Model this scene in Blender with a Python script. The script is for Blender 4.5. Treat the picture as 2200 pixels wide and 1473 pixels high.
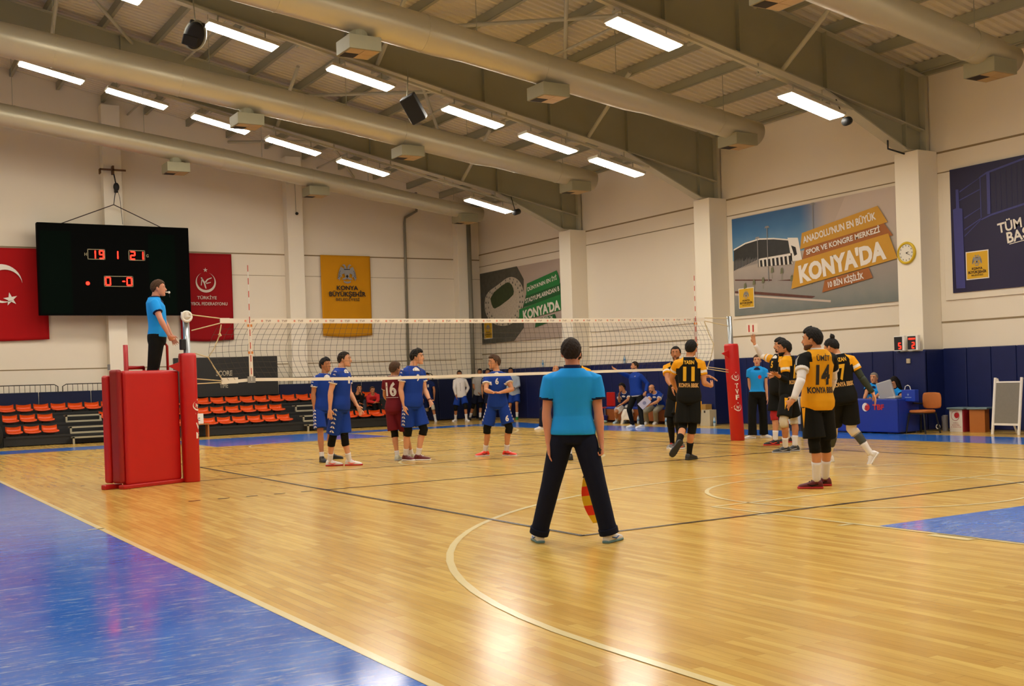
import bpy, bmesh, math, random
from mathutils import Vector, Matrix
from mathutils.bvhtree import BVHTree
for o in list(bpy.data.objects): bpy.data.objects.remove(o, do_unlink=True)
random.seed(7)
SC = bpy.context.scene
COL = SC.collection
# ---------------------------------------------------------------- camera, world, exposure
cd = bpy.data.cameras.new('camera'); cam = bpy.data.objects.new('camera', cd); COL.objects.link(cam)
YAW, PITCH, ROLL, FPX = 0.5426, -0.0083, -0.0332, 2438.76
cam.location = (-5.6538, -17.2653, 1.4129)
_F = Vector((math.sin(YAW)*math.cos(PITCH), math.cos(YAW)*math.cos(PITCH), math.sin(PITCH)))
_R = Vector((math.cos(YAW), -math.sin(YAW), 0)); _U = _R.cross(_F)
_R2 = math.cos(ROLL)*_R + math.sin(ROLL)*_U; _U2 = -math.sin(ROLL)*_R + math.cos(ROLL)*_U
cam.rotation_euler = Matrix((_R2, _U2, -_F)).transposed().to_euler()
cd.sensor_width = 36.0; cd.lens = 36.0*FPX/2200.0; cd.shift_y = 94.98/2200.0
cd.clip_start = 0.1; cd.clip_end = 200
SC.camera = cam
W = bpy.data.worlds.new('hall_world'); SC.world = W; W.use_nodes = True
W.node_tree.nodes['Background'].inputs[0].default_value = (0.9, 0.75, 0.55, 1)
W.node_tree.nodes['Background'].inputs[1].default_value = 0.02
SC.view_settings.view_transform = 'Standard'; SC.view_settings.look = 'None'
SC.view_settings.gamma = 1.0; SC.view_settings.use_curve_mapping = False
SC.view_settings.exposure = 0.86
LAMP_POWER = 32.0
# ---------------------------------------------------------------- helpers
V = Vector
def srgb(c):
    if isinstance(c, str):
        c = [int(c[i:i+2], 16)/255 for i in (0, 2, 4)]
    return tuple(((x/12.92) if x <= 0.04045 else ((x+0.055)/1.055)**2.4) for x in c) + (1,)
_M = {}
def mat(name, col, rough=0.6, metal=0.0, spec=0.5, emit=0.0, var=0.06, scale=8.0, bump=0.0, coat=0.0):
    if name in _M: return _M[name]
    m = bpy.data.materials.new(name); m.use_nodes = True; _M[name] = m
    nt = m.node_tree; b = nt.nodes['Principled BSDF']
    b.inputs['Roughness'].default_value = rough; b.inputs['Metallic'].default_value = metal
    b.inputs['Specular IOR Level'].default_value = spec
    b.inputs['Coat Weight'].default_value = coat
    c = srgb(col)
    if var > 0:
        tc = nt.nodes.new('ShaderNodeTexCoord'); nz = nt.nodes.new('ShaderNodeTexNoise')
        nz.inputs['Scale'].default_value = scale; nz.inputs['Detail'].default_value = 4
        nt.links.new(tc.outputs['Object'], nz.inputs['Vector'])
        mx = nt.nodes.new('ShaderNodeMixRGB'); mx.blend_type = 'MIX'
        mx.inputs[1].default_value = tuple(x*(1-var) for x in c[:3]) + (1,)
        mx.inputs[2].default_value = tuple(min(1, x*(1+var)) for x in c[:3]) + (1,)
        nt.links.new(nz.outputs['Fac'], mx.inputs[0]); nt.links.new(mx.outputs[0], b.inputs['Base Color'])
        if bump > 0:
            bp = nt.nodes.new('ShaderNodeBump'); bp.inputs['Strength'].default_value = bump; bp.inputs['Distance'].default_value = 0.01
            nt.links.new(nz.outputs['Fac'], bp.inputs['Height']); nt.links.new(bp.outputs[0], b.inputs['Normal'])
    else:
        b.inputs['Base Color'].default_value = c
    if emit > 0:
        b.inputs['Emission Color'].default_value = c; b.inputs['Emission Strength'].default_value = emit
    return m
LOCAL = set()      # people are modelled in their own coordinates
class MB:
    def __init__(s): s.v = []; s.f = []; s.m = []
    def add(s, vs, fs, mi=0):
        k = len(s.v); s.v += [tuple(p) for p in vs]; s.f += [tuple(i+k for i in f) for f in fs]; s.m += [mi]*len(fs); return s
    def box(s, c, d, rz=0, mi=0, R=None):
        c = V(c); hx, hy, hz = d[0]/2, d[1]/2, d[2]/2
        if R is None: R = Matrix.Rotation(rz, 3, 'Z')
        vs = [c + R @ V((x*hx, y*hy, z*hz)) for x in (-1, 1) for y in (-1, 1) for z in (-1, 1)]
        return s.add(vs, [(0,1,3,2),(4,6,7,5),(0,4,5,1),(2,3,7,6),(0,2,6,4),(1,5,7,3)], mi)
    def bb(s, x0, x1, y0, y1, z0, z1, mi=0): return s.box(((x0+x1)/2,(y0+y1)/2,(z0+z1)/2), (x1-x0,y1-y0,z1-z0), mi=mi)
    def loft(s, secs, n=16, mi=0, cap=True):
        # secs: (centre, axis u, half u, axis v, half v[, power])
        vs = []
        for q in secs:
            c, u, a, w, b = q[:5]; p = q[5] if len(q) > 5 else 2.0
            for i in range(n):
                t = 2*math.pi*i/n; co, si = math.cos(t), math.sin(t)
                x = math.copysign(abs(co)**(2/p), co); y = math.copysign(abs(si)**(2/p), si)
                vs.append(V(c) + V(u)*(a*x) + V(w)*(b*y))
        fs = []
        for j in range(len(secs)-1):
            for i in range(n):
                i2 = (i+1) % n; fs.append((j*n+i, j*n+i2, (j+1)*n+i2, (j+1)*n+i))
        if cap:
            k = len(vs); vs.append(V(secs[0][0])); vs.append(V(secs[-1][0])); e = (len(secs)-1)*n
            for i in range(n):
                i2 = (i+1) % n; fs.append((i2, i, k)); fs.append((e+i, e+i2, k+1))
        return s.add(vs, fs, mi)
    def tube(s, pts, r, n=10, mi=0, cap=True, dome=False):
        pts = [V(p) for p in pts]
        if not isinstance(r, (list, tuple)): r = [r]*len(pts)
        r = list(r)
        if dome:
            d0 = (pts[0]-pts[1]).normalized(); d1 = (pts[-1]-pts[-2]).normalized()
            pts = [pts[0]+d0*r[0]*.9, pts[0]+d0*r[0]*.6] + pts + [pts[-1]+d1*r[-1]*.6, pts[-1]+d1*r[-1]*.9]
            r = [r[0]*.4, r[0]*.8] + r + [r[-1]*.8, r[-1]*.4]
        T = []
        for i in range(len(pts)):
            a = pts[max(i-1, 0)]; b = pts[min(i+1, len(pts)-1)]; T.append((b-a).normalized())
        ref = V((0,0,1)) if abs(T[0].z) < .9 else V((1,0,0))
        u = T[0].cross(ref).normalized(); secs = []
        for i, p in enumerate(pts):
            u = (u - T[i]*u.dot(T[i])).normalized(); w = T[i].cross(u)
            secs.append((p, u, r[i], w, r[i]))
        return s.loft(secs, n, mi, cap)
    def cyl(s, a, b, r, n=16, mi=0, r2=None): return s.tube([a, b], [r, r if r2 is None else r2], n, mi)
    def ell(s, c, ax, n=14, m=9, mi=0):
        # ax: three vectors with length
        c = V(c); A = [V(a) for a in ax]; vs = []; fs = []
        for j in range(1, m):
            ph = math.pi*j/m - math.pi/2
            for i in range(n):
                t = 2*math.pi*i/n
                vs.append(c + A[0]*math.cos(ph)*math.cos(t) + A[1]*math.cos(ph)*math.sin(t) + A[2]*math.sin(ph))
        k = len(vs); vs.append(c-A[2]); vs.append(c+A[2])
        for j in range(m-2):
            for i in range(n): i2 = (i+1) % n; fs.append((j*n+i, j*n+i2, (j+1)*n+i2, (j+1)*n+i))
        e = (m-2)*n
        for i in range(n): i2 = (i+1) % n; fs.append((i2, i, k)); fs.append((e+i, e+i2, k+1))
        return s.add(vs, fs, mi)
    def poly(s, pts, th=None, mi=0):
        pts = [V(p) for p in pts]; n = len(pts)
        if th is None: return s.add(pts, [tuple(range(n))], mi)
        t = V(th); return s.add(pts + [p+t for p in pts], [tuple(range(n)), tuple(range(2*n-1, n-1, -1))] + [(i, i+n, (i+1)%n+n, (i+1)%n) for i in range(n)], mi)
    def mesh(s, name):
        me = bpy.data.meshes.new(name); me.from_pydata(s.v, [], s.f); me.validate(); return me
    def local(s, p):
        while p is not None and p.parent is not None: p = p.parent
        return p is not None and p.name in LOCAL
    def build(s, name, mats, parent=None, smooth=False, bevel=0, seg=2):
        me = bpy.data.meshes.new(name)
        off = V((0,0,0)); q = parent
        while q is not None: off += q.location; q = q.parent
        if s.local(parent): off = V((0,0,0))
        me.from_pydata([tuple(V(p)-off) for p in s.v], [], s.f)
        if not isinstance(mats, (list, tuple)): mats = [mats]
        for m in mats: me.materials.append(m)
        if len(mats) > 1: me.polygons.foreach_set('material_index', s.m)
        bm = bmesh.new(); bm.from_mesh(me); bmesh.ops.recalc_face_normals(bm, faces=bm.faces); bm.to_mesh(me); bm.free()
        if smooth: me.polygons.foreach_set('use_smooth', [True]*len(me.polygons))
        o = bpy.data.objects.new(name, me); COL.objects.link(o)
        if parent is not None: o.parent = parent
        if bevel:
            md = o.modifiers.new('bevel', 'BEVEL'); md.width = bevel; md.segments = seg; md.limit_method = 'ANGLE'
        return o
def tag(o, label=None, cat=None, group=None, kind=None):
    if label: o['label'] = label
    if cat: o['category'] = cat
    if group: o['group'] = group
    if kind: o['kind'] = kind
    return o
def thing(name, loc, label, cat, group=None):
    o = bpy.data.objects.new(name, None); COL.objects.link(o); o.location = loc; o.empty_display_size = .1
    return tag(o, label, cat, group)
def struct(mb, name, m, **k): return tag(mb.build(name, m, **k), kind='structure')
def copy_tree(o, parent=None):
    c = o.copy(); COL.objects.link(c)
    if parent is not None: c.parent = parent
    for ch in list(o.children): copy_tree(ch, c)
    return c
def bez(o, w=.01, seg=2):
    md = o.modifiers.new('bevel', 'BEVEL'); md.width = w; md.segments = seg; return o
_TC = {}
def text_geo(txt, bold=0.0, spacing=1.0):
    """(verts2d, faces) of a string, baseline at 0, height of a capital about 1, centred in x"""
    k = (txt, bold, spacing)
    if k in _TC: return _TC[k]
    cu = bpy.data.curves.new('t', 'FONT'); cu.body = txt; cu.size = 1.0; cu.offset = bold; cu.resolution_u = 3; cu.space_character = spacing
    o = bpy.data.objects.new('t', cu); COL.objects.link(o); bpy.context.view_layer.update()
    me = bpy.data.meshes.new_from_object(o.evaluated_get(bpy.context.evaluated_depsgraph_get()))
    bm = bmesh.new(); bm.from_mesh(me); bmesh.ops.triangulate(bm, faces=bm.faces)
    vs = [(v.co.x, v.co.y) for v in bm.verts]; fs = [tuple(v.index for v in f.verts) for f in bm.faces]; bm.free()
    bpy.data.objects.remove(o); bpy.data.curves.remove(cu); bpy.data.meshes.remove(me)
    if vs:
        x0 = min(v[0] for v in vs); x1 = max(v[0] for v in vs); h = 0.73
        vs = [((v[0]-(x0+x1)/2)/h, v[1]/h) for v in vs]
    _TC[k] = (vs, fs); return _TC[k]
def text_mb(mb, txt, origin, u, v, h, width=None, bold=.02, n=None, th=.003, mi=0, shear=0):
    """flat raised lettering; origin is the centre of the baseline; n the outward normal"""
    vs, fs = text_geo(txt, bold)
    if not vs: return mb
    w = max(q[0] for q in vs)-min(q[0] for q in vs); sx = h if width is None else width/w
    u = V(u); v = V(v); o = V(origin) + (V(n)*th if n is not None else V((0,0,0)))
    return mb.add([o + u*((q[0]+shear*q[1])*sx) + v*(q[1]*h) for q in vs], fs, mi)
UP = V((0,0,1))
def star_pts(cx, cy, r, rot=90, k=.382):
    return [(cx+(r if i%2==0 else r*k)*math.cos(math.radians(rot+36*i)), cy+(r if i%2==0 else r*k)*math.sin(math.radians(rot+36*i))) for i in range(10)]
def crescent(cx, cy, R, r, dx, n=28, rot=0):
    """outer circle R minus circle r shifted by dx: (verts, faces) as a quad strip"""
    vs = []; fs = []
    # intersection angle on the outer circle
    ca = (R*R+dx*dx-r*r)/(2*R*dx); a = math.acos(max(-1, min(1, ca)))
    cb = (R*R-dx*dx-r*r)/(2*r*dx); b = math.acos(max(-1, min(1, cb)))
    for i in range(n+1):
        t = a + (2*math.pi-2*a)*i/n; s = b + (2*math.pi-2*b)*i/n
        for (x, y) in ((R*math.cos(t), R*math.sin(t)), (dx+r*math.cos(s), r*math.sin(s))):
            co, si = math.cos(rot), math.sin(rot); vs.append((cx+x*co-y*si, cy+x*si+y*co))
    for i in range(n): fs.append((2*i, 2*i+2, 2*i+3, 2*i+1))
    return vs, fs
def ring2(cx, cy, R, r, n=32, a0=0, a1=2*math.pi):
    vs = []; fs = []
    for i in range(n+1):
        t = a0+(a1-a0)*i/n
        vs += [(cx+R*math.cos(t), cy+R*math.sin(t)), (cx+r*math.cos(t), cy+r*math.sin(t))]
    for i in range(n): fs.append((2*i, 2*i+2, 2*i+3, 2*i+1))
    return vs, fs
def disc2(cx, cy, R, n=28): return [(cx+R*math.cos(2*math.pi*i/n), cy+R*math.sin(2*math.pi*i/n)) for i in range(n)], [tuple(range(n))]
class Flat:
    """draws flat shapes on a plane: origin o, right u, up v, outward n"""
    def __init__(s, o, u, v, n): s.o = V(o); s.u = V(u); s.v = V(v); s.n = V(n)
    def p(s, x, y, d): return s.o + s.u*x + s.v*y + s.n*d
    def shape(s, mb, vf, d, mi=0): return mb.add([s.p(x, y, d) for x, y in vf[0]], vf[1], mi)
    def polyg(s, mb, pts, d, mi=0): return mb.add([s.p(x, y, d) for x, y in pts], [tuple(range(len(pts)))], mi)
    def text(s, mb, txt, x, y, h, d, width=None, bold=.02, mi=0, ang=0, shear=0):
        c, si = math.cos(ang), math.sin(ang)
        return text_mb(mb, txt, s.p(x, y, d), s.u*c+s.v*si, s.v*c-s.u*si, h, width, bold, mi=mi, shear=shear)
# measured joint positions of every person, in metres from the person's own floor point
POSE = {
 'judge': {'H': 1.74, 'B': [-0.32, -9.34, 0.0], 'hp': 0, 'pel': [0.02, -0.013, 0.932], 'neck': [0.028, -0.019, 1.468], 'head': [0.025, -0.017, 1.609], 'f': [0.558, 0.83, -0.0], 'rt': [0.83, -0.558, 0.0], 'hf': [0.558, 0.83, -0.0], 'shR': [0.178, -0.12, 1.377], 'hipR': [0.09, -0.061, 0.932], 'elR': [0.195, -0.144, 1.099], 'wrR': [0.199, -0.165, 0.848], 'htR': [0.202, -0.18, 0.675], 'knR': [0.169, -0.119, 0.502], 'anR': [0.265, -0.143, 0.082], 'toR': [0.898, 0.439, -0.0], 'shL': [-0.125, 0.084, 1.384], 'hipL': [-0.051, 0.034, 0.932], 'elL': [-0.165, 0.099, 1.107], 'wrL': [-0.166, 0.082, 0.856], 'htL': [-0.167, 0.069, 0.683], 'knL': [-0.119, 0.14, 0.499], 'anL': [-0.166, 0.276, 0.082], 'toL': [0.374, 0.928, 0.0]},
 'ref1': {'H': 1.84, 'B': [-1.56, 0.27, 1.22], 'hp': 0, 'pel': [0.203, -0.047, 0.965], 'neck': [0.197, -0.046, 1.578], 'head': [0.248, -0.058, 1.726], 'f': [0.95, -0.311, 0.0], 'rt': [-0.311, -0.95, 0.0], 'hf': [0.95, -0.311, 0.0], 'shR': [0.143, -0.213, 1.486], 'hipR': [0.175, -0.133, 0.965], 'elR': [0.19, -0.363, 1.235], 'wrR': [0.301, -0.381, 0.994], 'htR': [0.398, -0.28, 0.875], 'knR': [0.109, -0.127, 0.517], 'anR': [0.007, -0.11, 0.087], 'toR': [0.95, -0.311, 0.0], 'shL': [0.253, 0.121, 1.487], 'hipL': [0.231, 0.038, 0.965], 'elL': [0.386, 0.279, 1.274], 'wrL': [0.497, 0.261, 1.033], 'htL': [0.574, 0.249, 0.867], 'knL': [0.169, 0.055, 0.517], 'anL': [0.071, 0.084, 0.087], 'toL': [0.95, -0.311, 0.0]},
 'p3': {'H': 1.86, 'B': [2.16, 2.34, 0.0], 'hp': 0, 'pel': [-0.048, 0.019, 0.981], 'neck': [0.008, -0.003, 1.598], 'head': [0.021, -0.008, 1.76], 'f': [0.144, -0.99, 0.0], 'rt': [-0.99, -0.144, 0.0], 'hf': [0.474, -0.881, 0.0], 'shR': [-0.175, -0.026, 1.52], 'hipR': [-0.138, 0.006, 0.981], 'elR': [-0.232, -0.007, 1.227], 'wrR': [-0.221, -0.018, 0.958], 'htR': [-0.213, -0.025, 0.773], 'knR': [-0.157, -0.109, 0.533], 'anR': [-0.175, -0.181, 0.088], 'toR': [-0.117, -0.993, 0.0], 'shL': [0.175, 0.026, 1.49], 'hipL': [0.042, 0.032, 0.981], 'elL': [0.272, 0.14, 1.23], 'wrL': [0.236, 0.073, 0.973], 'htL': [0.21, 0.027, 0.794], 'knL': [0.166, 0.212, 0.526], 'anL': [0.255, 0.418, 0.088], 'toL': [0.851, -0.526, 0.0]},
 'p4': {'H': 1.95, 'B': [1.8, 0.78, 0.0], 'hp': 0, 'pel': [0.004, -0.002, 1.022], 'neck': [0.039, -0.016, 1.67], 'head': [0.094, -0.039, 1.819], 'f': [0.61, -0.793, 0.0], 'rt': [-0.793, -0.61, 0.0], 'hf': [0.794, -0.608, 0.0], 'shR': [-0.114, -0.128, 1.578], 'hipR': [-0.072, -0.06, 1.022], 'elR': [-0.2, -0.097, 1.277], 'wrR': [-0.22, -0.096, 0.996], 'htR': [-0.234, -0.095, 0.802], 'knR': [-0.093, 0.109, 0.545], 'anR': [-0.092, 0.31, 0.092], 'toR': [0.887, -0.461, 0.0], 'shL': [0.181, 0.1, 1.567], 'hipL': [0.079, 0.057, 1.022], 'elL': [0.218, 0.081, 1.256], 'wrL': [0.301, -0.044, 1.018], 'htL': [0.359, -0.131, 0.853], 'knL': [0.082, 0.046, 0.545], 'anL': [0.177, 0.097, 0.092], 'toL': [0.844, -0.536, 0.0]},
 'p5': {'H': 1.76, 'B': [3.17, 1.24, 0.0], 'hp': 0, 'pel': [-0.11, 0.053, 0.924], 'neck': [-0.107, 0.051, 1.511], 'head': [-0.08, 0.038, 1.644], 'f': [0.824, 0.567, -0.0], 'rt': [0.567, -0.824, 0.0], 'hf': [0.968, 0.25, -0.0], 'shR': [-0.012, -0.087, 1.422], 'hipR': [-0.062, -0.018, 0.924], 'elR': [0.085, 0.052, 1.195], 'wrR': [0.139, 0.18, 0.982], 'htR': [0.176, 0.269, 0.834], 'knR': [0.099, 0.047, 0.505], 'anR': [0.219, 0.106, 0.083], 'toR': [0.995, -0.096, -0.0], 'shL': [-0.202, 0.19, 1.424], 'hipL': [-0.159, 0.124, 0.924], 'elL': [-0.172, 0.315, 1.171], 'wrL': [-0.021, 0.47, 1.039], 'htL': [0.083, 0.578, 0.947], 'knL': [-0.109, 0.094, 0.498], 'anL': [-0.102, 0.027, 0.083], 'toL': [0.713, 0.701, -0.0]},
 'p6': {'H': 1.97, 'B': [3.16, 0.88, 0.0], 'hp': 0, 'pel': [0.045, -0.022, 1.015], 'neck': [0.072, -0.035, 1.671], 'head': [0.143, -0.07, 1.834], 'f': [0.158, -0.987, 0.0], 'rt': [-0.987, -0.158, 0.0], 'hf': [0.756, -0.655, 0.0], 'shR': [-0.118, -0.063, 1.58], 'hipR': [-0.05, -0.037, 1.015], 'elR': [-0.182, -0.036, 1.27], 'wrR': [-0.142, -0.062, 0.99], 'htR': [-0.115, -0.08, 0.796], 'knR': [-0.027, 0.045, 0.541], 'anR': [-0.019, 0.188, 0.093], 'toR': [0.243, -0.97, 0.0], 'shL': [0.253, -0.003, 1.566], 'hipL': [0.14, -0.007, 1.015], 'elL': [0.295, -0.028, 1.252], 'wrL': [0.29, -0.231, 1.053], 'htL': [0.249, -0.393, 0.948], 'knL': [0.213, -0.092, 0.547], 'anL': [0.135, 0.004, 0.093], 'toL': [0.81, -0.586, 0.0]},
 'p7': {'H': 1.85, 'B': [4.68, 0.52, 0.0], 'hp': 0, 'pel': [0.054, -0.031, 0.944], 'neck': [0.056, -0.033, 1.534], 'head': [0.025, -0.014, 1.704], 'f': [-0.502, -0.865, 0.0], 'rt': [-0.865, 0.502, 0.0], 'hf': [-0.996, 0.09, 0.0], 'shR': [-0.097, 0.056, 1.443], 'hipR': [-0.025, 0.014, 0.944], 'elR': [-0.21, -0.085, 1.205], 'wrR': [-0.21, -0.348, 1.162], 'htR': [-0.161, -0.527, 1.168], 'knR': [-0.092, 0.119, 0.509], 'anR': [-0.071, 0.25, 0.087], 'toR': [-1.0, 0.003, 0.0], 'shL': [0.209, -0.121, 1.441], 'hipL': [0.132, -0.077, 0.944], 'elL': [0.204, -0.305, 1.206], 'wrL': [-0.058, -0.318, 1.157], 'htL': [-0.238, -0.362, 1.155], 'knL': [0.18, -0.2, 0.511], 'anL': [0.18, -0.076, 0.087], 'toL': [0.498, -0.867, 0.0]},
 'bg8': {'H': 1.74, 'B': [12.17, 17.76, 0.0], 'hp': 0, 'pel': [-0.087, 0.044, 0.838], 'neck': [-0.07, 0.036, 1.418], 'head': [-0.08, 0.041, 1.563], 'f': [-0.374, -0.927, 0.0], 'rt': [-0.927, 0.374, 0.0], 'hf': [-0.374, -0.927, 0.0], 'shR': [-0.227, 0.099, 1.337], 'hipR': [-0.166, 0.076, 0.838], 'elR': [-0.273, 0.12, 1.061], 'wrR': [-0.247, 0.102, 0.812], 'htR': [-0.229, 0.09, 0.639], 'knR': [-0.018, 0.291, 0.444], 'anR': [0.136, 0.534, 0.082], 'toR': [-0.374, -0.927, 0.0], 'shL': [0.082, -0.025, 1.326], 'hipL': [-0.008, 0.013, 0.838], 'elL': [0.061, -0.176, 1.09], 'wrL': [0.052, -0.176, 0.839], 'htL': [0.045, -0.176, 0.665], 'knL': [-0.038, -0.228, 0.489], 'anL': [0.046, -0.216, 0.082], 'toL': [-0.374, -0.927, 0.0]},
 'bg9': {'H': 1.75, 'B': [12.6, 16.43, 0.0], 'hp': 0, 'pel': [0.026, -0.014, 0.877], 'neck': [0.017, -0.009, 1.46], 'head': [0.007, -0.004, 1.602], 'f': [-0.476, -0.879, 0.0], 'rt': [-0.879, 0.476, 0.0], 'hf': [-0.476, -0.879, 0.0], 'shR': [-0.129, 0.07, 1.37], 'hipR': [-0.049, 0.027, 0.877], 'elR': [-0.232, -0.053, 1.138], 'wrR': [-0.191, -0.08, 0.891], 'htR': [-0.161, -0.098, 0.719], 'knR': [-0.161, 0.033, 0.464], 'anR': [-0.093, 0.19, 0.083], 'toR': [-0.852, -0.523, 0.0], 'shL': [0.165, -0.09, 1.376], 'hipL': [0.101, -0.055, 0.877], 'elL': [0.286, -0.083, 1.121], 'wrL': [0.183, -0.031, 0.896], 'htL': [0.112, 0.005, 0.74], 'knL': [0.069, -0.255, 0.501], 'anL': [0.078, -0.259, 0.083], 'toL': [-0.06, -0.998, 0.0]},
 'bg10': {'H': 1.74, 'B': [13.44, 16.93, 0.0], 'hp': 0, 'pel': [0.14, -0.078, 0.908], 'neck': [0.169, -0.095, 1.487], 'head': [0.188, -0.105, 1.647], 'f': [-0.562, -0.827, 0.0], 'rt': [-0.827, 0.562, 0.0], 'hf': [-0.562, -0.827, 0.0], 'shR': [0.028, 0.001, 1.41], 'hipR': [0.07, -0.03, 0.908], 'elR': [-0.01, 0.019, 1.133], 'wrR': [0.064, -0.148, 0.961], 'htR': [0.115, -0.264, 0.841], 'knR': [-0.023, 0.069, 0.488], 'anR': [-0.092, 0.198, 0.082], 'toR': [-0.562, -0.827, 0.0], 'shL': [0.302, -0.186, 1.391], 'hipL': [0.21, -0.126, 0.908], 'elL': [0.29, -0.182, 1.111], 'wrL': [0.27, -0.174, 0.86], 'htL': [0.256, -0.17, 0.687], 'knL': [0.118, -0.21, 0.495], 'anL': [0.048, -0.262, 0.082], 'toL': [-0.562, -0.827, 0.0]},
 'bg11': {'H': 1.74, 'B': [13.65, 16.24, 0.0], 'hp': 0, 'pel': [-0.004, 0.002, 0.913], 'neck': [-0.023, 0.013, 1.492], 'head': [-0.033, 0.019, 1.635], 'f': [-0.499, -0.866, 0.0], 'rt': [-0.866, 0.499, 0.0], 'hf': [-0.499, -0.866, 0.0], 'shR': [-0.164, 0.095, 1.399], 'hipR': [-0.078, 0.045, 0.913], 'elR': [-0.202, 0.142, 1.13], 'wrR': [-0.247, 0.063, 0.896], 'htR': [-0.279, 0.009, 0.733], 'knR': [-0.1, 0.012, 0.489], 'anR': [-0.059, 0.086, 0.082], 'toR': [-0.499, -0.866, 0.0], 'shL': [0.124, -0.071, 1.412], 'hipL': [0.07, -0.04, 0.913], 'elL': [0.183, -0.08, 1.142], 'wrL': [0.138, -0.159, 0.908], 'htL': [0.106, -0.213, 0.746], 'knL': [0.035, -0.119, 0.496], 'anL': [0.021, -0.164, 0.082], 'toL': [-0.499, -0.866, 0.0]},
 'bg12': {'H': 1.77, 'B': [14.17, 15.62, 0.0], 'hp': 0, 'pel': [0.072, -0.043, 0.893], 'neck': [0.027, -0.016, 1.48], 'head': [-0.022, 0.013, 1.64], 'f': [-0.589, -0.808, 0.0], 'rt': [-0.808, 0.589, 0.0], 'hf': [-0.589, -0.808, 0.0], 'shR': [-0.102, 0.079, 1.377], 'hipR': [0.002, 0.008, 0.893], 'elR': [-0.126, 0.09, 1.093], 'wrR': [-0.092, -0.154, 1.026], 'htR': [-0.068, -0.323, 0.98], 'knR': [-0.106, -0.02, 0.474], 'anR': [-0.073, 0.138, 0.084], 'toR': [-0.589, -0.808, 0.0], 'shL': [0.17, -0.12, 1.407], 'hipL': [0.142, -0.094, 0.893], 'elL': [0.145, -0.225, 1.143], 'wrL': [-0.088, -0.302, 1.072], 'htL': [-0.25, -0.356, 1.022], 'knL': [0.023, -0.245, 0.505], 'anL': [0.037, -0.212, 0.084], 'toL': [-0.589, -0.808, 0.0]},
 'h15': {'H': 1.8, 'B': [11.02, 8.51, 0.0], 'hp': 0, 'pel': [0.132, -0.085, 0.806], 'neck': [0.185, -0.12, 1.403], 'head': [0.191, -0.124, 1.591], 'f': [-0.543, -0.84, 0.0], 'rt': [-0.84, 0.543, 0.0], 'hf': [-0.543, -0.84, 0.0], 'shR': [0.034, -0.022, 1.332], 'hipR': [0.058, -0.038, 0.806], 'elR': [-0.005, -0.139, 1.069], 'wrR': [-0.041, -0.203, 0.82], 'htR': [-0.066, -0.247, 0.647], 'knR': [-0.264, -0.088, 0.511], 'anR': [-0.27, -0.028, 0.085], 'toR': [-0.999, 0.051, 0.0], 'shL': [0.321, -0.208, 1.295], 'hipL': [0.206, -0.133, 0.806], 'elL': [0.209, -0.337, 1.06], 'wrL': [0.16, -0.395, 0.812], 'htL': [0.127, -0.436, 0.64], 'knL': [0.075, -0.239, 0.4], 'anL': [0.198, 0.026, 0.085], 'toL': [-0.543, -0.84, 0.0]},
 'p16': {'H': 1.92, 'B': [5.05, -1.52, 0.0], 'hp': 0, 'pel': [0.025, -0.017, 0.951], 'neck': [0.041, -0.028, 1.574], 'head': [0.046, -0.031, 1.738], 'f': [0.562, 0.827, -0.0], 'rt': [0.827, -0.562, 0.0], 'hf': [0.562, 0.827, -0.0], 'shR': [0.191, -0.13, 1.472], 'hipR': [0.102, -0.07, 0.951], 'elR': [0.292, 0.024, 1.224], 'wrR': [0.366, 0.144, 0.985], 'htR': [0.417, 0.227, 0.819], 'knR': [0.227, 0.045, 0.513], 'anR': [0.095, -0.075, 0.091], 'toR': [0.811, 0.585, -0.0], 'shL': [-0.113, 0.077, 1.484], 'hipL': [-0.053, 0.036, 0.951], 'elL': [-0.027, 0.24, 1.236], 'wrL': [0.038, 0.365, 0.997], 'htL': [0.083, 0.452, 0.832], 'knL': [0.009, 0.236, 0.531], 'anL': [-0.05, 0.121, 0.091], 'toL': [0.245, 0.969, 0.0]},
 'coach': {'H': 1.73, 'B': [12.53, 6.56, 0.0], 'hp': 0, 'pel': [0.004, -0.003, 0.856], 'neck': [-0.027, 0.021, 1.432], 'head': [-0.023, 0.017, 1.615], 'f': [-0.953, -0.303, 0.0], 'rt': [-0.303, 0.953, 0.0], 'hf': [-0.925, 0.38, 0.0], 'shR': [-0.072, 0.175, 1.336], 'hipR': [-0.021, 0.077, 0.856], 'elR': [-0.333, 0.12, 1.417], 'wrR': [-0.555, 0.12, 1.533], 'htR': [-0.71, 0.129, 1.609], 'knR': [-0.203, 0.088, 0.474], 'anR': [-0.078, 0.122, 0.082], 'toR': [-0.999, 0.041, 0.0], 'shL': [0.027, -0.14, 1.355], 'hipL': [0.03, -0.084, 0.856], 'elL': [0.166, -0.251, 1.141], 'wrL': [0.051, -0.306, 0.926], 'htL': [-0.028, -0.345, 0.777], 'knL': [-0.068, -0.22, 0.468], 'anL': [-0.128, -0.355, 0.082], 'toL': [-0.992, 0.128, 0.0]},
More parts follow.
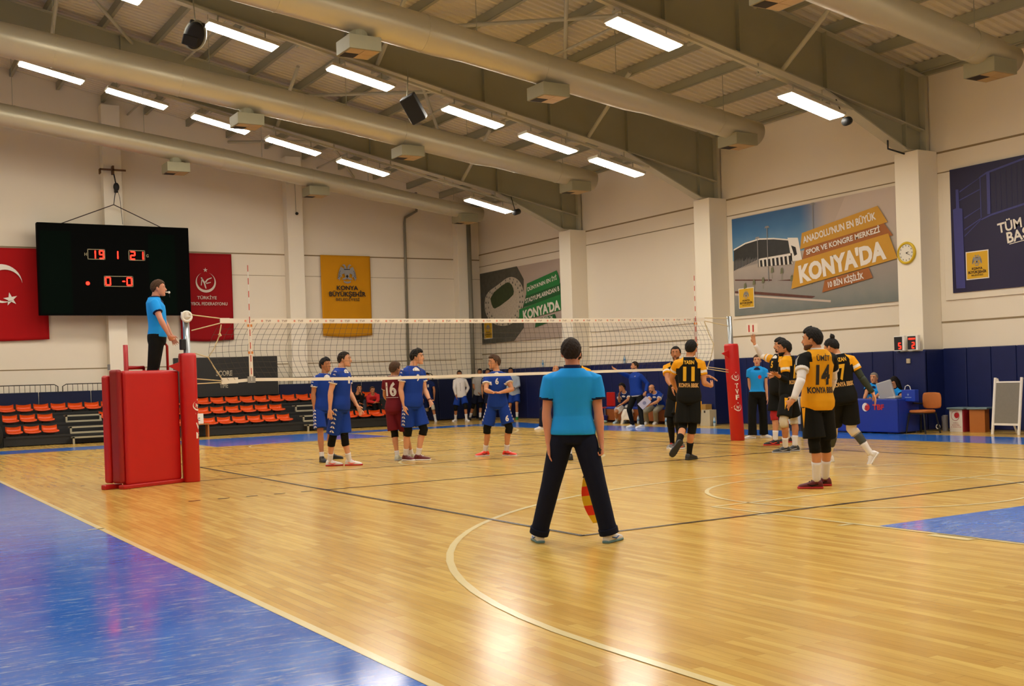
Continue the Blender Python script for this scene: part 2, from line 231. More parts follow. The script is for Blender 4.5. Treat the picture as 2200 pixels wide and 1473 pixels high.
 'boy18': {'H': 1.74, 'B': [13.62, 9.15, 0.0], 'hp': 0, 'pel': [0.38, -0.17, 0.53], 'neck': [0.083, -0.464, 0.889], 'head': [0.034, -0.428, 1.036], 'f': [-0.876, -0.483, 0.0], 'rt': [-0.483, 0.876, 0.0], 'hf': [-0.971, -0.24, 0.0], 'shR': [0.029, -0.288, 0.855], 'hipR': [0.339, -0.096, 0.53], 'elR': [-0.073, -0.441, 0.644], 'wrR': [-0.178, -0.571, 0.832], 'htR': [-0.206, -0.682, 0.963], 'knR': [-0.029, -0.185, 0.337], 'anR': [0.185, 0.064, 0.082], 'toR': [-0.914, -0.405, 0.0], 'shL': [0.231, -0.548, 0.809], 'hipL': [0.421, -0.244, 0.53], 'elL': [0.032, -0.696, 0.679], 'wrL': [-0.182, -0.649, 0.556], 'htL': [-0.331, -0.617, 0.471], 'knL': [0.131, -0.5, 0.354], 'anL': [0.285, -0.226, 0.082], 'toL': [-0.914, -0.405, 0.0]},
 'man19': {'H': 1.78, 'B': [13.62, 7.6, 0.0], 'hp': 0, 'pel': [0.38, -0.1, 0.53], 'neck': [0.02, -0.37, 0.87], 'head': [-0.036, -0.326, 0.986], 'f': [-0.846, -0.533, 0.0], 'rt': [-0.533, 0.846, 0.0], 'hf': [-0.889, -0.457, 0.0], 'shR': [-0.021, -0.189, 0.823], 'hipR': [0.334, -0.026, 0.53], 'elR': [-0.152, -0.374, 0.648], 'wrR': [-0.36, -0.494, 0.555], 'htR': [-0.504, -0.576, 0.491], 'knR': [-0.068, -0.048, 0.365], 'anR': [0.157, 0.179, 0.084], 'toR': [-0.846, -0.533, 0.0], 'shL': [0.175, -0.466, 0.809], 'hipL': [0.426, -0.174, 0.53], 'elL': [-0.035, -0.57, 0.643], 'wrL': [-0.222, -0.427, 0.54], 'htL': [-0.352, -0.329, 0.468], 'knL': [0.058, -0.344, 0.372], 'anL': [0.257, -0.101, 0.084], 'toL': [-0.846, -0.533, 0.0]},
 'p20': {'H': 1.93, 'B': [7.86, -0.83, 0.0], 'hp': 0, 'pel': [-0.011, 0.009, 0.965], 'neck': [-0.02, 0.016, 1.608], 'head': [-0.023, 0.019, 1.763], 'f': [-0.7, -0.714, 0.0], 'rt': [-0.714, 0.7, 0.0], 'hf': [-0.736, -0.677, 0.0], 'shR': [-0.15, 0.144, 1.508], 'hipR': [-0.079, 0.075, 0.965], 'elR': [-0.28, -0.031, 1.286], 'wrR': [-0.347, -0.253, 1.132], 'htR': [-0.43, -0.375, 1.008], 'knR': [-0.174, 0.052, 0.503], 'anR': [-0.027, 0.198, 0.091], 'toR': [-0.861, -0.509, 0.0], 'shL': [0.113, -0.114, 1.514], 'hipL': [0.056, -0.057, 0.965], 'elL': [0.359, -0.143, 1.327], 'wrL': [0.39, -0.42, 1.321], 'htL': [0.437, -0.592, 1.248], 'knL': [-0.157, -0.118, 0.548], 'anL': [-0.102, -0.143, 0.091], 'toL': [-0.986, 0.164, 0.0]},
 'p21': {'H': 1.93, 'B': [6.07, -3.18, 0.0], 'hp': 0, 'pel': [0.037, -0.031, 0.998], 'neck': [0.058, -0.049, 1.64], 'head': [0.084, -0.07, 1.788], 'f': [0.666, 0.746, -0.0], 'rt': [0.746, -0.666, 0.0], 'hf': [0.817, 0.577, -0.0], 'shR': [0.192, -0.169, 1.536], 'hipR': [0.108, -0.094, 0.998], 'elR': [0.221, -0.198, 1.228], 'wrR': [0.464, -0.072, 1.174], 'htR': [0.622, 0.027, 1.223], 'knR': [0.066, -0.054, 0.529], 'anR': [0.1, 0.085, 0.091], 'toR': [0.938, 0.346, -0.0], 'shL': [-0.082, 0.077, 1.552], 'hipL': [-0.033, 0.032, 0.998], 'elL': [-0.045, 0.283, 1.322], 'wrL': [0.133, 0.404, 1.144], 'htL': [0.256, 0.487, 1.021], 'knL': [-0.061, 0.024, 0.527], 'anL': [-0.372, -0.227, 0.297], 'toL': [-0.457, 0.374, -0.807], 'dnL': [-0.508, -0.854, -0.108]},
 'w22': {'H': 1.73, 'B': [10.75, 0.17, 0.0], 'hp': 0, 'pel': [0.003, -0.003, 0.912], 'neck': [0.016, -0.015, 1.478], 'head': [0.019, -0.018, 1.603], 'f': [-0.746, -0.666, 0.0], 'rt': [-0.666, 0.746, 0.0], 'hf': [-0.746, -0.666, 0.0], 'shR': [-0.096, 0.11, 1.397], 'hipR': [-0.053, 0.06, 0.912], 'elR': [-0.101, 0.11, 1.118], 'wrR': [-0.064, 0.067, 0.875], 'htR': [-0.039, 0.038, 0.706], 'knR': [-0.14, 0.013, 0.495], 'anR': [-0.187, -0.031, 0.082], 'toR': [-0.973, 0.229, 0.0], 'shL': [0.124, -0.137, 1.387], 'hipL': [0.06, -0.066, 0.912], 'elL': [0.124, -0.142, 1.108], 'wrL': [0.131, -0.157, 0.859], 'htL': [0.136, -0.168, 0.686], 'knL': [0.104, -0.05, 0.49], 'anL': [0.155, 0.002, 0.082], 'toL': [0.117, -0.993, 0.0]},
 'p23': {'H': 1.95, 'B': [9.46, -1.84, 0.0], 'hp': 0, 'pel': [-0.035, 0.034, 1.033], 'neck': [-0.005, 0.005, 1.682], 'head': [0.011, -0.01, 1.845], 'f': [-0.987, 0.164, 0.0], 'rt': [0.164, 0.987, -0.0], 'hf': [-0.825, 0.565, 0.0], 'shR': [0.021, 0.193, 1.591], 'hipR': [-0.019, 0.128, 1.033], 'elR': [0.01, 0.499, 1.663], 'wrR': [-0.135, 0.522, 1.904], 'htR': [-0.164, 0.541, 2.096], 'knR': [-0.07, 0.123, 0.558], 'anR': [-0.083, 0.098, 0.092], 'toR': [-0.773, 0.635, 0.0], 'shL': [-0.04, -0.174, 1.578], 'hipL': [-0.05, -0.06, 1.033], 'elL': [-0.211, -0.297, 1.344], 'wrL': [-0.487, -0.343, 1.309], 'htL': [-0.678, -0.374, 1.284], 'knL': [0.258, 0.227, 0.551], 'anL': [0.604, 0.474, 0.092], 'toL': [-0.825, 0.565, 0.0]},
 'p24': {'H': 1.93, 'B': [8.26, -3.25, 0.0], 'hp': 0, 'pel': [-0.009, 0.009, 0.979], 'neck': [-0.005, 0.005, 1.622], 'head': [-0.041, 0.04, 1.752], 'f': [-0.503, 0.864, 0.0], 'rt': [0.864, 0.503, -0.0], 'hf': [-0.768, 0.64, 0.0], 'shR': [0.154, 0.098, 1.526], 'hipR': [0.073, 0.056, 0.979], 'elR': [0.059, 0.217, 1.254], 'wrR': [0.142, 0.478, 1.305], 'htR': [0.199, 0.659, 1.34], 'knR': [0.238, 0.142, 0.546], 'anR': [0.185, 0.084, 0.091], 'toR': [-0.821, 0.571, 0.0], 'shL': [-0.165, -0.087, 1.526], 'hipL': [-0.091, -0.039, 0.979], 'elL': [-0.207, -0.149, 1.225], 'wrL': [-0.465, -0.212, 1.308], 'htL': [-0.631, -0.299, 1.357], 'knL': [-0.236, -0.092, 0.534], 'anL': [-0.133, -0.013, 0.091], 'toL': [-0.768, 0.64, 0.0]},
 'p25': {'H': 1.89, 'B': [4.24, -7.74, 0.0], 'hp': 0, 'pel': [0.008, -0.008, 0.997], 'neck': [0.014, -0.014, 1.617], 'head': [-0.02, 0.021, 1.744], 'f': [0.277, 0.961, 0.0], 'rt': [0.961, -0.277, 0.0], 'hf': [-0.483, 0.875, 0.0], 'shR': [0.186, -0.063, 1.52], 'hipR': [0.097, -0.034, 0.997], 'elR': [0.337, 0.052, 1.282], 'wrR': [0.413, 0.205, 1.07], 'htR': [0.466, 0.312, 0.923], 'knR': [0.176, 0.055, 0.532], 'anR': [0.282, 0.171, 0.089], 'toR': [-0.668, 0.744, 0.0], 'shL': [-0.161, 0.037, 1.525], 'hipL': [-0.081, 0.017, 0.997], 'elL': [-0.307, -0.064, 1.278], 'wrL': [-0.454, -0.076, 1.048], 'htL': [-0.421, 0.093, 0.971], 'knL': [-0.069, -0.016, 0.536], 'anL': [-0.018, 0.021, 0.089], 'toL': [-0.668, 0.744, 0.0]},
 'p26': {'H': 1.88, 'B': [6.87, -5.69, 0.0], 'hp': -25, 'pel': [0.021, -0.023, 0.966], 'neck': [-0.027, 0.029, 1.588], 'head': [-0.078, 0.084, 1.702], 'f': [0.534, 0.846, 0.0], 'rt': [0.846, -0.534, 0.0], 'hf': [-0.135, 0.991, 0.0], 'shR': [0.132, -0.073, 1.514], 'hipR': [0.099, -0.072, 0.966], 'elR': [0.225, -0.184, 1.248], 'wrR': [0.319, -0.299, 1.021], 'htR': [0.292, -0.387, 0.857], 'knR': [0.175, -0.014, 0.516], 'anR': [0.323, -0.224, 0.147], 'toR': [-0.362, 0.41, -0.837], 'shL': [-0.171, 0.116, 1.475], 'hipL': [-0.057, 0.026, 0.966], 'elL': [0.009, 0.139, 1.233], 'wrL': [0.099, 0.259, 1.006], 'htL': [0.276, 0.3, 0.959], 'knL': [0.089, 0.264, 0.509], 'anL': [0.261, 0.521, 0.089], 'toL': [-0.221, 0.975, 0.0], 'dnR': [0.554, -0.627, -0.547]},
 'man27': {'H': 1.76, 'B': [13.55, -0.05, 0.0], 'hp': 0, 'pel': [0.4, -0.03, 0.5], 'neck': [0.281, -0.183, 1.023], 'head': [0.264, -0.163, 1.147], 'f': [-0.957, -0.29, 0.0], 'rt': [-0.29, 0.957, 0.0], 'hf': [-0.957, -0.29, 0.0], 'shR': [0.243, -0.004, 0.972], 'hipR': [0.375, 0.052, 0.5], 'elR': [0.046, -0.125, 0.809], 'wrR': [-0.154, -0.234, 0.695], 'htR': [-0.179, -0.408, 0.686], 'knR': [-0.039, -0.064, 0.476], 'anR': [-0.066, 0.082, 0.083], 'toR': [-0.957, -0.29, 0.0], 'shL': [0.357, -0.313, 0.908], 'hipL': [0.425, -0.112, 0.5], 'elL': [0.126, -0.449, 0.814], 'wrL': [-0.093, -0.409, 0.693], 'htL': [-0.269, -0.413, 0.69], 'knL': [0.012, -0.232, 0.483], 'anL': [-0.009, -0.105, 0.083], 'toL': [-0.957, -0.29, 0.0]},
 'w28': {'H': 1.66, 'B': [13.55, -0.62, 0.0], 'hp': -30, 'pel': [0.37, -0.04, 0.5], 'neck': [0.138, -0.233, 0.93], 'head': [0.14, -0.236, 1.05], 'f': [-0.995, -0.103, 0.0], 'rt': [-0.103, 0.995, 0.0], 'hf': [-1.0, -0.016, 0.0], 'shR': [0.134, -0.056, 0.906], 'hipR': [0.362, 0.041, 0.5], 'elR': [-0.023, -0.204, 0.749], 'wrR': [-0.237, -0.287, 0.679], 'htR': [-0.385, -0.344, 0.63], 'knR': [-0.041, 0.006, 0.466], 'anR': [-0.046, 0.088, 0.078], 'toR': [-0.995, -0.103, 0.0], 'shL': [0.216, -0.349, 0.819], 'hipL': [0.378, -0.121, 0.5], 'elL': [0.016, -0.512, 0.747], 'wrL': [-0.204, -0.477, 0.658], 'htL': [-0.357, -0.453, 0.596], 'knL': [-0.025, -0.158, 0.47], 'anL': [-0.027, -0.096, 0.078], 'toL': [-0.995, -0.103, 0.0]},
 'man13': {'H': 1.76, 'B': [8.9, 16.2, 0.33], 'hp': -10, 'pel': [0.15, 0.52, 0.41], 'neck': [-0.07, 0.121, 0.731], 'head': [-0.012, 0.096, 0.916], 'f': [-0.234, -0.972, 0.0], 'rt': [-0.972, 0.234, 0.0], 'hf': [-0.234, -0.972, 0.0], 'shR': [-0.188, 0.251, 0.659], 'hipR': [0.066, 0.54, 0.41], 'elR': [-0.248, 0.024, 0.501], 'wrR': [-0.138, -0.196, 0.437], 'htR': [-0.062, -0.349, 0.394], 'knR': [-0.026, 0.125, 0.472], 'anR': [-0.104, -0.015, 0.083], 'toR': [-0.234, -0.972, 0.0], 'shL': [0.118, 0.117, 0.702], 'hipL': [0.234, 0.5, 0.41], 'elL': [-0.012, -0.021, 0.491], 'wrL': [-0.04, -0.14, 0.714], 'htL': [-0.118, -0.221, 0.849], 'knL': [0.137, 0.086, 0.474], 'anL': [0.086, -0.061, 0.083], 'toL': [-0.234, -0.972, 0.0]},
 'man14': {'H': 1.74, 'B': [9.45, 16.2, 0.33], 'hp': -10, 'pel': [0.05, 0.52, 0.41], 'neck': [-0.111, 0.069, 0.683], 'head': [-0.12, 0.073, 0.833], 'f': [-0.075, -0.997, 0.0], 'rt': [-0.997, 0.075, 0.0], 'hf': [-0.075, -0.997, 0.0], 'shR': [-0.245, 0.186, 0.62], 'hipR': [-0.035, 0.526, 0.41], 'elR': [-0.331, -0.043, 0.482], 'wrR': [-0.177, -0.239, 0.447], 'htR': [-0.071, -0.374, 0.422], 'knR': [-0.062, 0.107, 0.473], 'anR': [-0.099, -0.031, 0.082], 'toR': [-0.075, -0.997, 0.0], 'shL': [0.073, 0.096, 0.66], 'hipL': [0.135, 0.514, 0.41], 'elL': [-0.022, -0.115, 0.5], 'wrL': [-0.187, -0.296, 0.447], 'htL': [-0.301, -0.422, 0.411], 'knL': [0.103, 0.094, 0.473], 'anL': [0.094, -0.046, 0.082], 'toL': [-0.075, -0.997, 0.0]},
}
# outlines printed on the wall banners (world Y, Z on the wall)
WP={'A':{'panel':[[5.04,5.35],[-0.28,5.34],[-0.28,2.84],[4.99,2.82]],'sky':[[5.04,5.35],[1.48,5.35],[2.63,4.62],[5.0,4.52]],'roofdark':[[4.99,4.52],[4.55,4.64],[4.03,4.69],[3.53,4.64],[3.03,4.55],[2.99,4.24],[4.02,4.22],[5.01,4.0]],'frame':[[3.06,4.62],[2.71,4.58],[2.59,4.02],[2.94,4.03],[3.04,4.58]],'arcade':[[4.07,4.21],[2.93,4.23],[2.91,3.96],[4.06,4.01]],'hedge1':[[4.98,3.77],[3.64,3.65],[3.64,3.62],[4.98,3.74]],'hedge2':[[3.47,3.61],[2.89,3.59],[2.89,3.55]],'hedge3':[[4.99,3.47],[4.26,3.4],[2.2,3.12],[2.32,3.08],[4.26,3.33],[5.0,3.42]],'logo':[[4.84,3.63],[4.25,3.62],[4.26,3.06],[4.82,3.07]],'b1':[[2.56,4.67],[0.24,4.99],[-0.03,4.59],[2.63,4.29]],'b2':[[2.48,4.33],[0.11,4.62],[-0.16,4.28],[2.58,4.03]],'b3':[[2.8,4.01],[-0.04,4.34],[-0.27,3.76],[2.96,3.36]],'b4':[[1.88,3.47],[0.55,3.64],[0.44,3.4],[1.97,3.19]],'t1':[[2.51,4.42],[0.28,4.7],[0.3,4.87]],'t2':[[2.42,4.13],[0.18,4.4],[0.19,4.53]],'t3':[[2.66,3.49],[0.02,3.81],[0.16,4.21]],'t4':[[1.76,3.29],[0.68,3.41],[0.69,3.55]],'path':[[5.0,3.41],[4.26,3.3],[1.72,2.99],[1.73,2.94],[4.26,3.26],[5.0,3.36]]},'B':{'panel':[[18.37,5.19],[13.15,5.23],[13.18,2.68],[18.35,2.66]],'logo':[[18.15,3.33],[17.52,3.32],[17.54,2.78],[18.17,2.79]],'ring':[[17.1,4.69],[16.37,4.92],[15.82,4.82],[15.44,4.5],[15.37,4.07],[15.53,3.68],[15.92,3.35],[16.67,3.2],[17.48,3.32],[17.96,3.6],[18.13,4.03],[17.95,4.47]],'field':[[17.69,4.35],[16.53,4.74],[16.2,4.67],[16.01,4.41],[16.09,4.22],[17.3,3.85],[17.54,3.94]],'b1':[[15.16,4.56],[13.32,4.83],[13.17,4.53],[13.18,4.37],[15.23,4.15]],'b2':[[15.25,4.19],[13.16,4.39],[13.19,3.99],[15.44,3.79]],'b3':[[15.71,3.73],[13.18,4.04],[13.15,3.52],[15.74,3.32]],'b4':[[14.67,3.32],[13.52,3.44],[13.43,3.25],[14.75,3.06]],'t1':[[15.11,4.3],[13.32,4.54],[13.33,4.68]],'t2':[[15.27,3.91],[13.18,4.17],[13.17,4.33]],'t3':[[15.44,3.36],[13.17,3.57],[13.19,3.9]],'t4':[[14.33,3.26],[13.6,3.3],[13.61,3.39]],'edge':[[18.37,5.19],[15.8,5.21],[15.38,4.73],[15.48,3.09],[16.15,2.67],[18.35,2.66]]},'C':{'panel':[[-1.66,5.45],[-3.41,5.46],[-3.32,2.9],[-1.72,2.89]],'post':[[-1.8,5.03],[-1.87,5.02],[-1.88,4.63],[-1.95,4.61],[-1.97,2.96],[-1.75,2.97],[-1.72,4.62],[-1.8,4.64]],'band1':[[-2.36,5.19],[-2.54,5.27],[-3.41,5.47],[-3.4,5.42],[-2.54,5.23],[-2.38,5.17]],'mast':[[-2.54,5.25],[-2.62,5.25],[-2.61,4.41],[-2.54,4.41]],'low':[[-2.35,4.32],[-2.63,4.41],[-3.38,4.54],[-3.37,4.49],[-2.62,4.37],[-2.39,4.31]],'c1':[[-1.89,4.95],[-2.37,5.17],[-2.37,5.18],[-1.89,4.98]],'c2':[[-1.88,4.78],[-2.37,4.93],[-2.37,4.95],[-1.88,4.8]],'c3':[[-1.99,4.39],[-2.38,4.56],[-2.38,4.57],[-1.99,4.42]],'c4':[[-1.98,4.15],[-2.39,4.34],[-2.39,4.36],[-1.99,4.18]],'c5':[[-1.98,4.02],[-2.39,4.32],[-2.39,4.34],[-1.98,4.04]],'c6':[[-2.38,5.18],[-2.4,5.17],[-2.4,4.36],[-2.38,4.36]],'logo':[[-2.09,3.7],[-2.66,3.71],[-2.68,3.15],[-2.09,3.15]],'t1':[[-2.77,3.98],[-3.27,4.07],[-3.27,4.27]],'t2':[[-2.91,3.73],[-3.35,3.81],[-3.35,4.01]],'line':[[-3.04,3.65],[-3.35,3.71],[-3.35,3.69],[-3.04,3.63]]}}
# ---------------------------------------------------------------- hall dimensions
XW, YB, XL, YF, XRG = 14.7, 18.5, -20.7, -24.0, -3.0      # right wall, back wall, left wall, wall behind the camera, ridge
def rz(x): return (10.5 - .2*x) if x >= XRG else (10.5 - .2*(2*XRG - x))   # underside of purlins
PIL_Y = [12.05, 5.6, -1.0, -7.5, -14.0, -20.5]
# floor materials
def floor_mat():
    m = bpy.data.materials.new('parquet'); m.use_nodes = True; nt = m.node_tree; b = nt.nodes['Principled BSDF']; L = nt.links
    tc = nt.nodes.new('ShaderNodeTexCoord'); sp = nt.nodes.new('ShaderNodeSeparateXYZ'); cb = nt.nodes.new('ShaderNodeCombineXYZ')
    L.new(tc.outputs['Object'], sp.inputs[0]); L.new(sp.outputs['Y'], cb.inputs['X']); L.new(sp.outputs['X'], cb.inputs['Y'])
    br = nt.nodes.new('ShaderNodeTexBrick'); L.new(cb.outputs[0], br.inputs['Vector'])
    br.inputs['Scale'].default_value = 1; br.inputs['Brick Width'].default_value = .85; br.inputs['Row Height'].default_value = .068
    br.inputs['Mortar Size'].default_value = .0009; br.inputs['Mortar Smooth'].default_value = .3; br.offset = .37; br.squash = 1.25; br.squash_frequency = 3
    br.inputs['Color1'].default_value = srgb('dbb862'); br.inputs['Color2'].default_value = srgb('c79d4c'); br.inputs['Mortar'].default_value = srgb('8a6030')
    mp = nt.nodes.new('ShaderNodeMapping'); mp.inputs['Scale'].default_value = (9, 1.1, 1); L.new(tc.outputs['Object'], mp.inputs[0])
    nz = nt.nodes.new('ShaderNodeTexNoise'); nz.inputs['Scale'].default_value = 1.6; nz.inputs['Detail'].default_value = 5; L.new(mp.outputs[0], nz.inputs['Vector'])
    rp = nt.nodes.new('ShaderNodeValToRGB'); rp.color_ramp.elements[0].position = .3; rp.color_ramp.elements[0].color = (.84, .79, .72, 1); rp.color_ramp.elements[1].position = .62; rp.color_ramp.elements[1].color = (1.06, 1.05, 1.03, 1)
    L.new(nz.outputs['Fac'], rp.inputs[0])
    mx = nt.nodes.new('ShaderNodeMixRGB'); mx.blend_type = 'MULTIPLY'; mx.inputs[0].default_value = .7
    L.new(br.outputs['Color'], mx.inputs[1]); L.new(rp.outputs[0], mx.inputs[2]); L.new(mx.outputs[0], b.inputs['Base Color'])
    n2 = nt.nodes.new('ShaderNodeTexNoise'); n2.inputs['Scale'].default_value = .7; n2.inputs['Detail'].default_value = 6; L.new(tc.outputs['Object'], n2.inputs['Vector'])
    mr = nt.nodes.new('ShaderNodeMapRange'); mr.inputs[3].default_value = .15; mr.inputs[4].default_value = .22; L.new(n2.outputs['Fac'], mr.inputs[0]); L.new(mr.outputs[0], b.inputs['Roughness'])
    bp = nt.nodes.new('ShaderNodeBump'); bp.inputs['Strength'].default_value = .05; bp.inputs['Distance'].default_value = .004; L.new(br.outputs['Fac'], bp.inputs['Height']); bp.invert = True
    L.new(bp.outputs[0], b.inputs['Normal'])
    b.inputs['Specular IOR Level'].default_value = .25
    return m
def paint_mat(name, c1, c2, scratch):
    m = bpy.data.materials.new(name); m.use_nodes = True; nt = m.node_tree; b = nt.nodes['Principled BSDF']; L = nt.links
    tc = nt.nodes.new('ShaderNodeTexCoord')
    n1 = nt.nodes.new('ShaderNodeTexNoise'); n1.inputs['Scale'].default_value = 2.2; n1.inputs['Detail'].default_value = 6; L.new(tc.outputs['Object'], n1.inputs['Vector'])
    mx = nt.nodes.new('ShaderNodeMixRGB'); mx.inputs[1].default_value = srgb(c1); mx.inputs[2].default_value = srgb(c2); L.new(n1.outputs['Fac'], mx.inputs[0])
    out = mx
    for i, (sc, rot, dist) in enumerate(((3.0, .45, 6.0), (4.2, 1.5, 5.0), (3.4, 2.5, 7.0))):
        mp = nt.nodes.new('ShaderNodeMapping'); mp.inputs['Rotation'].default_value = (0, 0, rot); mp.inputs['Scale'].default_value = (1, 7, 1); L.new(tc.outputs['Object'], mp.inputs[0])
        nz = nt.nodes.new('ShaderNodeTexNoise'); nz.inputs['Scale'].default_value = sc*.8; nz.inputs['Detail'].default_value = 5; nz.inputs['Roughness'].default_value = .7; nz.inputs['Distortion'].default_value = dist*.25; L.new(mp.outputs[0], nz.inputs['Vector'])
        rp = nt.nodes.new('ShaderNodeValToRGB'); rp.color_ramp.elements[0].position = .575; rp.color_ramp.elements[0].color = (0, 0, 0, 1); rp.color_ramp.elements[1].position = .67; rp.color_ramp.elements[1].color = (scratch,)*3 + (1,)
        L.new(nz.outputs['Fac'], rp.inputs[0])
        m2 = nt.nodes.new('ShaderNodeMixRGB'); m2.inputs[2].default_value = srgb('8fb0dc'); L.new(rp.outputs[0], m2.inputs[0]); L.new(out.outputs[0], m2.inputs[1]); out = m2
    L.new(out.outputs[0], b.inputs['Base Color'])
    mr = nt.nodes.new('ShaderNodeMapRange'); mr.inputs[3].default_value = .09; mr.inputs[4].default_value = .19; L.new(n1.outputs['Fac'], mr.inputs[0]); L.new(mr.outputs[0], b.inputs['Roughness']); b.inputs['Specular IOR Level'].default_value = .35
    return m
M_FLOOR = floor_mat(); M_BLUE = paint_mat('blue_paint', '0855be', '2177dc', .95)
M_LINE = mat('cream_line', 'e6d39a', rough=.2, var=.04); M_BLACK_LINE = mat('black_line', '33291f', rough=.25, var=.3, scale=3)
M_WALL = mat('cream_wall', 'e4d9c4', rough=.85, spec=.2, var=.025, scale=.8); M_WALL2 = mat('cream_pillar', 'e9e0cc', rough=.8, spec=.2, var=.02, scale=1)
M_SEAM = mat('wall_seam', '8f7b5a', rough=.9, var=.05)
M_STEEL = mat('olive_steel', '9c9a82', rough=.5, spec=.4, var=.05, scale=2); M_STEEL2 = mat('pale_steel', 'b3af98', rough=.5, spec=.4, var=.05, scale=2)
M_DECK = mat('roof_deck', 'd4cbb2', rough=.45, spec=.4, var=.03)
M_PAD = mat('navy_pad', '101c4e', rough=.5, spec=.35, var=.12, scale=5, bump=.15)
M_DUCT = mat('duct_metal', 'c0b89c', rough=.38, metal=.35, var=.05, scale=1.5)
M_BLACK = mat('black_matt', '101010', rough=.6, var=.1)
M_WHITE = mat('white_plastic', 'e8e4da', rough=.5, var=.02)
M_RED = mat('red_vinyl', 'b90f0c', rough=.38, spec=.5, var=.06, scale=4, bump=.1)
M_STEELP = mat('steel_pole', '9ba0a2', rough=.3, metal=.8, var=.05)
# ---------------------------------------------------------------- floor and painted court
m = MB(); m.bb(XL, XW, YF, YB, -.2, 0); FL = struct(m, 'floor', M_FLOOR)
def paint(name, polys, mt, z=.0015):
    m = MB()
    for p in polys: m.poly([(x, y, z) for x, y in p])
    o = m.build(name, mt, FL); return tag(o, kind='structure')
def rect(x0, x1, y0, y1): return [(x0, y0), (x1, y0), (x1, y1), (x0, y1)]
paint('painted_area', [rect(-9.5, -3.32, -16, 13.6), rect(-3.32, 2.2, 11.9, 13.6), [(2.2, 9.55), (6.9, 9.55), (6.9, 13.7), (2.2, 13.7)], rect(6.9, 13.0, 12.5, 13.7),
    [(10.95, 12.5), (11.9, -16), (13.5, -16), (12.75, 12.5)], rect(2.25, 6.85, -15.5, -10.35)], M_BLUE)
def seg(a, b, w):
    a = V(a); b = V(b); d = (b-a).normalized(); n = V((-d.y, d.x))*w/2
    return [tuple(a+n), tuple(b+n), tuple(b-n), tuple(a-n)]
def arc(cx, cy, r, w, a0, a1, n=48):
    out = []
    for i in range(n):
        t0 = math.radians(a0+(a1-a0)*i/n); t1 = math.radians(a0+(a1-a0)*(i+1)/n)
        out.append([(cx+(r+w/2)*math.cos(t0), cy+(r+w/2)*math.sin(t0)), (cx+(r+w/2)*math.cos(t1), cy+(r+w/2)*math.sin(t1)), (cx+(r-w/2)*math.cos(t1), cy+(r-w/2)*math.sin(t1)), (cx+(r-w/2)*math.cos(t0), cy+(r-w/2)*math.sin(t0))])
    return out
cl = [seg((-3.29, -16), (-3.29, 12), .06), seg((-3.42, -5.07), (-3.24, -5.07), .05), seg((11.9, -16), (11.0, 12), .05)]
for sgn in (-1, 1):
    by = -12.43 if sgn < 0 else 12.4
    cl += arc(4.5, by, 6.75, .06, 0 if sgn < 0 else 180, 180 if sgn < 0 else 360)
    cl += [seg((-2.25, by), (-2.25, by+3*sgn), .06), seg((11.25, by), (11.25, by+3*sgn), .06)]
    fy = -8.2*(-sgn)
    cl += [seg((2.2, fy), (6.85, fy), .05), seg((2.2, fy), (2.2, sgn*13.9), .05), seg((6.85, fy), (6.85, sgn*13.9), .05)]
    cl += arc(4.5, fy, 1.8, .05, 0, 360)
    for yy in (9.05, 10.1, 13.0): cl.append(seg((2.02, sgn*yy), (2.2, sgn*yy), .06))
    cl.append(seg((2.13, sgn*11.0), (2.13, sgn*11.4), .14))
cl += arc(4.5, 0, 1.8, .05, 0, 360); cl.append(seg((-3.29, 0), (11.4, 0), .05) if False else seg((4.4, -14), (4.6, -14), .05))
paint('court_line', cl, M_LINE, .0032)
bl = [seg((0, -9.025), (0, 9.025), .05), seg((9, -9), (9, 9), .05), seg((0, -9), (9, -9), .05), seg((0, 9), (9, 9), .05), seg((0, -3), (9, -3), .05), seg((0, 3), (9, 3), .05), seg((-.85, 0), (9.9, 0), .05)]
for k in range(5): bl.append(seg((-.35-.37*k, -3), (-.2-.37*k, -3), .05))
paint('volleyball_line', bl, M_BLACK_LINE, .0048)
# ---------------------------------------------------------------- walls
def wall_top(x): return rz(x)+.25
m = MB(); m.bb(XW, XW+.3, YF, YB+.3, 0, wall_top(XW)+.1); struct(m, 'wall_right', M_WALL)
m = MB(); m.bb(XL-.3, XL, YF, YB+.3, 0, wall_top(XL)+.1); struct(m, 'wall_left', M_WALL)
for nm, y0, y1 in (('wall_back', YB, YB+.3), ('wall_front', YF-.3, YF)):
    m = MB(); pts = [(XL, y0, 0), (XW, y0, 0), (XW, y0, wall_top(XW)), (XRG, y0, wall_top(XRG)), (XL, y0, wall_top(XL))]
    m.poly(pts, (0, y1-y0, 0)); struct(m, nm, M_WALL)
# panel seams of the precast walls (shadow gaps) and the ledge
m = MB()
for z, h in ((5.86, .04), (5.44, .02), (2.27, .035)): m.bb(XW-.008, XW, YF, YB, z, z+h)
struct(m, 'trim_1', M_SEAM)
m = MB(); m.bb(XL, XW, YB-.008, YB, 5.68, 5.72); m.bb(XL, XW, YB-.008, YB, 2.1, 2.13); m.bb(XL, XW, YB-.008, YB, 5.0, 5.012); struct(m, 'trim_2', M_SEAM)
m = MB()
for i, y in enumerate(PIL_Y):
    hi = (PIL_Y[i-1] if i else YB)-.45; m.bb(XW-.035, XW, y+.6, hi, 2.74, 5.43)
struct(m, 'trim_3', M_WALL, bevel=.006)
# pillars
m = MB()
for y in PIL_Y: m.bb(14.1, XW, y-.31, y+.31, 0, 5.92)
struct(m, 'trim_4', M_WALL2, bevel=.01)
m = MB()
for x in (-16, -10.1, -4.0, 1.9, 7.62, 13.9):
    m.bb(x-.27, x+.27, YB-.38, YB, 0, rz(x)-.1)
struct(m, 'trim_5', M_WALL2, bevel=.01)
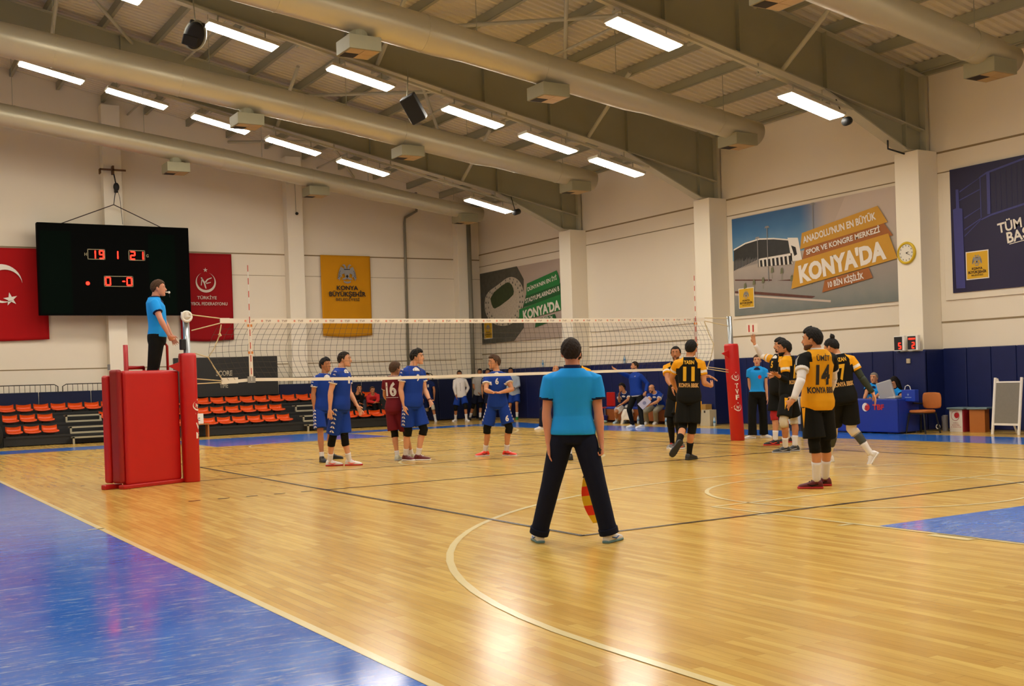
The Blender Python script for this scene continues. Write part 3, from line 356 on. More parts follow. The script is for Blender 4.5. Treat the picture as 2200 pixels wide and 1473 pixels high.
# padding on the walls
m = MB(); y = YB-.1
ys = []
for i, py in enumerate(PIL_Y):
    top = (PIL_Y[i-1]-.36) if i else YB-.1; bot = py+.36; n = 10 if i else 8
    for k in range(n):
        a = bot+(top-bot)*k/n; b2 = bot+(top-bot)*(k+1)/n; m.bb(XW-.07, XW, a+.004, b2-.004, .03, 1.73)
    m.bb(14.03, 14.11, py-.38, py+.38, .03, 1.69); m.bb(14.05, XW, py-.38, py-.31, .03, 1.72); m.bb(14.05, XW, py+.31, py+.38, .03, 1.72)
struct(m, 'trim_6', M_PAD, bevel=.02)
m = MB(); k = XL
while k < XW-.2:
    m.bb(k+.006, min(k+1.44, XW-.1), YB-.46 if False else YB-.44, YB-.38, .03, 1.45); k += 1.45
struct(m, 'trim_7', mat('dark_navy_pad', '0c1638', rough=.6, spec=.3, var=.15, scale=5), bevel=.02)
# ---------------------------------------------------------------- roof
m = MB(); prof = []
yy = YF
while yy < YB:
    for dy, dz in ((0, 0), (.07, 0), (.10, .045), (.17, .045)): prof.append((yy+dy, dz))
    yy += .2
vs = []; fs = []; n = len(prof)
for x in (XW+.1, XRG, XL-.1):
    for (y, dz) in prof: vs.append((x, y, rz(x)+.2+dz))
for j in range(2):
    for i in range(n-1): fs.append((j*n+i, j*n+i+1, (j+1)*n+i+1, (j+1)*n+i))
m.add(vs, fs); struct(m, 'ceiling', M_DECK)
m = MB()
xs = [14.45 - 1.27*k for k in range(14)]
for x in xs+[2*XRG-x for x in xs]:
    z = rz(x); m.bb(x-.03, x+.03, YF, YB, z, z+.2); m.bb(x-.03, x+.06, YF, YB, z-.006, z+.006)
struct(m, 'trim_8', M_STEEL)
m = MB(); m.bb(XW-.12, XW-.02, YF, YB, 7.55, 7.78); struct(m, 'trim_9', M_STEEL)
BEAMS = []
# rafters with haunches, stiffeners
for i, y in enumerate(PIL_Y[:5]):
    root = thing('roof_beam', (7, y, 0), ['olive steel rafter above the far small lamps nearest the end wall', 'olive steel rafter crossing the middle of the hall on the narrow pillar', 'olive steel rafter ending at the pillar with the yellow clock', 'olive steel rafter overhead beyond the top of the picture', 'olive steel rafter overhead nearest the camera'][i], 'roof beam', 'steel roof beams'); BEAMS.append(root)
    for side in (1, -1):
        def X(x): return x if side > 0 else 2*XRG-x
        def prism(mb, pts, y0, y1):
            mb.poly([(X(px), y0, pz) for px, pz in pts], (0, y1-y0, 0))
        w = MB(); bt = lambda x: 9.3-.2*x; tp = lambda x: 10.48-.2*x
        prism(w, [(XRG, bt(XRG)), (14.6, bt(14.6)), (14.6, tp(14.6)), (XRG, tp(XRG))], y-.008, y+.008)
        prism(w, [(11.7, bt(11.7)), (14.0, 5.95), (14.6, 5.95), (14.6, bt(14.6))], y-.008, y+.008)
        for xs_ in (14.0, 11.7, 9.4, 7.6, 4.2, .9, -2):
            zb = 5.95 if xs_ == 14.0 else bt(xs_); prism(w, [(xs_-.01, zb), (xs_+.01, zb), (xs_+.01, tp(xs_)), (xs_-.01, tp(xs_))], y-.11, y+.11)
        w.build('web', M_STEEL, root)
        w = MB()
        for f, t in ((tp, 0), (bt, 0)):
            prism(w, [(XRG, f(XRG)-.012), (14.6, f(14.6)-.012), (14.6, f(14.6)+.012), (XRG, f(XRG)+.012)], y-.14, y+.14)
        prism(w, [(11.6, bt(11.6)-.02), (14.0, 5.93), (14.62, 5.93), (14.62, 5.96), (14.0, 5.96), (11.6, bt(11.6)+.01)], y-.14, y+.14)
        w.bb(min(X(14.55), X(14.65)), max(X(14.55), X(14.65)), y-.16, y+.16, 5.93, tp(14.6)); w.build('flange', M_STEEL2, root)
        w = MB()
        for xs_ in (10.5, 4.9, -.8):
            for sy in (-1, 1): w.cyl((X(xs_), y+sy*.1, bt(xs_)+.05), (X(xs_-.05), y+sy*1.9, rz(xs_)-.03), .048, 10)
        w.build('fly_brace', M_STEEL2, root)
# diagonal wind bracing between purlins
m = MB()
for j in range(4):
    y0, y1 = PIL_Y[j], PIL_Y[j+1]
    for (a, b2) in ((9.9, 5.6), (1.2, -2.8)):
        for p, q in (((a, y0), (b2, y1)), ((b2, y0), (a, y1))): m.cyl((p[0], p[1], rz(p[0])-.12), (q[0], q[1], rz(q[0])-.12), .045, 8)
for x in (8.6, 2.5): m.cyl((x, YF, rz(x)-.15), (x, YB, rz(x)-.15), .03, 8)
y0, y1 = PIL_Y[0], YB
for p, q in (((9.9, y0), (5.6, y1)), ((5.6, y0), (9.9, y1))): m.cyl((p[0], p[1], rz(p[0])-.12), (q[0], q[1], rz(q[0])-.12), .045, 8)
struct(m, 'trim_10', M_STEEL2)
# ---------------------------------------------------------------- air ducts with diffuser boxes
M_DIFF = mat('diffuser_paint', '938d6e', rough=.6, var=.05); M_GRILLE = mat('tan_grille', 'b89a62', rough=.6, var=.05); M_DARKG = mat('dark_opening', '2b2418', rough=.9, var=.05)
def duct_z(x): return 8.67-.128*x if x < 5 else (8.03-.145*(x-5))
dl = {15.3: 'thinnest pale air duct running along the end wall above the scoreboard', 8.9: 'pale round air duct over the far half of the court', 2.3: 'large pale round air duct crossing above the net', -4.3: 'pale round air duct in the top right corner of the picture', -10.8: 'pale round air duct above the near end of the hall'}
for Y, lab in dl.items():
    dz = 0.0 if Y != 15.3 else -.06
    root = thing('air_duct', (7, Y, 0), lab, 'air duct', 'ceiling air ducts')
    k = .84 if Y == 15.3 else 1.0
    xs_ = [-12, -3, 1, 4.7, 5.3, 9.3, 9.8, 12.2, 13.0]; rs = [.36, .36, .36, .36, .325, .325, .285, .28, .27]
    w = MB(); w.tube([(x, Y, duct_z(x)+dz) for x in xs_], [r*k for r in rs], 28); o = w.build('duct_pipe', M_DUCT, root, smooth=True); o.data.polygons.foreach_set('use_smooth', [True]*len(o.data.polygons))
    for x in (-1.2, 1.5, 4.4, 7.1, 9.55, 11.8):
        w = MB()
        r = (.36 if x < 5 else .325 if x < 9.5 else .285)*k; z = duct_z(x)+dz
        w.tube([(x-.015, Y, z+.002), (x+.015, Y, z-.002)], r+.008, 28); w.build('seam_band', M_DUCT, root)
    for x in (-1.2, 2.2, 5.6, 9.0, 12.0): w = MB(); w.cyl((x, Y, duct_z(x)+.25), (x, Y, rz(x)+.05), .008, 6); w.build('hanger_rod', M_STEEL, root)
    for x, zb in ((3.05, 7.55), (7.25, 7.12), (12.4, 6.53)):
        d = MB(); d.cyl((x, Y, zb+.28), (x, Y, duct_z(x)+dz-.2), .17, 18); d.bb(x-.32, x+.32, Y-.32, Y+.32, zb, zb+.26); dm = d.build('diffuser_box', M_DIFF, root, bevel=.008)
        d = MB(); d.bb(x-.28, x-.005, Y-.28, Y-.005, zb-.006, zb-.001); d.bb(x+.005, x+.28, Y+.005, Y+.28, zb-.006, zb-.001); d.bb(x+.005, x+.28, Y-.28, Y-.005, zb-.006, zb-.001); d.build('grille', M_GRILLE, dm)
        d = MB(); d.bb(x-.28, x-.005, Y+.005, Y+.28, zb-.006, zb-.001); d.build('opening', M_DARKG, dm)
# ---------------------------------------------------------------- lamps
M_LAMP = bpy.data.materials.new('lamp_glow'); M_LAMP.use_nodes = True
b_ = M_LAMP.node_tree.nodes['Principled BSDF']; b_.inputs['Base Color'].default_value = (1, 1, 1, 1)
b_.inputs['Emission Color'].default_value = (1.0, .935, .83, 1); b_.inputs['Emission Strength'].default_value = LAMP_POWER
M_HOUSE = mat('lamp_housing', 'b8b09c', rough=.5, var=.03)
def lamp_z(x): x = x if x >= XRG else 2*XRG-x; return 8.91-.216*x
root = thing('ceiling_lamp', (0, 0, 0), '', 'ceiling lamp')
sl = math.atan(.216); Rl = Matrix.Rotation(sl, 3, 'Y')
m = MB(); m.box(Rl @ V((0, 0, .045)), (1.5, .42, .07), R=Rl); m.build('housing', M_HOUSE, root, bevel=.01)
m = MB(); m.box(Rl @ V((0, 0, .0)), (1.42, .36, .03), R=Rl); m.build('diffuser', M_LAMP, root)
for x in (-.5, .5): m = MB(); m.cyl(Rl @ V((x, 0, .06)), Rl @ V((x, 0, .06)) + V((0, .0, .22)), .012, 6); m.build('hanger', M_STEEL, root)
rowA = [-1.0+.2, 1.18, 3.28, 5.23, 7.24, 11.2]; rowB = [-.9, 1.8, 4.4, 7.15, 9.18, 11.17]; rowC = [-.9, 1.6, 4.2, 6.95, 11.03]
rows = [(11.7, rowA, 'far'), (5.3, rowB, 'middle'), (-1.3, rowC, 'near'), (-7.8, rowB, 'x'), (-14.3, rowB, 'x')]
words = ['first', 'second', 'third', 'fourth', 'fifth', 'sixth']; first = True
for Y, xr, nm in rows:
    for mir in (0, 1):
        for i, x in enumerate(xr):
            xx = x if not mir else 2*XRG-x
            if mir and i % 2: continue
            o = root if first else copy_tree(root); first = False
            o.location = (xx, Y, lamp_z(xx))
            if mir: o.rotation_euler = (0, 0, math.pi)
            if nm == 'x' or mir or (nm != 'far' and x < 1.7): lab = 'white tube lamp hanging above the camera side, outside the picture'
            else:
                vis = [q for q in xr if nm == 'far' or q > 1.7]
                if nm == 'near': vis = [6.95, 11.03]
                if x not in vis: lab = 'white tube lamp hanging above the camera side, outside the picture'
                elif nm == 'near': lab = 'large lit ceiling lamp at top centre right, above the big air duct' if x < 8 else 'large lit ceiling lamp beside the rafter of the clock pillar'
                elif nm == 'middle': lab = ['lit tube lamp beside the round black loudspeaker', 'lit tube lamp between the two hanging loudspeakers', 'lit tube lamp just right of the tilted black loudspeaker', 'lit tube lamp of the middle row, last but one from the right wall', 'lit tube lamp of the middle row, nearest the right wall'][vis.index(x)]
                else: lab = 'lit tube lamp, %s from the left in the far lamp row' % words[vis.index(x)]
            tag(o, lab, 'ceiling lamp', 'lit ceiling lamps')
# cable trays that carry the lamps
for bi, Y in enumerate((11.75, 5.35, -1.25)):
    m = MB(); a = (-3, lamp_z(-3)+.29); b2 = (12.2, lamp_z(12.2)+.29)
    m.poly([(a[0], Y-.04, a[1]), (b2[0], Y-.04, b2[1]), (b2[0], Y-.04, b2[1]+.05), (a[0], Y-.04, a[1]+.05)], (0, .08, 0))
    for k in range(9):
        x = -2+1.7*k; m.bb(x-.02, x+.02, Y-.02, Y+.25, lamp_z(x)+.3, lamp_z(x)+.34); m.bb(x-.015, x+.015, Y+.2, Y+.23, lamp_z(x)+.3, 9.3-.2*x)
    m.build('cable_tray', M_STEEL2, BEAMS[bi])
# ---------------------------------------------------------------- banners on the walls
def RW(d=0): return Flat((XW-d, 0, 0), (0, -1, 0), (0, 0, 1), (-1, 0, 0))    # right wall: x on the plane = -world Y
def BW(d=0): return Flat((0, YB-d, 0), (1, 0, 0), (0, 0, 1), (0, -1, 0))
def fl(pts): return [(-y, z) for y, z in pts]
M_PRINTW = mat('print_white', 'e8e0d2', rough=.6, var=.02); M_PRINTP = mat('print_pale', 'c6b3a2', rough=.6, var=.02)
M_GOLD = mat('print_gold', 'c8921c', rough=.6, var=.04); M_BROWN = mat('print_brown', 'a35e1e', rough=.6, var=.04); M_INK = mat('print_ink', '1d160e', rough=.7, var=.02)
M_GREY = mat('print_grey', '8d8a86', rough=.6, var=.05); M_GREENP = mat('print_green', '1f7a3a', rough=.6, var=.04); M_GREEND = mat('print_dark_green', '1a5a2c', rough=.6, var=.04)
M_YEL = mat('print_yellow', 'd8a712', rough=.6, var=.03)
def grad_mat(name, stops, axis=2, z0=0, z1=1, nscale=0, namt=0):
    m = bpy.data.materials.new(name); m.use_nodes = True; nt = m.node_tree; b = nt.nodes['Principled BSDF']; L = nt.links; b.inputs['Roughness'].default_value = .6
    tc = nt.nodes.new('ShaderNodeTexCoord'); sp = nt.nodes.new('ShaderNodeSeparateXYZ'); L.new(tc.outputs['Object'], sp.inputs[0])
    mr = nt.nodes.new('ShaderNodeMapRange'); mr.inputs[1].default_value = z0; mr.inputs[2].default_value = z1; L.new(sp.outputs[axis], mr.inputs[0])
    src = mr.outputs[0]
    if namt:
        nz = nt.nodes.new('ShaderNodeTexNoise'); nz.inputs['Scale'].default_value = nscale; nz.inputs['Detail'].default_value = 8; L.new(tc.outputs['Object'], nz.inputs['Vector'])
        ma = nt.nodes.new('ShaderNodeMath'); ma.operation = 'MULTIPLY_ADD'; ma.inputs[1].default_value = namt; L.new(nz.outputs['Fac'], ma.inputs[0]); L.new(src, ma.inputs[2]); src = ma.outputs[0]
    rp = nt.nodes.new('ShaderNodeValToRGB'); L.new(src, rp.inputs[0])
    while len(rp.color_ramp.elements) < len(stops): rp.color_ramp.elements.new(.5)
    for e, (p, c) in zip(rp.color_ramp.elements, stops): e.position = p; e.color = srgb(c)
    L.new(rp.outputs[0], b.inputs['Base Color']); return m
def eagle(F, mb_g, mb_d, cx, cy, s, d):
    """double headed eagle crest, s = half height"""
    P = lambda pts: [(cx+x*s, cy+y*s) for x, y in pts]
    for k in (1, -1):
        wing = [(.15,.35),(.45,.62),(.72,.75),(.85,.45),(.98,.1),(1.05,-.3),(1.12,-.62),(.98,-.55),(.95,-.8),(.82,-.55),(.75,-.3),(.55,-.45),(.62,-.1),(.3,.05)]
        F.polyg(mb_g, P([(k*x, y) for x, y in wing]), d)
        for q in ((.75,.35,.95,.05),(.8,.1,1.0,-.2),(.8,-.15,1.04,-.42)):
            F.polyg(mb_d, P([(k*q[0], q[1]), (k*q[2], q[3]), (k*q[2], q[3]-.07), (k*q[0], q[1]-.07)]), d+.003)
        head = [(.02,.45),(.1,.8),(.25,1.0),(.42,1.0),(.55,.88),(.4,.86),(.3,.72),(.28,.5)]
        F.polyg(mb_g, P([(k*x, y) for x, y in head]), d+.001)
        F.polyg(mb_g, P([(k*.12,-.35),(k*.5,-.52),(k*.62,-.62),(k*.3,-.66),(k*.1,-.6)]), d+.001)
    F.polyg(mb_g, P([(-.34,.48),(.34,.48),(.36,.15),(.22,-.35),(0,-.6),(-.22,-.35),(-.36,.15)]), d+.002)
    F.polyg(mb_g, P([(-.45,-.75),(-.2,-.86),(.2,-.86),(.45,-.75),(.36,-.98),(0,-1.08),(-.36,-.98)]), d+.002)
    for q in ((-.3,.47),): F.polyg(mb_d, P([(-.36,.5),(.36,.5),(.33,.42),(-.33,.42)]), d+.004)
    F.polyg(mb_d, P([(-.16,-.28),(0,-.1),(.16,-.28),(0,-.5)]), d+.004)
def crest(parent, F, x0, x1, z0, z1, d, plate=True, lab=None):
    """yellow plate with the eagle crest and three lines of lettering"""
    cx = (x0+x1)/2; w = x1-x0; h = z1-z0
    if plate:
        m = MB(); F.polyg(m, [(x0-.02, z0-.02), (x1+.02, z0-.02), (x1+.02, z1+.02), (x0-.02, z1+.02)], d-.003); m.build('logo_border', M_PRINTW, parent)
        m = MB(); F.polyg(m, [(x0, z0), (x1, z0), (x1, z1), (x0, z1)], d); m.build('logo_plate', M_YEL, parent)
    g = MB(); dk = MB(); eagle(F, g, dk, cx, z0+h*.68, h*.2, d+.006); g.build('eagle_crest', M_GREY, parent); dk.build('crest_detail', M_INK, parent)
    t = MB(); F.text(t, 'KONYA', cx, z0+h*.33, h*.09, d+.006, w*.5, .03); F.text(t, 'B\u00dcY\u00dcK\u015eEH\u0130R', cx, z0+h*.19, h*.1, d+.006, w*.86, .03); F.text(t, 'BELED\u0130YES\u0130', cx, z0+h*.09, h*.06, d+.006, w*.55, .01)
    t.build('lettering', M_INK, parent)
def panel(parent, F, pts, d, th, mt, name='panel'):
    m = MB(); m.poly([F.p(x, y, d) for x, y in pts], tuple(-F.n*(-th) if False else F.n*(-th))); return m.build(name, mt, parent)
def ribbon_text(F, m, tri, txt, d, bold):
    (ax, ay), (bx, by), (cx, cy) = tri          # baseline start, baseline end, top right
    L = math.hypot(bx-ax, by-ay); ang = math.atan2(by-ay, bx-ax); h = math.hypot(cx-bx, cy-by)*.95
    F.text(m, txt, (ax+bx)/2, (ay+by)/2, h, d, L, bold, ang=ang)
F = RW(0); dd = .06
# banner with the arena photograph
r = thing('wall_banner', (XW, 2.4, 2.8), 'large wall banner with an arena picture and gold and brown ribbons', 'banner')
A = WP['A']; x0, x1 = -5.04, .25; z0, z1 = 2.82, 5.36
panel(r, F, rect(x0, x1, z0, z1), dd, .05, grad_mat('banner_picture', [(0, '5f6a66'), (.18, '84847c'), (.40, '9a8f86'), (.62, 'b5a898'), (.8, 'bfae9f'), (1, 'c3b2a2')], 2, 2.8-2.8, 5.4-2.8, 3, .12))
def chaikin(p, n=2):
    for _ in range(n):
        q = []
        for a, b in zip(p, p[1:]+p[:1]): q += [(a[0]*.75+b[0]*.25, a[1]*.75+b[1]*.25), (a[0]*.25+b[0]*.75, a[1]*.25+b[1]*.75)]
        p = q
    return p
def pl(parent, key, d, mt, nm, W_=A, F_=None, ext=None):
    m = MB(); pts = ext or fl(W_[key]); (F_ or F).polyg(m, pts, d); return m.build(nm, mt, parent)
sky = grad_mat('banner_sky', [(0, 'a9b3b8'), (.35, '6f98b4'), (.8, '3a6f9c'), (1, '2f608e')], 2, 3.9-2.8, 5.4-2.8, 2.5, .18)

def fade_right(m, y0, y1, col):
    nt = m.node_tree; b = nt.nodes['Principled BSDF']; src = b.inputs['Base Color'].links[0].from_socket; tc = nt.nodes.new('ShaderNodeTexCoord'); sp = nt.nodes.new('ShaderNodeSeparateXYZ'); nt.links.new(tc.outputs['Object'], sp.inputs[0])
    mr = nt.nodes.new('ShaderNodeMapRange'); mr.interpolation_type = 'SMOOTHSTEP'; mr.inputs[1].default_value = y0; mr.inputs[2].default_value = y1; nt.links.new(sp.outputs['Y'], mr.inputs[0])
    mx = nt.nodes.new('ShaderNodeMixRGB'); mx.inputs[2].default_value = srgb(col); nt.links.new(mr.outputs[0], mx.inputs[0]); nt.links.new(src, mx.inputs[1]); nt.links.new(mx.outputs[0], b.inputs['Base Color'])
fade_right(sky, .3, -.75, 'b8a797')
pl(r, 'sky', dd+.004, sky, 'printed_sky', ext=[(-5.04, 5.34), (-1.2, 5.34), (-1.9, 4.25), (-5.04, 4.25)]); pl(r, 'frame', dd+.012, M_PRINTW, 'printed_gate'); pl(r, 'roofdark', dd+.008, mat('print_dark', '2b2a26', rough=.6, var=.4, scale=6), 'printed_arena'); pl(r, 'arcade', dd+.012, M_PRINTW, 'printed_arcade')
m = MB()
a_ = fl(A['arcade']); 
for k in range(8):
    t = (k+.25)/8; t2 = (k+.8)/8
    lo = lambda t: (a_[3][0]+(a_[2][0]-a_[3][0])*t, a_[3][1]+(a_[2][1]-a_[3][1])*t); hi = lambda t: (a_[0][0]+(a_[1][0]-a_[0][0])*t, a_[0][1]+(a_[1][1]-a_[0][1])*t)
    F.polyg(m, [lo(t), lo(t2), (hi(t2)[0], hi(t2)[1]*.8+lo(t2)[1]*.2), (hi(t)[0], hi(t)[1]*.8+lo(t)[1]*.2)], dd+.016)
m.build('printed_arch', M_INK, r)
a0 = fl(A['roofdark']); m = MB(); tp_ = a0[:5]
for p, q in zip(tp_, tp_[1:]): F.polyg(m, [p, q, (q[0], q[1]+.035), (p[0], p[1]+.035)], dd+.014)
m.build('printed_roof_edge', M_PRINTW, r)
m = MB(); f0 = fl(A['frame']); F.polyg(m, [(f0[0][0]+.12, f0[0][1]-.2), (f0[1][0]-.08, f0[1][1]-.22), (f0[2][0]-.16, f0[2][1]+.16), (f0[3][0]+.1, f0[3][1]+.12)], dd+.016); m.build('printed_gate_opening', M_INK, r)
rr_ = random.Random(5); m = MB()
for k in range(16):
    x = -4.97+.055*k; F.polyg(m, [(x, 4.02+.006*k), (x+.02, 4.02+.006*k), (x+.03, 4.22+.1*rr_.random()), (x+.01, 4.22)], dd+.012)
m.build('printed_window', M_GREY, r)
m = MB()
for k in range(9):
    x = -4.6+.33*k; zb = 3.35+.35*rr_.random(); F.polyg(m, [(x-.008, zb), (x+.008, zb), (x+.004, zb+.2)], dd+.02); F.polyg(m, [(x-.05, zb+.14), (x+.05, zb+.16), (x+.02, zb+.3), (x-.03, zb+.27)], dd+.02)
m.build('printed_sapling', mat('print_leaf', '6f7150', rough=.7, var=.2), r)
hm = mat('print_hedge', '5e3426', rough=.7, var=.4, scale=12)
for k in ('hedge1', 'hedge2', 'hedge3'): pl(r, k, dd+.008, hm, 'printed_hedge')
pl(r, 'path', dd+.007, M_PRINTP, 'printed_path')
m = MB()
for (px, zb, zt) in ((-4.1, 4.0, 4.72), (-3.75, 3.6, 4.95), (-2.2, 4.4, 5.3)): F.polyg(m, [(px-.012, zb), (px+.012, zb), (px+.012, zt), (px-.012, zt)], dd+.017); F.polyg(m, [(px-.09, zt), (px+.09, zt), (px+.05, zt+.05), (px-.05, zt+.05)], dd+.017)
m.build('printed_lamp_post', M_GREY, r)
for k, mt in (('b2', M_BROWN), ('b4', M_BROWN), ('b1', M_GOLD), ('b3', M_GOLD)): pl(r, k, dd+(.03 if mt is M_GOLD else .024), mt, 'ribbon')
m = MB(); sh = MB()
for k, t, bo in (('t1', "ANADOLU'NUN EN B\u00dcY\u00dcK", .03), ('t2', 'SPOR VE KONGRE MERKEZ\u0130', .03), ('t3', "KONYA'DA", .05), ('t4', '10 B\u0130N K\u0130\u015e\u0130L\u0130K', .03)):
    ribbon_text(F, m, fl(A[k]), t, dd+.038, bo)
m.build('lettering', M_PRINTW, r)
crest(r, F, -4.83, -4.3, 3.02, 3.5, dd+.02)
# stadium banner
B_ = WP['B']
r = thing('wall_banner', (XW, 15, 2.6), 'wall banner with an aerial oval stadium picture and green ribbons, partly behind a pillar', 'banner')
panel(r, F, rect(-18.36, -12.42, 2.67, 5.2), dd, .05, mat('banner_pale', 'b3a294', rough=.6, var=.03))
edge = fl(B_['edge']); pl(r, 'edge', dd+.004, mat('print_city', '4d4c42', rough=.7, var=.45, scale=7), 'printed_city', B_)
pl(r, 'ring', dd+.01, mat('print_ring', 'b9ae9a', rough=.7, var=.3, scale=14), 'printed_stadium', B_, ext=chaikin(fl(B_['ring']))); pl(r, 'field', dd+.016, mat('print_field', '33401f', rough=.7, var=.35, scale=9), 'printed_pitch', B_, ext=chaikin(fl(B_['field']), 1))
rnd_ = random.Random(3); m = MB(); cx_ = sum(x for x, y in fl(B_['ring']))/12; cy_ = sum(y for x, y in fl(B_['ring']))/12
for (x, y) in chaikin(fl(B_['ring']), 1):
    for k in (.93, .8):
        X_, Y_ = cx_+(x-cx_)*k, cy_+(y-cy_)*k; F.polyg(m, [(X_-.05, Y_-.03), (X_+.06*rnd_.random(), Y_-.04), (X_, Y_+.05)], dd+.013)
m.build('printed_roof_gap', mat('print_gap', '4b4d48', rough=.7, var=.1), r)
for k, mt, q in (('b2', M_GREEND, .02), ('b4', M_GREEND, .02), ('b1', M_GREENP, .026), ('b3', M_GREENP, .026)):
    pts = fl(B_[k])
    if k in ('b1', 'b2', 'b3'):
        dx = .55 if k != 'b1' else .0
        pts = [(x+(dx if x > -13.35 else 0), y+(dx*.12 if x > -13.35 else 0)) for x, y in pts]
    pl(r, k, dd+q, mt, 'ribbon', ext=pts)
m = MB()
for k, t, bo in (('t1', "D\u00dcNYA'NIN EN \u0130Y\u0130", .02), ('t2', 'STADYUMLARINDAN B', .02), ('t3', "KONYA'DA", .04), ('t4', '42 B\u0130N K\u0130\u015e\u0130L\u0130K' if False else 'K\u0130\u015e\u0130L\u0130K', .02)): ribbon_text(F, m, fl(B_[k]), t, dd+.034, bo)
m.build('lettering', M_PRINTW, r); crest(r, F, -18.15, -17.6, 2.85, 3.42, dd+.02)
# dark blue banner with a net drawing
C_ = WP['C']; MN = mat('print_navy', '17103a', rough=.55, var=.08); ML = mat('print_blue_line', '3a3c7e', rough=.55, var=.04)
r = thing('wall_banner', (XW, -3.5, 2.9), 'dark blue wall banner with a drawn net at the right edge', 'banner')
panel(r, F, rect(1.66, 7.0, 2.88, 5.46), dd, .06, MN)
for k in ('post', 'band1', 'mast', 'low', 'c1', 'c2', 'c3', 'c4', 'c5', 'c6'):
    pts = fl(C_[k])
    if k in ('band1', 'low'): pts = [(x+(3.2 if x > 3.2 else 0), y+(.45 if x > 3.2 else 0)) for x, y in pts]
    pl(r, k, dd+.004+(.003 if k in ('post', 'mast') else 0), ML, 'drawn_net_line', ext=pts)
m = MB()
for k in range(14): F.polyg(m, [(2.62+k*.12, 4.35+k*.02), (2.625+k*.12, 4.35+k*.02), (2.625+k*.12, 5.2+k*.02), (2.62+k*.12, 5.2+k*.02)], dd+.004)
m.build('drawn_mesh', mat('print_faint', '25205a', rough=.6, var=.02), r)
m = MB(); F.text(m, 'T\u00dcM SPORLARDA', 3.82, 4.12, .2, dd+.01, 2.1, .025, ang=.12); F.text(m, 'BA\u015eARI', 3.45, 3.83, .22, dd+.01, .95, .025, ang=.12); F.polyg(m, [(3.02, 3.74), (3.75, 3.83), (3.75, 3.845), (3.02, 3.755)], dd+.01); m.build('lettering', M_PRINTW, r)
crest(r, F, 2.02, 2.52, 3.14, 3.68, dd+.012)
# cloth flags on the end wall (hung folds)
def cloth(mb, F, x0, x1, z0, z1, d, amp=.03, fr=3, seed=0):
    nx, nz = 26, 26; vs = []; fs = []
    for j in range(nz+1):
        for i in range(nx+1):
            u = i/nx; v = j/nz; top = (1-v)
            w = amp*(math.sin(u*fr*6.28+seed+top*1.5)*(.35+.65*top) + .5*math.sin(u*9+v*5+seed))
            sag = .06*math.sin(u*math.pi)*v*v if False else 0
            vs.append(F.p(x0+(x1-x0)*u, z0+(z1-z0)*v - .05*math.sin(u*math.pi)*(1-v), d+w))
    for j in range(nz):
        for i in range(nx): a = j*(nx+1)+i; fs.append((a, a+1, a+nx+2, a+nx+1))
    return mb.add(vs, fs)
FB = BW(0)
M_FLAG = mat('flag_red', 'a80d10', rough=.8, spec=.2, var=.08, scale=2); M_FLAG2 = mat('banner_crimson', '8d0a10', rough=.8, spec=.2, var=.08, scale=2); M_FYEL = mat('flag_yellow', 'c98a10', rough=.8, spec=.2, var=.08, scale=2)
def solidify(o, t=.004):
    md = o.modifiers.new('solid', 'SOLIDIFY'); md.thickness = t; return o
r = thing('hanging_flag', (-1.5, YB-.05, 2.9), 'large red flag with white crescent and star, behind the left end of the scoreboard', 'flag')
m = MB(); cloth(m, FB, -3.9, 0.0, 3.0, 5.66, .1, .012, 2); solidify(m.build('flag_cloth', M_FLAG, r, smooth=True))
m = MB(); FB.shape(m, crescent(-1.25, 4.62, .56, .46, .12, rot=0 if False else math.radians(-28)), .135); m.build('crescent', M_PRINTW, r)
m = MB(); FB.polyg(m, star_pts(-1.02, 4.17, .2, 100), .135); m.build('star', M_PRINTW, r)
r = thing('hanging_flag', (4.7, YB-.05, 2.9), 'crimson hanging banner with a white ring emblem, right of the scoreboard', 'banner')
m = MB(); cloth(m, FB, 3.86, 5.54, 2.93, 5.66, .1, .014, 2, 2); solidify(m.build('flag_cloth', M_FLAG2, r, smooth=True))
def ring_emblem(F, mb, cx, cy, s, d, star=True):
    F.shape(mb, crescent(cx, cy, s, s*.88, s*.13, rot=math.radians(92)), d)
    if star: F.polyg(mb, star_pts(cx, cy+s*1.22, s*.24), d)
    for pts in (((-.5,.45),(-.38,.5),(-.1,.05),(.05,-.6),(-.06,-.6),(-.2,-.1)), ((-.5,-.3),(-.42,-.3),(-.32,.4),(-.42,.4)), ((-.1,.05),(.15,.35),(.6,.5),(.6,.42),(.22,.25),(0,-.05)), ((.02,-.05),(.5,.05),(.5,-.02),(.05,-.16))):
        F.polyg(mb, [(cx+x*s, cy+y*s) for x, y in pts], d)
m = MB(); ring_emblem(FB, m, 4.68, 4.74, .32, .14); m.build('emblem', M_PRINTP, r)
m = MB(); FB.text(m, 'T\u00dcRK\u0130YE', 4.7, 4.21, .1, .14, .62, .01); FB.text(m, 'VOLEYBOL FEDERASYONU', 4.62, 4.02, .1, .145, 1.45, .01); m.build('lettering', M_PRINTP, r)
r = thing('hanging_flag', (9.4, YB-.05, 3.0), 'yellow hanging banner with a grey eagle crest on the end wall', 'banner')
m = MB(); cloth(m, FB, 8.56, 10.36, 3.03, 5.72, .1, .016, 1.5, 1); solidify(m.build('flag_cloth', M_FYEL, r, smooth=True))
crest(r, FB, 8.7, 10.25, 4.05, 5.6, .15, plate=False)
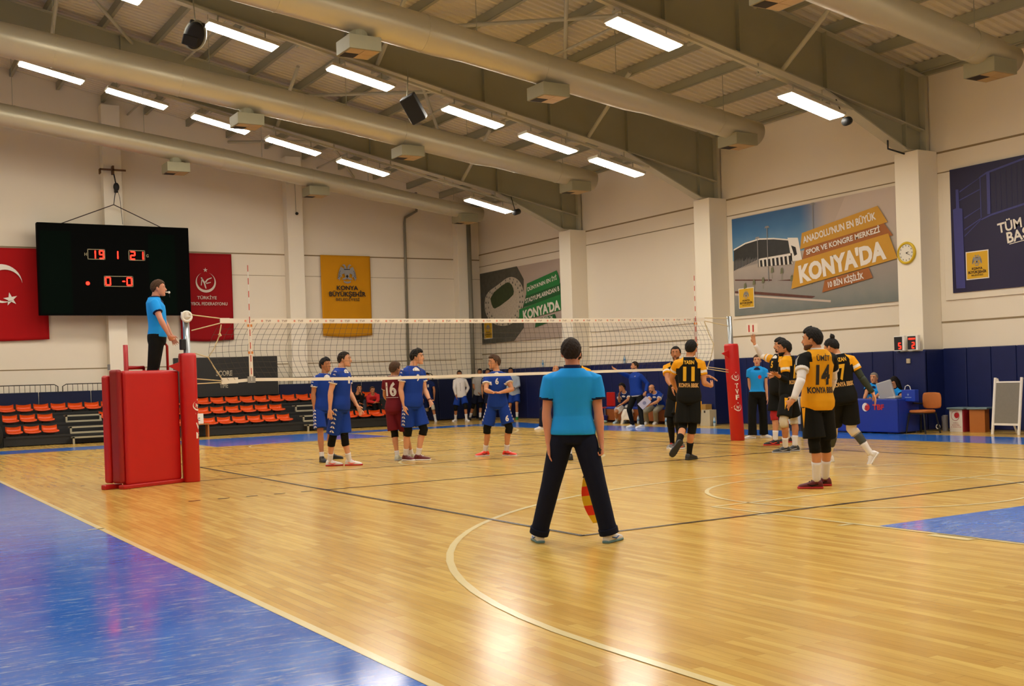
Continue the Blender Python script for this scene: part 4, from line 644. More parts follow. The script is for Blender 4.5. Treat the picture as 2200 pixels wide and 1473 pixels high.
# ---------------------------------------------------------------- wall clock, shot clocks, switch plate
M_CLK = mat('clock_yellow', 'c9a80c', rough=.35, var=.03); M_FACE = mat('clock_face', 'dcd6c6', rough=.5, var=.01)
FP = Flat((14.1, 0, 0), (0, -1, 0), (0, 0, 1), (-1, 0, 0))
r = thing('wall_clock', (14.1, -.95, 3.79), 'round yellow wall clock with a white dial on the pillar', 'clock')
m = MB(); c = V((14.1, -.955, 3.785)); m.loft([(c-V((d, 0, 0)), V((0,1,0)), q, V((0,0,1)), q) for d, q in ((0, .235), (.03, .24), (.05, .225), (.055, .195), (.03, .185))], 40, cap=False); m.build('rim', M_CLK, r, smooth=True)
m = MB(); FP.shape(m, disc2(.955, 3.785, .19, 36), .03); m.build('dial', M_FACE, r)
m = MB()
for k in range(12): a = k*math.pi/6; F2 = (.955+.155*math.sin(a), 3.785+.155*math.cos(a)); FP.polyg(m, [(F2[0]-.008, F2[1]-.014), (F2[0]+.008, F2[1]-.014), (F2[0]+.008, F2[1]+.014), (F2[0]-.008, F2[1]+.014)], .034)
m.build('hour_mark', M_INK, r)
m = MB()
for a, L, w in ((math.radians(118), .12, .008), (math.radians(75), .08, .01)):
    dx, dy = math.sin(a), math.cos(a); FP.polyg(m, [(.955-dy*w, 3.785+dx*w), (.955+dy*w, 3.785-dx*w), (.955+dx*L+dy*w*.4, 3.785+dy*L-dx*w*.4), (.955+dx*L-dy*w*.4, 3.785+dy*L+dx*w*.4)], .038)
m.build('hand', M_INK, r)
M_LED = mat('led_red', 'ff1408', rough=.5, emit=6.0, var=0); M_LEDD = mat('led_soft', 'e01208', rough=.5, emit=2.0, var=0)
SEG = {'0':'abcdef','1':'bc','2':'abged','3':'abgcd','4':'fgbc','5':'afgcd','6':'afgedc','7':'abc','8':'abcdefg','9':'abcdfg','-':'g'}
def digit(F, mb, ch, x, y, w, h, d, t):
    S = {'a': (x+w/2, y+h, 1), 'g': (x+w/2, y+h/2, 1), 'd': (x+w/2, y, 1), 'f': (x, y+h*.75, 0), 'b': (x+w, y+h*.75, 0), 'e': (x, y+h*.25, 0), 'c': (x+w, y+h*.25, 0)}
    for s in SEG[ch]:
        cx, cy, hz = S[s]; L = (w if hz else h/2)/2 + t*.3
        if hz: pts = [(cx-L, cy), (cx-L+t*.5, cy+t/2), (cx+L-t*.5, cy+t/2), (cx+L, cy), (cx+L-t*.5, cy-t/2), (cx-L+t*.5, cy-t/2)]
        else: pts = [(cx, cy-L), (cx+t/2, cy-L+t*.5), (cx+t/2, cy+L-t*.5), (cx, cy+L), (cx-t/2, cy+L-t*.5), (cx-t/2, cy-L+t*.5)]
        F.polyg(mb, pts, d)
for y, ch, lab in ((-.80, '5', 'small black shot clock showing a red 5, under the yellow clock'), (-1.15, '2', 'small black shot clock showing a red 2 under a red bar, at the pillar corner')):
    r = thing('shot_clock', (14.0, y, 1.7), lab, 'shot clock')
    x = -y; m = MB(); m.bb(13.94, 14.02, y-.14, y+.13, 1.71, 2.03); m.build('case', M_WHITE, r, bevel=.006)
    m = MB(); Fq = Flat((13.94, 0, 0), (0, -1, 0), (0, 0, 1), (-1, 0, 0)); Fq.polyg(m, rect(x-.12, x+.09, 1.73, 2.01), .004); m.build('screen', M_BLACK, r)
    m = MB(); digit(Fq, m, ch, x+.0, 1.76, .055, .115, .009, .02)
    if ch == '2': Fq.polyg(m, rect(x-.09, x+.08, 1.94, 1.97), .009)
    m.build('digit', M_LED, r)
m = MB(); m.bb(14.0, 14.03, -1.02, -.93, 1.44, 1.54); tag(m.build('switch_plate', mat('plate_beige', 'b3a488', rough=.5, var=.03), bevel=.004), 'small beige switch plate on the blue pillar pad', 'switch plate')
# ---------------------------------------------------------------- scoreboard
SB = Flat((0, 17.6, 0), (1, 0, 0), (0, 0, 1), (0, -1, 0))
r = thing('scoreboard', (1.8, 17.75, 3.65), 'large black electronic scoreboard hung on the end wall, reading 19 1 21', 'scoreboard')
m = MB(); m.bb(-.36, 3.98, 17.6, 17.85, 3.66, 6.33); m.build('cabinet', mat('board_black', '050605', rough=.8, spec=.05, var=.2, scale=1), r, bevel=.015)
for x0, x1 in ((-.3, .55), (2.75, 3.55)): m = MB(); SB.polyg(m, rect(x0, x1, 3.7, 6.1), .004); m.build('tinted_panel', mat('board_green', '030d07', rough=.8, spec=.05, var=.2, scale=2), r)
m = MB()
def frame2(F, mb, x0, x1, z0, z1, t, d):
    for q in (rect(x0, x1, z1-t, z1), rect(x0, x1, z0, z0+t), rect(x0, x0+t, z0, z1), rect(x1-t, x1, z0, z1)): F.polyg(mb, q, d)
frame2(SB, m, 1.0, 1.5, 5.29, 5.6, .022, .008); frame2(SB, m, 2.17, 2.65, 5.29, 5.6, .022, .008); frame2(SB, m, 1.44, 2.28, 4.5, 4.82, .022, .008)
SB.text(m, 'H', .95, 5.4, .09, .008, .07); SB.text(m, 'G', 2.72, 5.4, .09, .008, .07); m.build('printed_frame', mat('board_line', '8a8060', rough=.6, var=0), r)
m = MB()
digit(SB, m, '1', 1.13, 5.33, .09, .22, .012, .036); digit(SB, m, '9', 1.34, 5.33, .11, .22, .012, .036); digit(SB, m, '1', 1.77, 5.33, .09, .22, .012, .036); digit(SB, m, '2', 2.23, 5.33, .12, .22, .012, .036); digit(SB, m, '1', 2.5, 5.33, .09, .22, .012, .036)
digit(SB, m, '0', 1.49, 4.55, .13, .22, .012, .036); digit(SB, m, '-', 1.97, 4.55, .07, .22, .012, .036); digit(SB, m, '0', 2.1, 4.55, .13, .22, .012, .036); SB.shape(m, disc2(.98, 4.59, .055, 16), .012)
m.build('digit', M_LED, r)
m = MB(); m.cyl((.32, 17.75, 6.33), (1.86, 17.9, 6.98), .014, 8); m.cyl((3.2, 17.75, 6.33), (1.86, 17.9, 6.98), .014, 8); m.build('suspension_cable', mat('dark_cable', '3a2a24', rough=.6, var=.1), r)
r = thing('hoist', (1.88, 17.95, 7), 'dark chain hoist hanging from a rusty cross bracket above the scoreboard', 'hoist')
m = MB(); m.bb(1.5, 2.25, 17.9, 17.95, 8.0, 8.05); m.bb(1.5, 1.53, 17.9, 18.1, 7.9, 8.05); m.bb(1.86, 1.91, 17.9, 18.1, 7.9, 8.15); m.build('bracket', mat('rusty_steel', '5d3f22', rough=.7, var=.2), r)
m = MB(); m.tube([(1.88, 17.93, 8.0), (1.92, 17.93, 7.8), (1.95, 17.93, 7.6)], .02, 8); m.tube([(1.95, 17.93, 7.5), (1.9, 17.93, 7.2), (1.86, 17.9, 6.98)], .012, 8); m.tube([(1.97, 17.93, 7.5), (2.05, 17.93, 7.2), (2.1, 17.9, 6.4)], .007, 6); m.build('chain', M_BLACK, r)
m = MB(); m.ell((1.96, 17.93, 7.52), ((.09,0,0),(0,.08,0),(0,0,.13))); m.bb(1.9, 1.99, 17.88, 17.98, 7.35, 7.48); m.build('motor', M_BLACK, r, smooth=True)
r = thing('security_camera', (7.65, 18.1, 7), 'tiny black camera hanging on a thin cable at the end-wall pillar', 'camera')
m = MB(); m.ell((7.65, 18.02, 7.0), ((.05,0,0),(0,.07,0),(0,0,.05))); m.build('camera_body', M_BLACK, r, smooth=True)
m = MB(); m.cyl((7.65, 18.09, 7.03), (7.64, 18.09, 8.3), .008, 6); m.build('cable', M_STEEL, r)
# conduits
MP = mat('grey_conduit', '7d7867', rough=.5, var=.05)
m = MB(); m.tube([(12.2, 18.42, 8.0), (12.2, 18.42, 7.35), (11.75, 18.42, 7.1), (11.72, 18.42, 6.9), (11.68, 18.42, .6)], .045, 10); tag(m.build('wall_conduit', MP, smooth=True), 'thin grey pipe with a bend running down the end wall', 'pipe')
m = MB(); m.tube([(14.05, 18.05, 6.95), (14.05, 18.05, .1)], .075, 12); tag(m.build('downpipe', MP, smooth=True), 'thicker grey vertical pipe in the far corner of the hall', 'pipe')
# loudspeakers
def dirmat(fwd, up=(0, 0, 1)):
    f = V(fwd).normalized(); r_ = f.cross(V(up)).normalized(); u = r_.cross(f); return Matrix((r_, f, u)).transposed()
r = thing('loudspeaker', (5.45, 4.9, 7.3), 'tilted rectangular black loudspeaker hanging between two lit lamps', 'loudspeaker')
c = V((5.45, 4.9, 7.33)); Rm = dirmat((-.55, -.75, -.45)) @ Matrix.Rotation(.42, 3, 'Y')
m = MB(); m.box(c, (.34, .3, .6), R=Rm); m.build('cabinet', M_BLACK, r, bevel=.03)
m = MB(); m.box(c+Rm @ V((0, -.0, .0)) + Rm @ V((0, .155, 0)), (.3, .01, .56), R=Rm); m.build('grille', mat('grille_black', '181818', rough=.8, var=.3, scale=60), r)
m = MB(); m.cyl(c+Rm @ V((0, 0, .28)), c+V((.05, .3, .95)), .012, 6); m.build('hanger', M_STEEL, r)
m = MB(); m.box(c+Rm @ V((.19, -.02, -.2)), (.03, .1, .12), R=Rm); m.build('bracket', M_WHITE, r)
r = thing('loudspeaker', (.75, 4.9, 8.3), 'black loudspeaker with pale curved sides hanging at upper left', 'loudspeaker')
c = V((.75, 4.9, 8.32)); Rm = dirmat((-.35, -.8, -.3)) @ Matrix.Rotation(-.3, 3, 'Y')
m = MB(); m.loft([(c+Rm @ V((0, y, 0)), Rm @ V((1,0,0)), a, Rm @ V((0,0,1)), b) for y, a, b in ((-.17, .12, .2), (-.1, .19, .27), (.08, .22, .3), (.16, .2, .28))], 24); m.build('cabinet', mat('speaker_pale', '8f9080', rough=.5, var=.1), r, smooth=True)
m = MB(); m.loft([(c+Rm @ V((0, y, 0)), Rm @ V((1,0,0)), a, Rm @ V((0,0,1)), b) for y, a, b in ((.15, .185, .265), (.18, .18, .26), (.19, .12, .2))], 24); m.build('grille', M_BLACK, r, smooth=True)
m = MB(); m.box(c+Rm @ V((.0, .06, .2)), (.3, .2, .14), R=Rm); m.box(c+Rm@V((.06,.14,-.12)), (.3,.14,.2), R=Rm); m.build('bracket', M_BLACK, r, bevel=.02)
m = MB(); m.cyl(c+V((0, 0, .28)), c+V((.05, .3, .9)), .012, 6); m.build('hanger', M_STEEL, r)
for p, lab in (((12.05, 11.5, 6.32), 'small black floodlight at the end of the far lamp row'), ((11.95, -1.36, 6.3), 'small black floodlight at the end of the large lamp beside the clock pillar')):
    r = thing('floodlight', p, lab, 'floodlight'); m = MB(); m.cyl((p[0]-.1, p[1]-.05, p[2]-.02), (p[0]+.1, p[1]+.05, p[2]+.04), .085, 14); m.build('lamp_head', M_BLACK, r, smooth=True); m = MB(); m.cyl((p[0], p[1]+.05, p[2]), (p[0]-.02, p[1]+.25, p[2]+.5), .012, 6); m.build('bracket', M_BLACK, r)
m = MB(); m.tube([(13.55, -1.0, 6.2), (13.55, -1.0, 5.95), (14.05, -1.0, 5.88)], .02, 8); tag(m.build('steel_bracket', M_BLACK), 'small black angle bracket under the rafter at the clock pillar', 'bracket')
# ---------------------------------------------------------------- bleachers along the end wall
BLK = mat('bleacher_black', '12110f', rough=.55, var=.15); M_OR = mat('orange_plastic', 'd64708', rough=.35, var=.04); M_ALU = mat('pale_rail', 'a39c84', rough=.45, metal=.3, var=.05)
X0, X1 = -1.62, 10.15
ROWS = [(15.8, .32), (16.45, .62), (17.1, .90)]
GAPS = [(0.02, .98), (6.75, 7.7)]
r = thing('bleacher', (4, 16.5, 0), 'black three-step telescopic bleacher along the end wall under the orange seats', 'bleacher')
for i, (y, z) in enumerate(ROWS):
    m = MB(); m.bb(X0, X1, y-.12, y+.62, z-.1, z-.04); m.bb(X0, X1, y-.1, y-.06, max(z-.34, .02), z-.1); m.build('deck', BLK, r)
    m = MB(); k = X0+.05
    while k < X1: m.bb(k, k+.04, y+.0, y+.5, 0, z-.1); k += 1.45
    m.build('support', BLK, r)
m = MB(); m.bb(X0, X1, 17.74, 17.78, .0, 1.1); m.bb(X0-.05, X0, 15.7, 17.7, 0, .25); m.bb(X0-.05, X0, 16.4, 17.7, .25, .6); m.bb(X0-.05, X0, 17.0, 17.7, .6, .9); m.build('back_panel', BLK, r)
for g0, g1 in GAPS:
    for (y, z0, z1) in ((15.35, 0, .2), (15.72, .3, .47), (16.35, .6, .78)):
        m = MB(); m.bb(g0, g0+.05, y, y+.05, z0, z1); m.bb(g1-.05, g1, y, y+.05, z0, z1); m.bb(g0, g1, y, y+.3, z1-.04, z1); m.build('step_frame', M_ALU, r)
        if z0: m = MB(); m.bb(g0, g1, y-.05, y, z0-.02, z0+.03); m.build('nosing', M_ALU, r)
seat = thing('stadium_seat', (0, 0, 0), '', 'seat')
m = MB()
def seat_mesh(m):
    nx, ny = 8, 8; vs = []; fs = []
    for j in range(ny+1):
        for i in range(nx+1):
            u = i/nx*2-1; v = j/ny
            z = .03*(abs(u)**2.5) + (.0 if v < .75 else ((v-.75)/.25)**1.6*.14) - .018*max(0, (.15-v)/.15)
            vs.append((u*.205*(1-.04*v), -.16+.36*min(v, .9)+(.01 if v > .9 else 0), z))
    k = len(vs); vs += [(x, y, z-.03) for x, y, z in vs]
    for j in range(ny):
        for i in range(nx):
            a = j*(nx+1)+i; fs.append((a, a+1, a+nx+2, a+nx+1)); fs.append((k+a, k+a+nx+1, k+a+nx+2, k+a+1))
    per = [i for i in range(nx+1)] + [j*(nx+1)+nx for j in range(1, ny+1)] + [ny*(nx+1)+i for i in range(nx-1, -1, -1)] + [j*(nx+1) for j in range(ny-1, 0, -1)]
    for a, b2 in zip(per, per[1:]+per[:1]): fs.append((a, k+a, k+b2, b2))
    m.add(vs, fs)
seat_mesh(m); m.build('seat_shell', M_OR, seat, smooth=True)
m = MB(); m.bb(-.1, .1, -.06, .1, -.098, -.03); m.build('seat_mount', BLK, seat)
first = True
for i, (y, z) in enumerate(ROWS):
    k = X0+.24
    while k < X1-.15:
        blocked = i < 2 and any(a-.17 < k < b2+.17 for a, b2 in GAPS)
        if i == 1 and (abs(k-9.05) < .25 or abs(k-9.5) < .25): blocked = True
        if not blocked:
            o = seat if first else copy_tree(seat); first = False; o.location = (k, y+.1, z+.06)
            tag(o, 'orange moulded seat in the %s row of the black bleacher' % ['bottom', 'middle', 'top'][i], 'seat', 'orange seats in the %s row' % ['bottom', 'middle', 'top'][i])
        k += .46
        if i < 2:
            for a, b2 in GAPS:
                if a-.17 < k < b2+.17: k = b2+.2
# orange seats under the two seated men
for x, lab in ((9.05, 'orange seat under the seated man in black'), (9.5, 'orange seat under the seated man in the red top')):
    o = copy_tree(seat); o.location = (x, 16.55, .68); tag(o, lab, 'seat', 'orange seats in the middle row')
# guard rail above the dark pads
r = thing('guard_rail', (4, 18.0, 1.45), 'thin dark guard rail running above the dark blue pads behind the bleacher', 'rail')
for a, b2 in ((-4.0, .12), (.25, 4.2), (4.35, 8.3), (8.45, 12.4)):
    m = MB(); m.tube([(a, 18.0, 1.43), (a, 18.0, 1.6), (a+.1, 18.0, 1.66), (b2-.1, 18.0, 1.66), (b2, 18.0, 1.6), (b2, 18.0, 1.43)], .016, 6); k = a+.14
    while k < b2: m.cyl((k, 18.0, 1.44), (k, 18.0, 1.65), .007, 4); k += .14
    m.build('rail_section', mat('rail_dark', '3a3428', rough=.5, var=.1), r)
# black score boxes behind the bleacher
r = thing('score_display', (5.1, 17.9, 1), 'wide black board reading SCORE and TIME, seen through the net behind the bleacher', 'display')
m = MB(); m.bb(3.45, 6.75, 17.82, 17.95, 1.12, 2.36); m.build('cabinet', mat('display_black', '15140f', rough=.5, var=.2), r, bevel=.02)
m = MB(); Fd = Flat((0, 17.82, 0), (1, 0, 0), (0, 0, 1), (0, -1, 0)); Fd.text(m, 'SCORE', 5.0, 1.78, .16, .006, .52, .03); Fd.text(m, 'TIME', 4.98, 1.4, .14, .006, .26, .02); m.build('lettering', mat('letter_grey', 'a79d86', rough=.6, var=0), r)
# little table with a notice, beside the near net post pad
r = thing('side_table', (3.8, 15.5, 0), 'small wooden table with a white notice, just right of the near net post', 'table')
MW = mat('light_wood', 'a8662a', rough=.5, var=.1)
m = MB(); m.bb(3.35, 3.75, 15.3, 15.6, .36, .39); m.build('table_top', MW, r)
for x in (3.37, 3.71):
    m = MB(); m.bb(x, x+.04, 15.32, 15.58, 0, .36); m.build('leg', MW, r)
r = thing('notice_board', (3.5, 15.45, .39), 'small white notice standing on the little wooden table', 'notice')
m = MB(); m.bb(3.3, 3.62, 15.42, 15.46, .39, .68); m.build('board', M_WHITE, r); m = MB(); m.bb(3.36, 3.52, 15.415, 15.42, .54, .56); m.bb(3.36, 3.52, 15.415, 15.42, .48, .5); m.build('print', mat('print_blue', '2a3f70', rough=.6, var=0), r)
m = MB(); m.bb(-2.1, -1.72, 15.4, 16.0, 0, .9); m.ell((-1.98, 15.5, .35), ((.28,0,0),(0,.4,0),(0,0,.4))); tag(m.build('equipment_cover', mat('dark_cover', '131511', rough=.9, var=.2, bump=.5), smooth=False), 'dark heap of covered equipment at the left end of the bleacher', 'cover')
# ---------------------------------------------------------------- net, posts, antennas
def f_logo(F, mb, cx, cy, s, d): ring_emblem(F, mb, cx, cy, s, d, True)
for nx, lab, ang in ((-.97, 'red padded net post beside the referee stand', 0), (10.03, 'red padded net post on the far side line, white letters down its pad', 0)):
    lean = 0 if nx < 0 else -.13
    r = thing('net_post', (nx, 0, 0), lab, 'net post')
    m = MB(); m.tube([(nx, 0, 0), (nx+lean*1.0, 0, 2.5)], .05, 18); m.build('pole', M_STEELP, r, smooth=True)
    m = MB(); px = lambda z: nx+lean*z/2.5
    n = 20; secs = []
    for z, q in ((.0, .115), (.02, .122), (1.9, .125), (1.945, .115), (1.95, .06)): secs.append(((px(z), 0, z), (1, 0, 0), q, (0, 1, 0), q, 3.2))
    m.loft(secs, 28); m.build('pad', M_RED, r, smooth=True)
    f = (cam.location - V((nx, 0, 1.4))); f.z = 0; f.normalize(); rt_ = V((-f.y, f.x, 0))*1
    # wedge strap
    m = MB(); m.poly([(px(1.78)-.3, -.05, 1.76), (px(1.78)-.12, -.05, 1.82), (px(1.7)-.12, -.05, 1.66)], (0, .02, 0)); m.build('strap', M_RED, r)
    side = V((.6, -.8, 0)) if nx < 0 else V((.12, -.99, 0)); side.normalize(); u = V((-side.y, side.x, 0))
    if nx < 0:
        m = MB(); m.loft([((nx, 0, z), (1,0,0), .07, (0,1,0), .07) for z in (2.47, 2.5, 2.54, 2.57)], 20); m.tube([(nx-.0, -.05, 2.5)] + [(nx+.07*math.cos(t), -.05, 2.5+.07*math.sin(t)) for t in [i*.4 for i in range(17)]], .022, 8); m.cyl((nx, -.06, 2.5), (nx, -.03, 2.5), .065, 20); m.build('pulley', M_WHITE, r, smooth=True)
        m = MB(); m.bb(nx-.1, nx-.02, -.05, .05, 2.0, 2.16); m.build('ratchet', M_BLACK, r, bevel=.01)
    m = MB()
    # lettering and emblem are pressed to the pad surface
    bv = BVHTree.FromPolygons([tuple(v) for v in [c.matrix_world @ q.co + r.location for c in r.children if c.name.startswith('pad') for q in c.data.vertices]], [tuple(p.vertices) for c in r.children if c.name.startswith('pad') for p in c.data.polygons])
    Fm = Flat((px(1.0), 0, 0), u, (lean/2.5, 0, 1), side)
    for ch, z in ((('T', 1.06), ('V', .945), ('F', .83)) if nx > 0 else (('T', .95), ('V', .80), ('F', .66))): Fm.text(m, ch, 0.0 if nx > 0 else .02, z, .095, 0, .08, .03)
    f_logo(Fm, m, 0.0 if nx > 0 else .02, 1.28 if nx > 0 else 1.15, .075, 0); 
    if nx > 0: f_logo(Fm, m, 0, .67, .075, 0)
    vs = []
    for p in m.v:
        h = bv.ray_cast(V(p)+side*.5, -side); vs.append(tuple((h[0] if h[0] is not None else V(p)) + side*.004))
    m.v = vs; m.build('lettering', M_PRINTW, r)
r = thing('volleyball_net', (4.5, 0, 1.45), 'volleyball net with white tapes stretched across the court', 'net')
MNT = mat('net_cord', '40382c', rough=.8, var=.1); MT = mat('net_tape', 'e6ddcc', rough=.6, var=.04)
def zt(x): return 2.40 - .012*math.sin(math.pi*(x+.45)/9.7)
def zb_(x):
    return 1.545-.045*min(1, max(0, (x-.0)/2.2)) if x > 0 else 1.51+.035*((x+.45)/.45)
def ny_(x, z): return .02*math.sin(x*1.3+z*2)+.012*math.sin(x*3.1)
m = MB(); n = 60; A0, A1 = -.45, 9.25
def xx(u, v):   # v: 0 bottom .. 1 top ; ends bow outwards
    bow = math.sin(math.pi*v); l = A0-.19*bow; rr = A1+.22*bow
    return l+(rr-l)*u
def cord(mb, pts, r): mb.tube(pts, r, 4)
NV = 97
for i in range(NV+1):
    u = i/NV; pts = []
    for j in range(0, 11):
        v = j/10; uu = u + (.0009*math.sin(j*.5+i*.21)); uu = min(1, max(0, uu)) if 0 < i < NV else u
        x = xx(uu, v); pts.append((x, ny_(x, v), zb_(x)+(zt(x)-zb_(x))*v))
    cord(m, pts, .0024)
for j in range(1, 10):
    v = j/10; pts = []
    for i in range(0, 65):
        x = xx(i/64, v); e = min(i, 64-i)/64; drop = .0
        pts.append((x, ny_(x, v), zb_(x)+(zt(x)-zb_(x))*v+.004*math.sin(i*.4+j)))
    cord(m, pts, .0024)
m.build('mesh', MNT, r)
def tape(mb, f0, h, xa, xb, y, n=40):
    vs = []
    for i in range(n+1):
        x = xa+(xb-xa)*i/n
        for (dy, dz) in ((-.008, 0), (-.008, h), (.008, h), (.008, 0)): vs.append((x, y+dy, f0(x)+dz))
    fs = []
    for i in range(n):
        a = i*4; b2 = a+4
        for q in range(4): fs.append((a+q, a+(q+1)%4, b2+(q+1)%4, b2+q))
    fs += [(0, 1, 2, 3), (n*4+3, n*4+2, n*4+1, n*4)]; mb.add(vs, fs)
m = MB(); tape(m, zt, .075, A0, A1, 0); m.build('top_tape', MT, r)
m = MB(); tape(m, lambda x: zb_(x)-.05, .05, A0, 9.3, 0); m.build('bottom_tape', MT, r)
m = MB(); m2 = MB(); k = -.05
while k < 9.0:
    text_mb(m, 'TVF', (k+.1, -.009, zt(k)+.02), (1, 0, 0), (0, 0, 1), .032, .09, .01, n=(0, -1, 0), th=.002); m2.add([(x, -.0115, y) for x, y in disc2(k, zt(k)+.037, .018, 8)[0]], [tuple(range(8))]); k += .155*2*.86
m.build('tape_print', mat('tape_ink', '6a4a46', rough=.7, var=0), r); m2.build('tape_mark', mat('tape_red', 'd98c78', rough=.7, var=0), r)
ROPE = mat('pale_rope', 'cdb98c', rough=.8, var=.1)
for nm, pts in (('tension_rope', [(-.93, -.06, 2.53), (-.45, 0, 2.475)]), ('tension_rope', [(-.9, -.04, 2.29), (-.45, 0, 2.4)]), ('tension_rope', [(-.88, 0, 1.56), (-.45, 0, 1.515)]), ('tension_rope', [(-.88, 0, 1.48), (-.45, 0, 1.49)]),
    ('side_rope', [(-.43, 0, 2.38), (-.47, 0, 2.2), (-.56, 0, 2.0), (-.65, 0, 1.88), (-.56, 0, 1.72), (-.44, 0, 1.53)]), ('tension_rope', [(-.86, 0, 1.95), (-.65, 0, 1.88)]), ('knot', [(-.47, -.01, 2.24), (-.45, -.01, 2.2)]),
    ('tension_rope', [(9.25, 0, 2.47), (9.9, 0, 2.46)]), ('tension_rope', [(9.25, 0, 2.41), (9.92, 0, 2.3)]), ('tension_rope', [(9.3, 0, 1.5), (9.9, 0, 1.42)]), ('tension_rope', [(9.3, 0, 1.46), (9.9, 0, 1.37)]), ('side_rope', [(9.25, 0, 2.4), (9.36, 0, 2.15), (9.47, 0, 1.95), (9.4, 0, 1.7), (9.3, 0, 1.5)])):
    m = MB(); m.tube(pts, .009 if nm != 'knot' else .022, 6); m.build(nm, ROPE, r)
m = MB(); m.bb(-.46, -.2, -.012, .012, 1.47, 1.56); m.bb(-.45, -.3, -.012, .012, 2.4, 2.48); m.build('tape_end', MT, r)
M_ORT = mat('orange_tape', 'd08038', rough=.6, var=.05); M_AR = mat('antenna_red', 'c2402c', rough=.5, var=0)
for x, lab in ((0.01, 'striped antenna with a white side band at the near end of the net'), (9.0, 'striped antenna with a side band at the far end of the net')):
    a = thing('net_antenna', (x, 0, 1.5), lab, 'antenna'); zz = 1.5; k = 0
    red = MB(); wh = MB()
    while zz < 3.29:
        (wh if k % 2 == 0 else red).cyl((x-.0, -.03, zz), (x-.0, -.03, zz+.1), .0065, 8); zz += .1; k += 1
    red.build('red_stripe', M_AR, a); wh.build('white_stripe', M_WHITE, a)
    m = MB(); m.bb(x-.03, x+.03, -.026, -.018, 1.5, 2.47); m.build('side_band', MT if x < 1 else mat('band_pink', 'b9a39a', rough=.6, var=.05), a)
    m = MB(); m.bb(x-.04, x+.04, -.03, -.024, 2.34, 2.38); m.bb(x-.04, x+.04, -.03, -.024, 1.92, 1.96); m.build('band_clip', M_ORT, a)
    m = MB(); m.bb(x-.06, x+.06, -.035, -.015, 1.47, 1.57); m.build('clamp', mat('clamp_grey', '8f8d88', rough=.5, var=.05), a)
# ---------------------------------------------------------------- referee stand
r = thing('referee_stand', (-1.6, 0, 0), 'tall red padded referee stand beside the near net post', 'stand')
A_ = V((-2.0, -.42, 0)); Bq = V((-1.09, .02, 0)); ux = (Bq-A_).normalized(); uy = V((-ux.y, ux.x, 0)); L_ = (Bq-A_).length
def rs(u, v, z): return A_ + ux*u + uy*v + V((0, 0, z))
Rz_ = Matrix((ux, uy, V((0, 0, 1)))).transposed()
m = MB(); m.box(rs(L_/2, .07, .87), (L_, .14, 1.66), R=Rz_); o = m.build('front_pad', M_RED, r, bevel=.05, seg=4)
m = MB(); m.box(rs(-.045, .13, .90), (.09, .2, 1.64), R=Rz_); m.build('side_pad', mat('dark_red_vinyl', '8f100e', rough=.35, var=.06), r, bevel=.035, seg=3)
m = MB(); m.box(rs(-.06, .31, .86), (.1, .14, 1.56), R=Rz_); m.build('side_pad', M_RED, r, bevel=.035, seg=3)
m = MB(); m.box(rs(L_-.02, .36, .87), (.1, .44, 1.6), R=Rz_); m.build('side_pad', M_RED, r, bevel=.03, seg=3)
MR = mat('red_paint', 'b01512', rough=.35, var=.04)
m = MB(); m.box(rs(.66, .38, 1.18), (.62, .44, .06), R=Rz_); m.build('platform', MR, r)
for (u, v) in ((.38, .2), (L_-.08, .2), (.38, .56), (L_-.08, .56)):
    m = MB(); m.cyl(rs(u, v, 0), rs(u, v, 1.2), .025, 8); m.build('leg', MR, r)
m = MB(); m.box(rs(-.08, .25, .035), (.3, .1, .07), R=Rz_); m.box(rs(L_/2-.05, .02, .03), (L_+.1, .12, .06), R=Rz_); m.build('base', MR, r, bevel=.015)
m = MB(); m.tube([rs(.36, .4, 1.2), rs(.36, .4, 2.09)], .035, 10); m.tube([rs(.36, .4, 1.75), rs(.68, .4, 1.75)], .028, 8); m.tube([rs(.68, .4, 1.2), rs(.68, .4, 1.75)], .02, 8); m.build('seat_frame', MR, r, smooth=True)
m = MB(); m.tube([rs(.78, .22, 1.2), rs(.78, .22, 2.04), rs(.8, .22, 2.09), rs(.84, .22, 2.11), rs(.94, .22, 2.11), rs(.98, .22, 2.07), rs(.98, .22, 1.2)], .02, 10); m.build('hand_rail', MR, r, smooth=True)
m = MB(); m.cyl(rs(-.02, .3, 1.72), rs(-.02, .3, 1.8), .02, 10); m.build('bolt', M_STEELP, r)
# ---------------------------------------------------------------- officials' table
MTB = mat('blue_table_cloth', '10308f', rough=.5, var=.06, bump=.1); MW2 = mat('table_white', 'c9c4ba', rough=.5, var=.02)
r = thing('officials_table', (13.4, 0, 0), 'blue covered scoring table with a white and red emblem', 'table')
m = MB(); m.bb(13.02, 13.08, -1.48, 1.15, .03, .72); m.build('front_panel', MTB, r, bevel=.02)
m = MB(); m.bb(13.08, 13.7, -1.48, -1.42, .03, .72); m.build('side_panel', MTB, r, bevel=.02)
m = MB(); m.bb(13.05, 13.7, -1.47, 1.15, .68, .715); m.build('table_top', MTB, r, bevel=.01)
for (x, y) in ((13.65, 1.1), (13.65, -1.4)):
    m = MB(); m.bb(x-.02, x+.02, y-.02, y+.02, 0, .68); m.build('leg', M_STEELP, r)
FT = Flat((13.02, 0, 0), (0, -1, 0), (0, 0, 1), (-1, 0, 0))
m = MB(); FT.shape(m, disc2(.66, .55, .09, 24), .004); m.build('emblem_disc', M_PRINTW, r)
m = MB(); FT.shape(m, crescent(.7, .55, .075, .05, .03, rot=2.6), .008); FT.shape(m, disc2(.69, .55, .045, 16), .009); FT.text(m, 'TBF', 1.0, .5, .11, .006, .3, .04); m.build('emblem_print', mat('print_red', 'c0262c', rough=.5, var=0), r)
m = MB(); m.bb(13.1, 13.35, .25, .6, .715, .78); tag(m.build('paper_box', MW2, bevel=.005), 'flat white box lying at the left end of the scoring table', 'box')
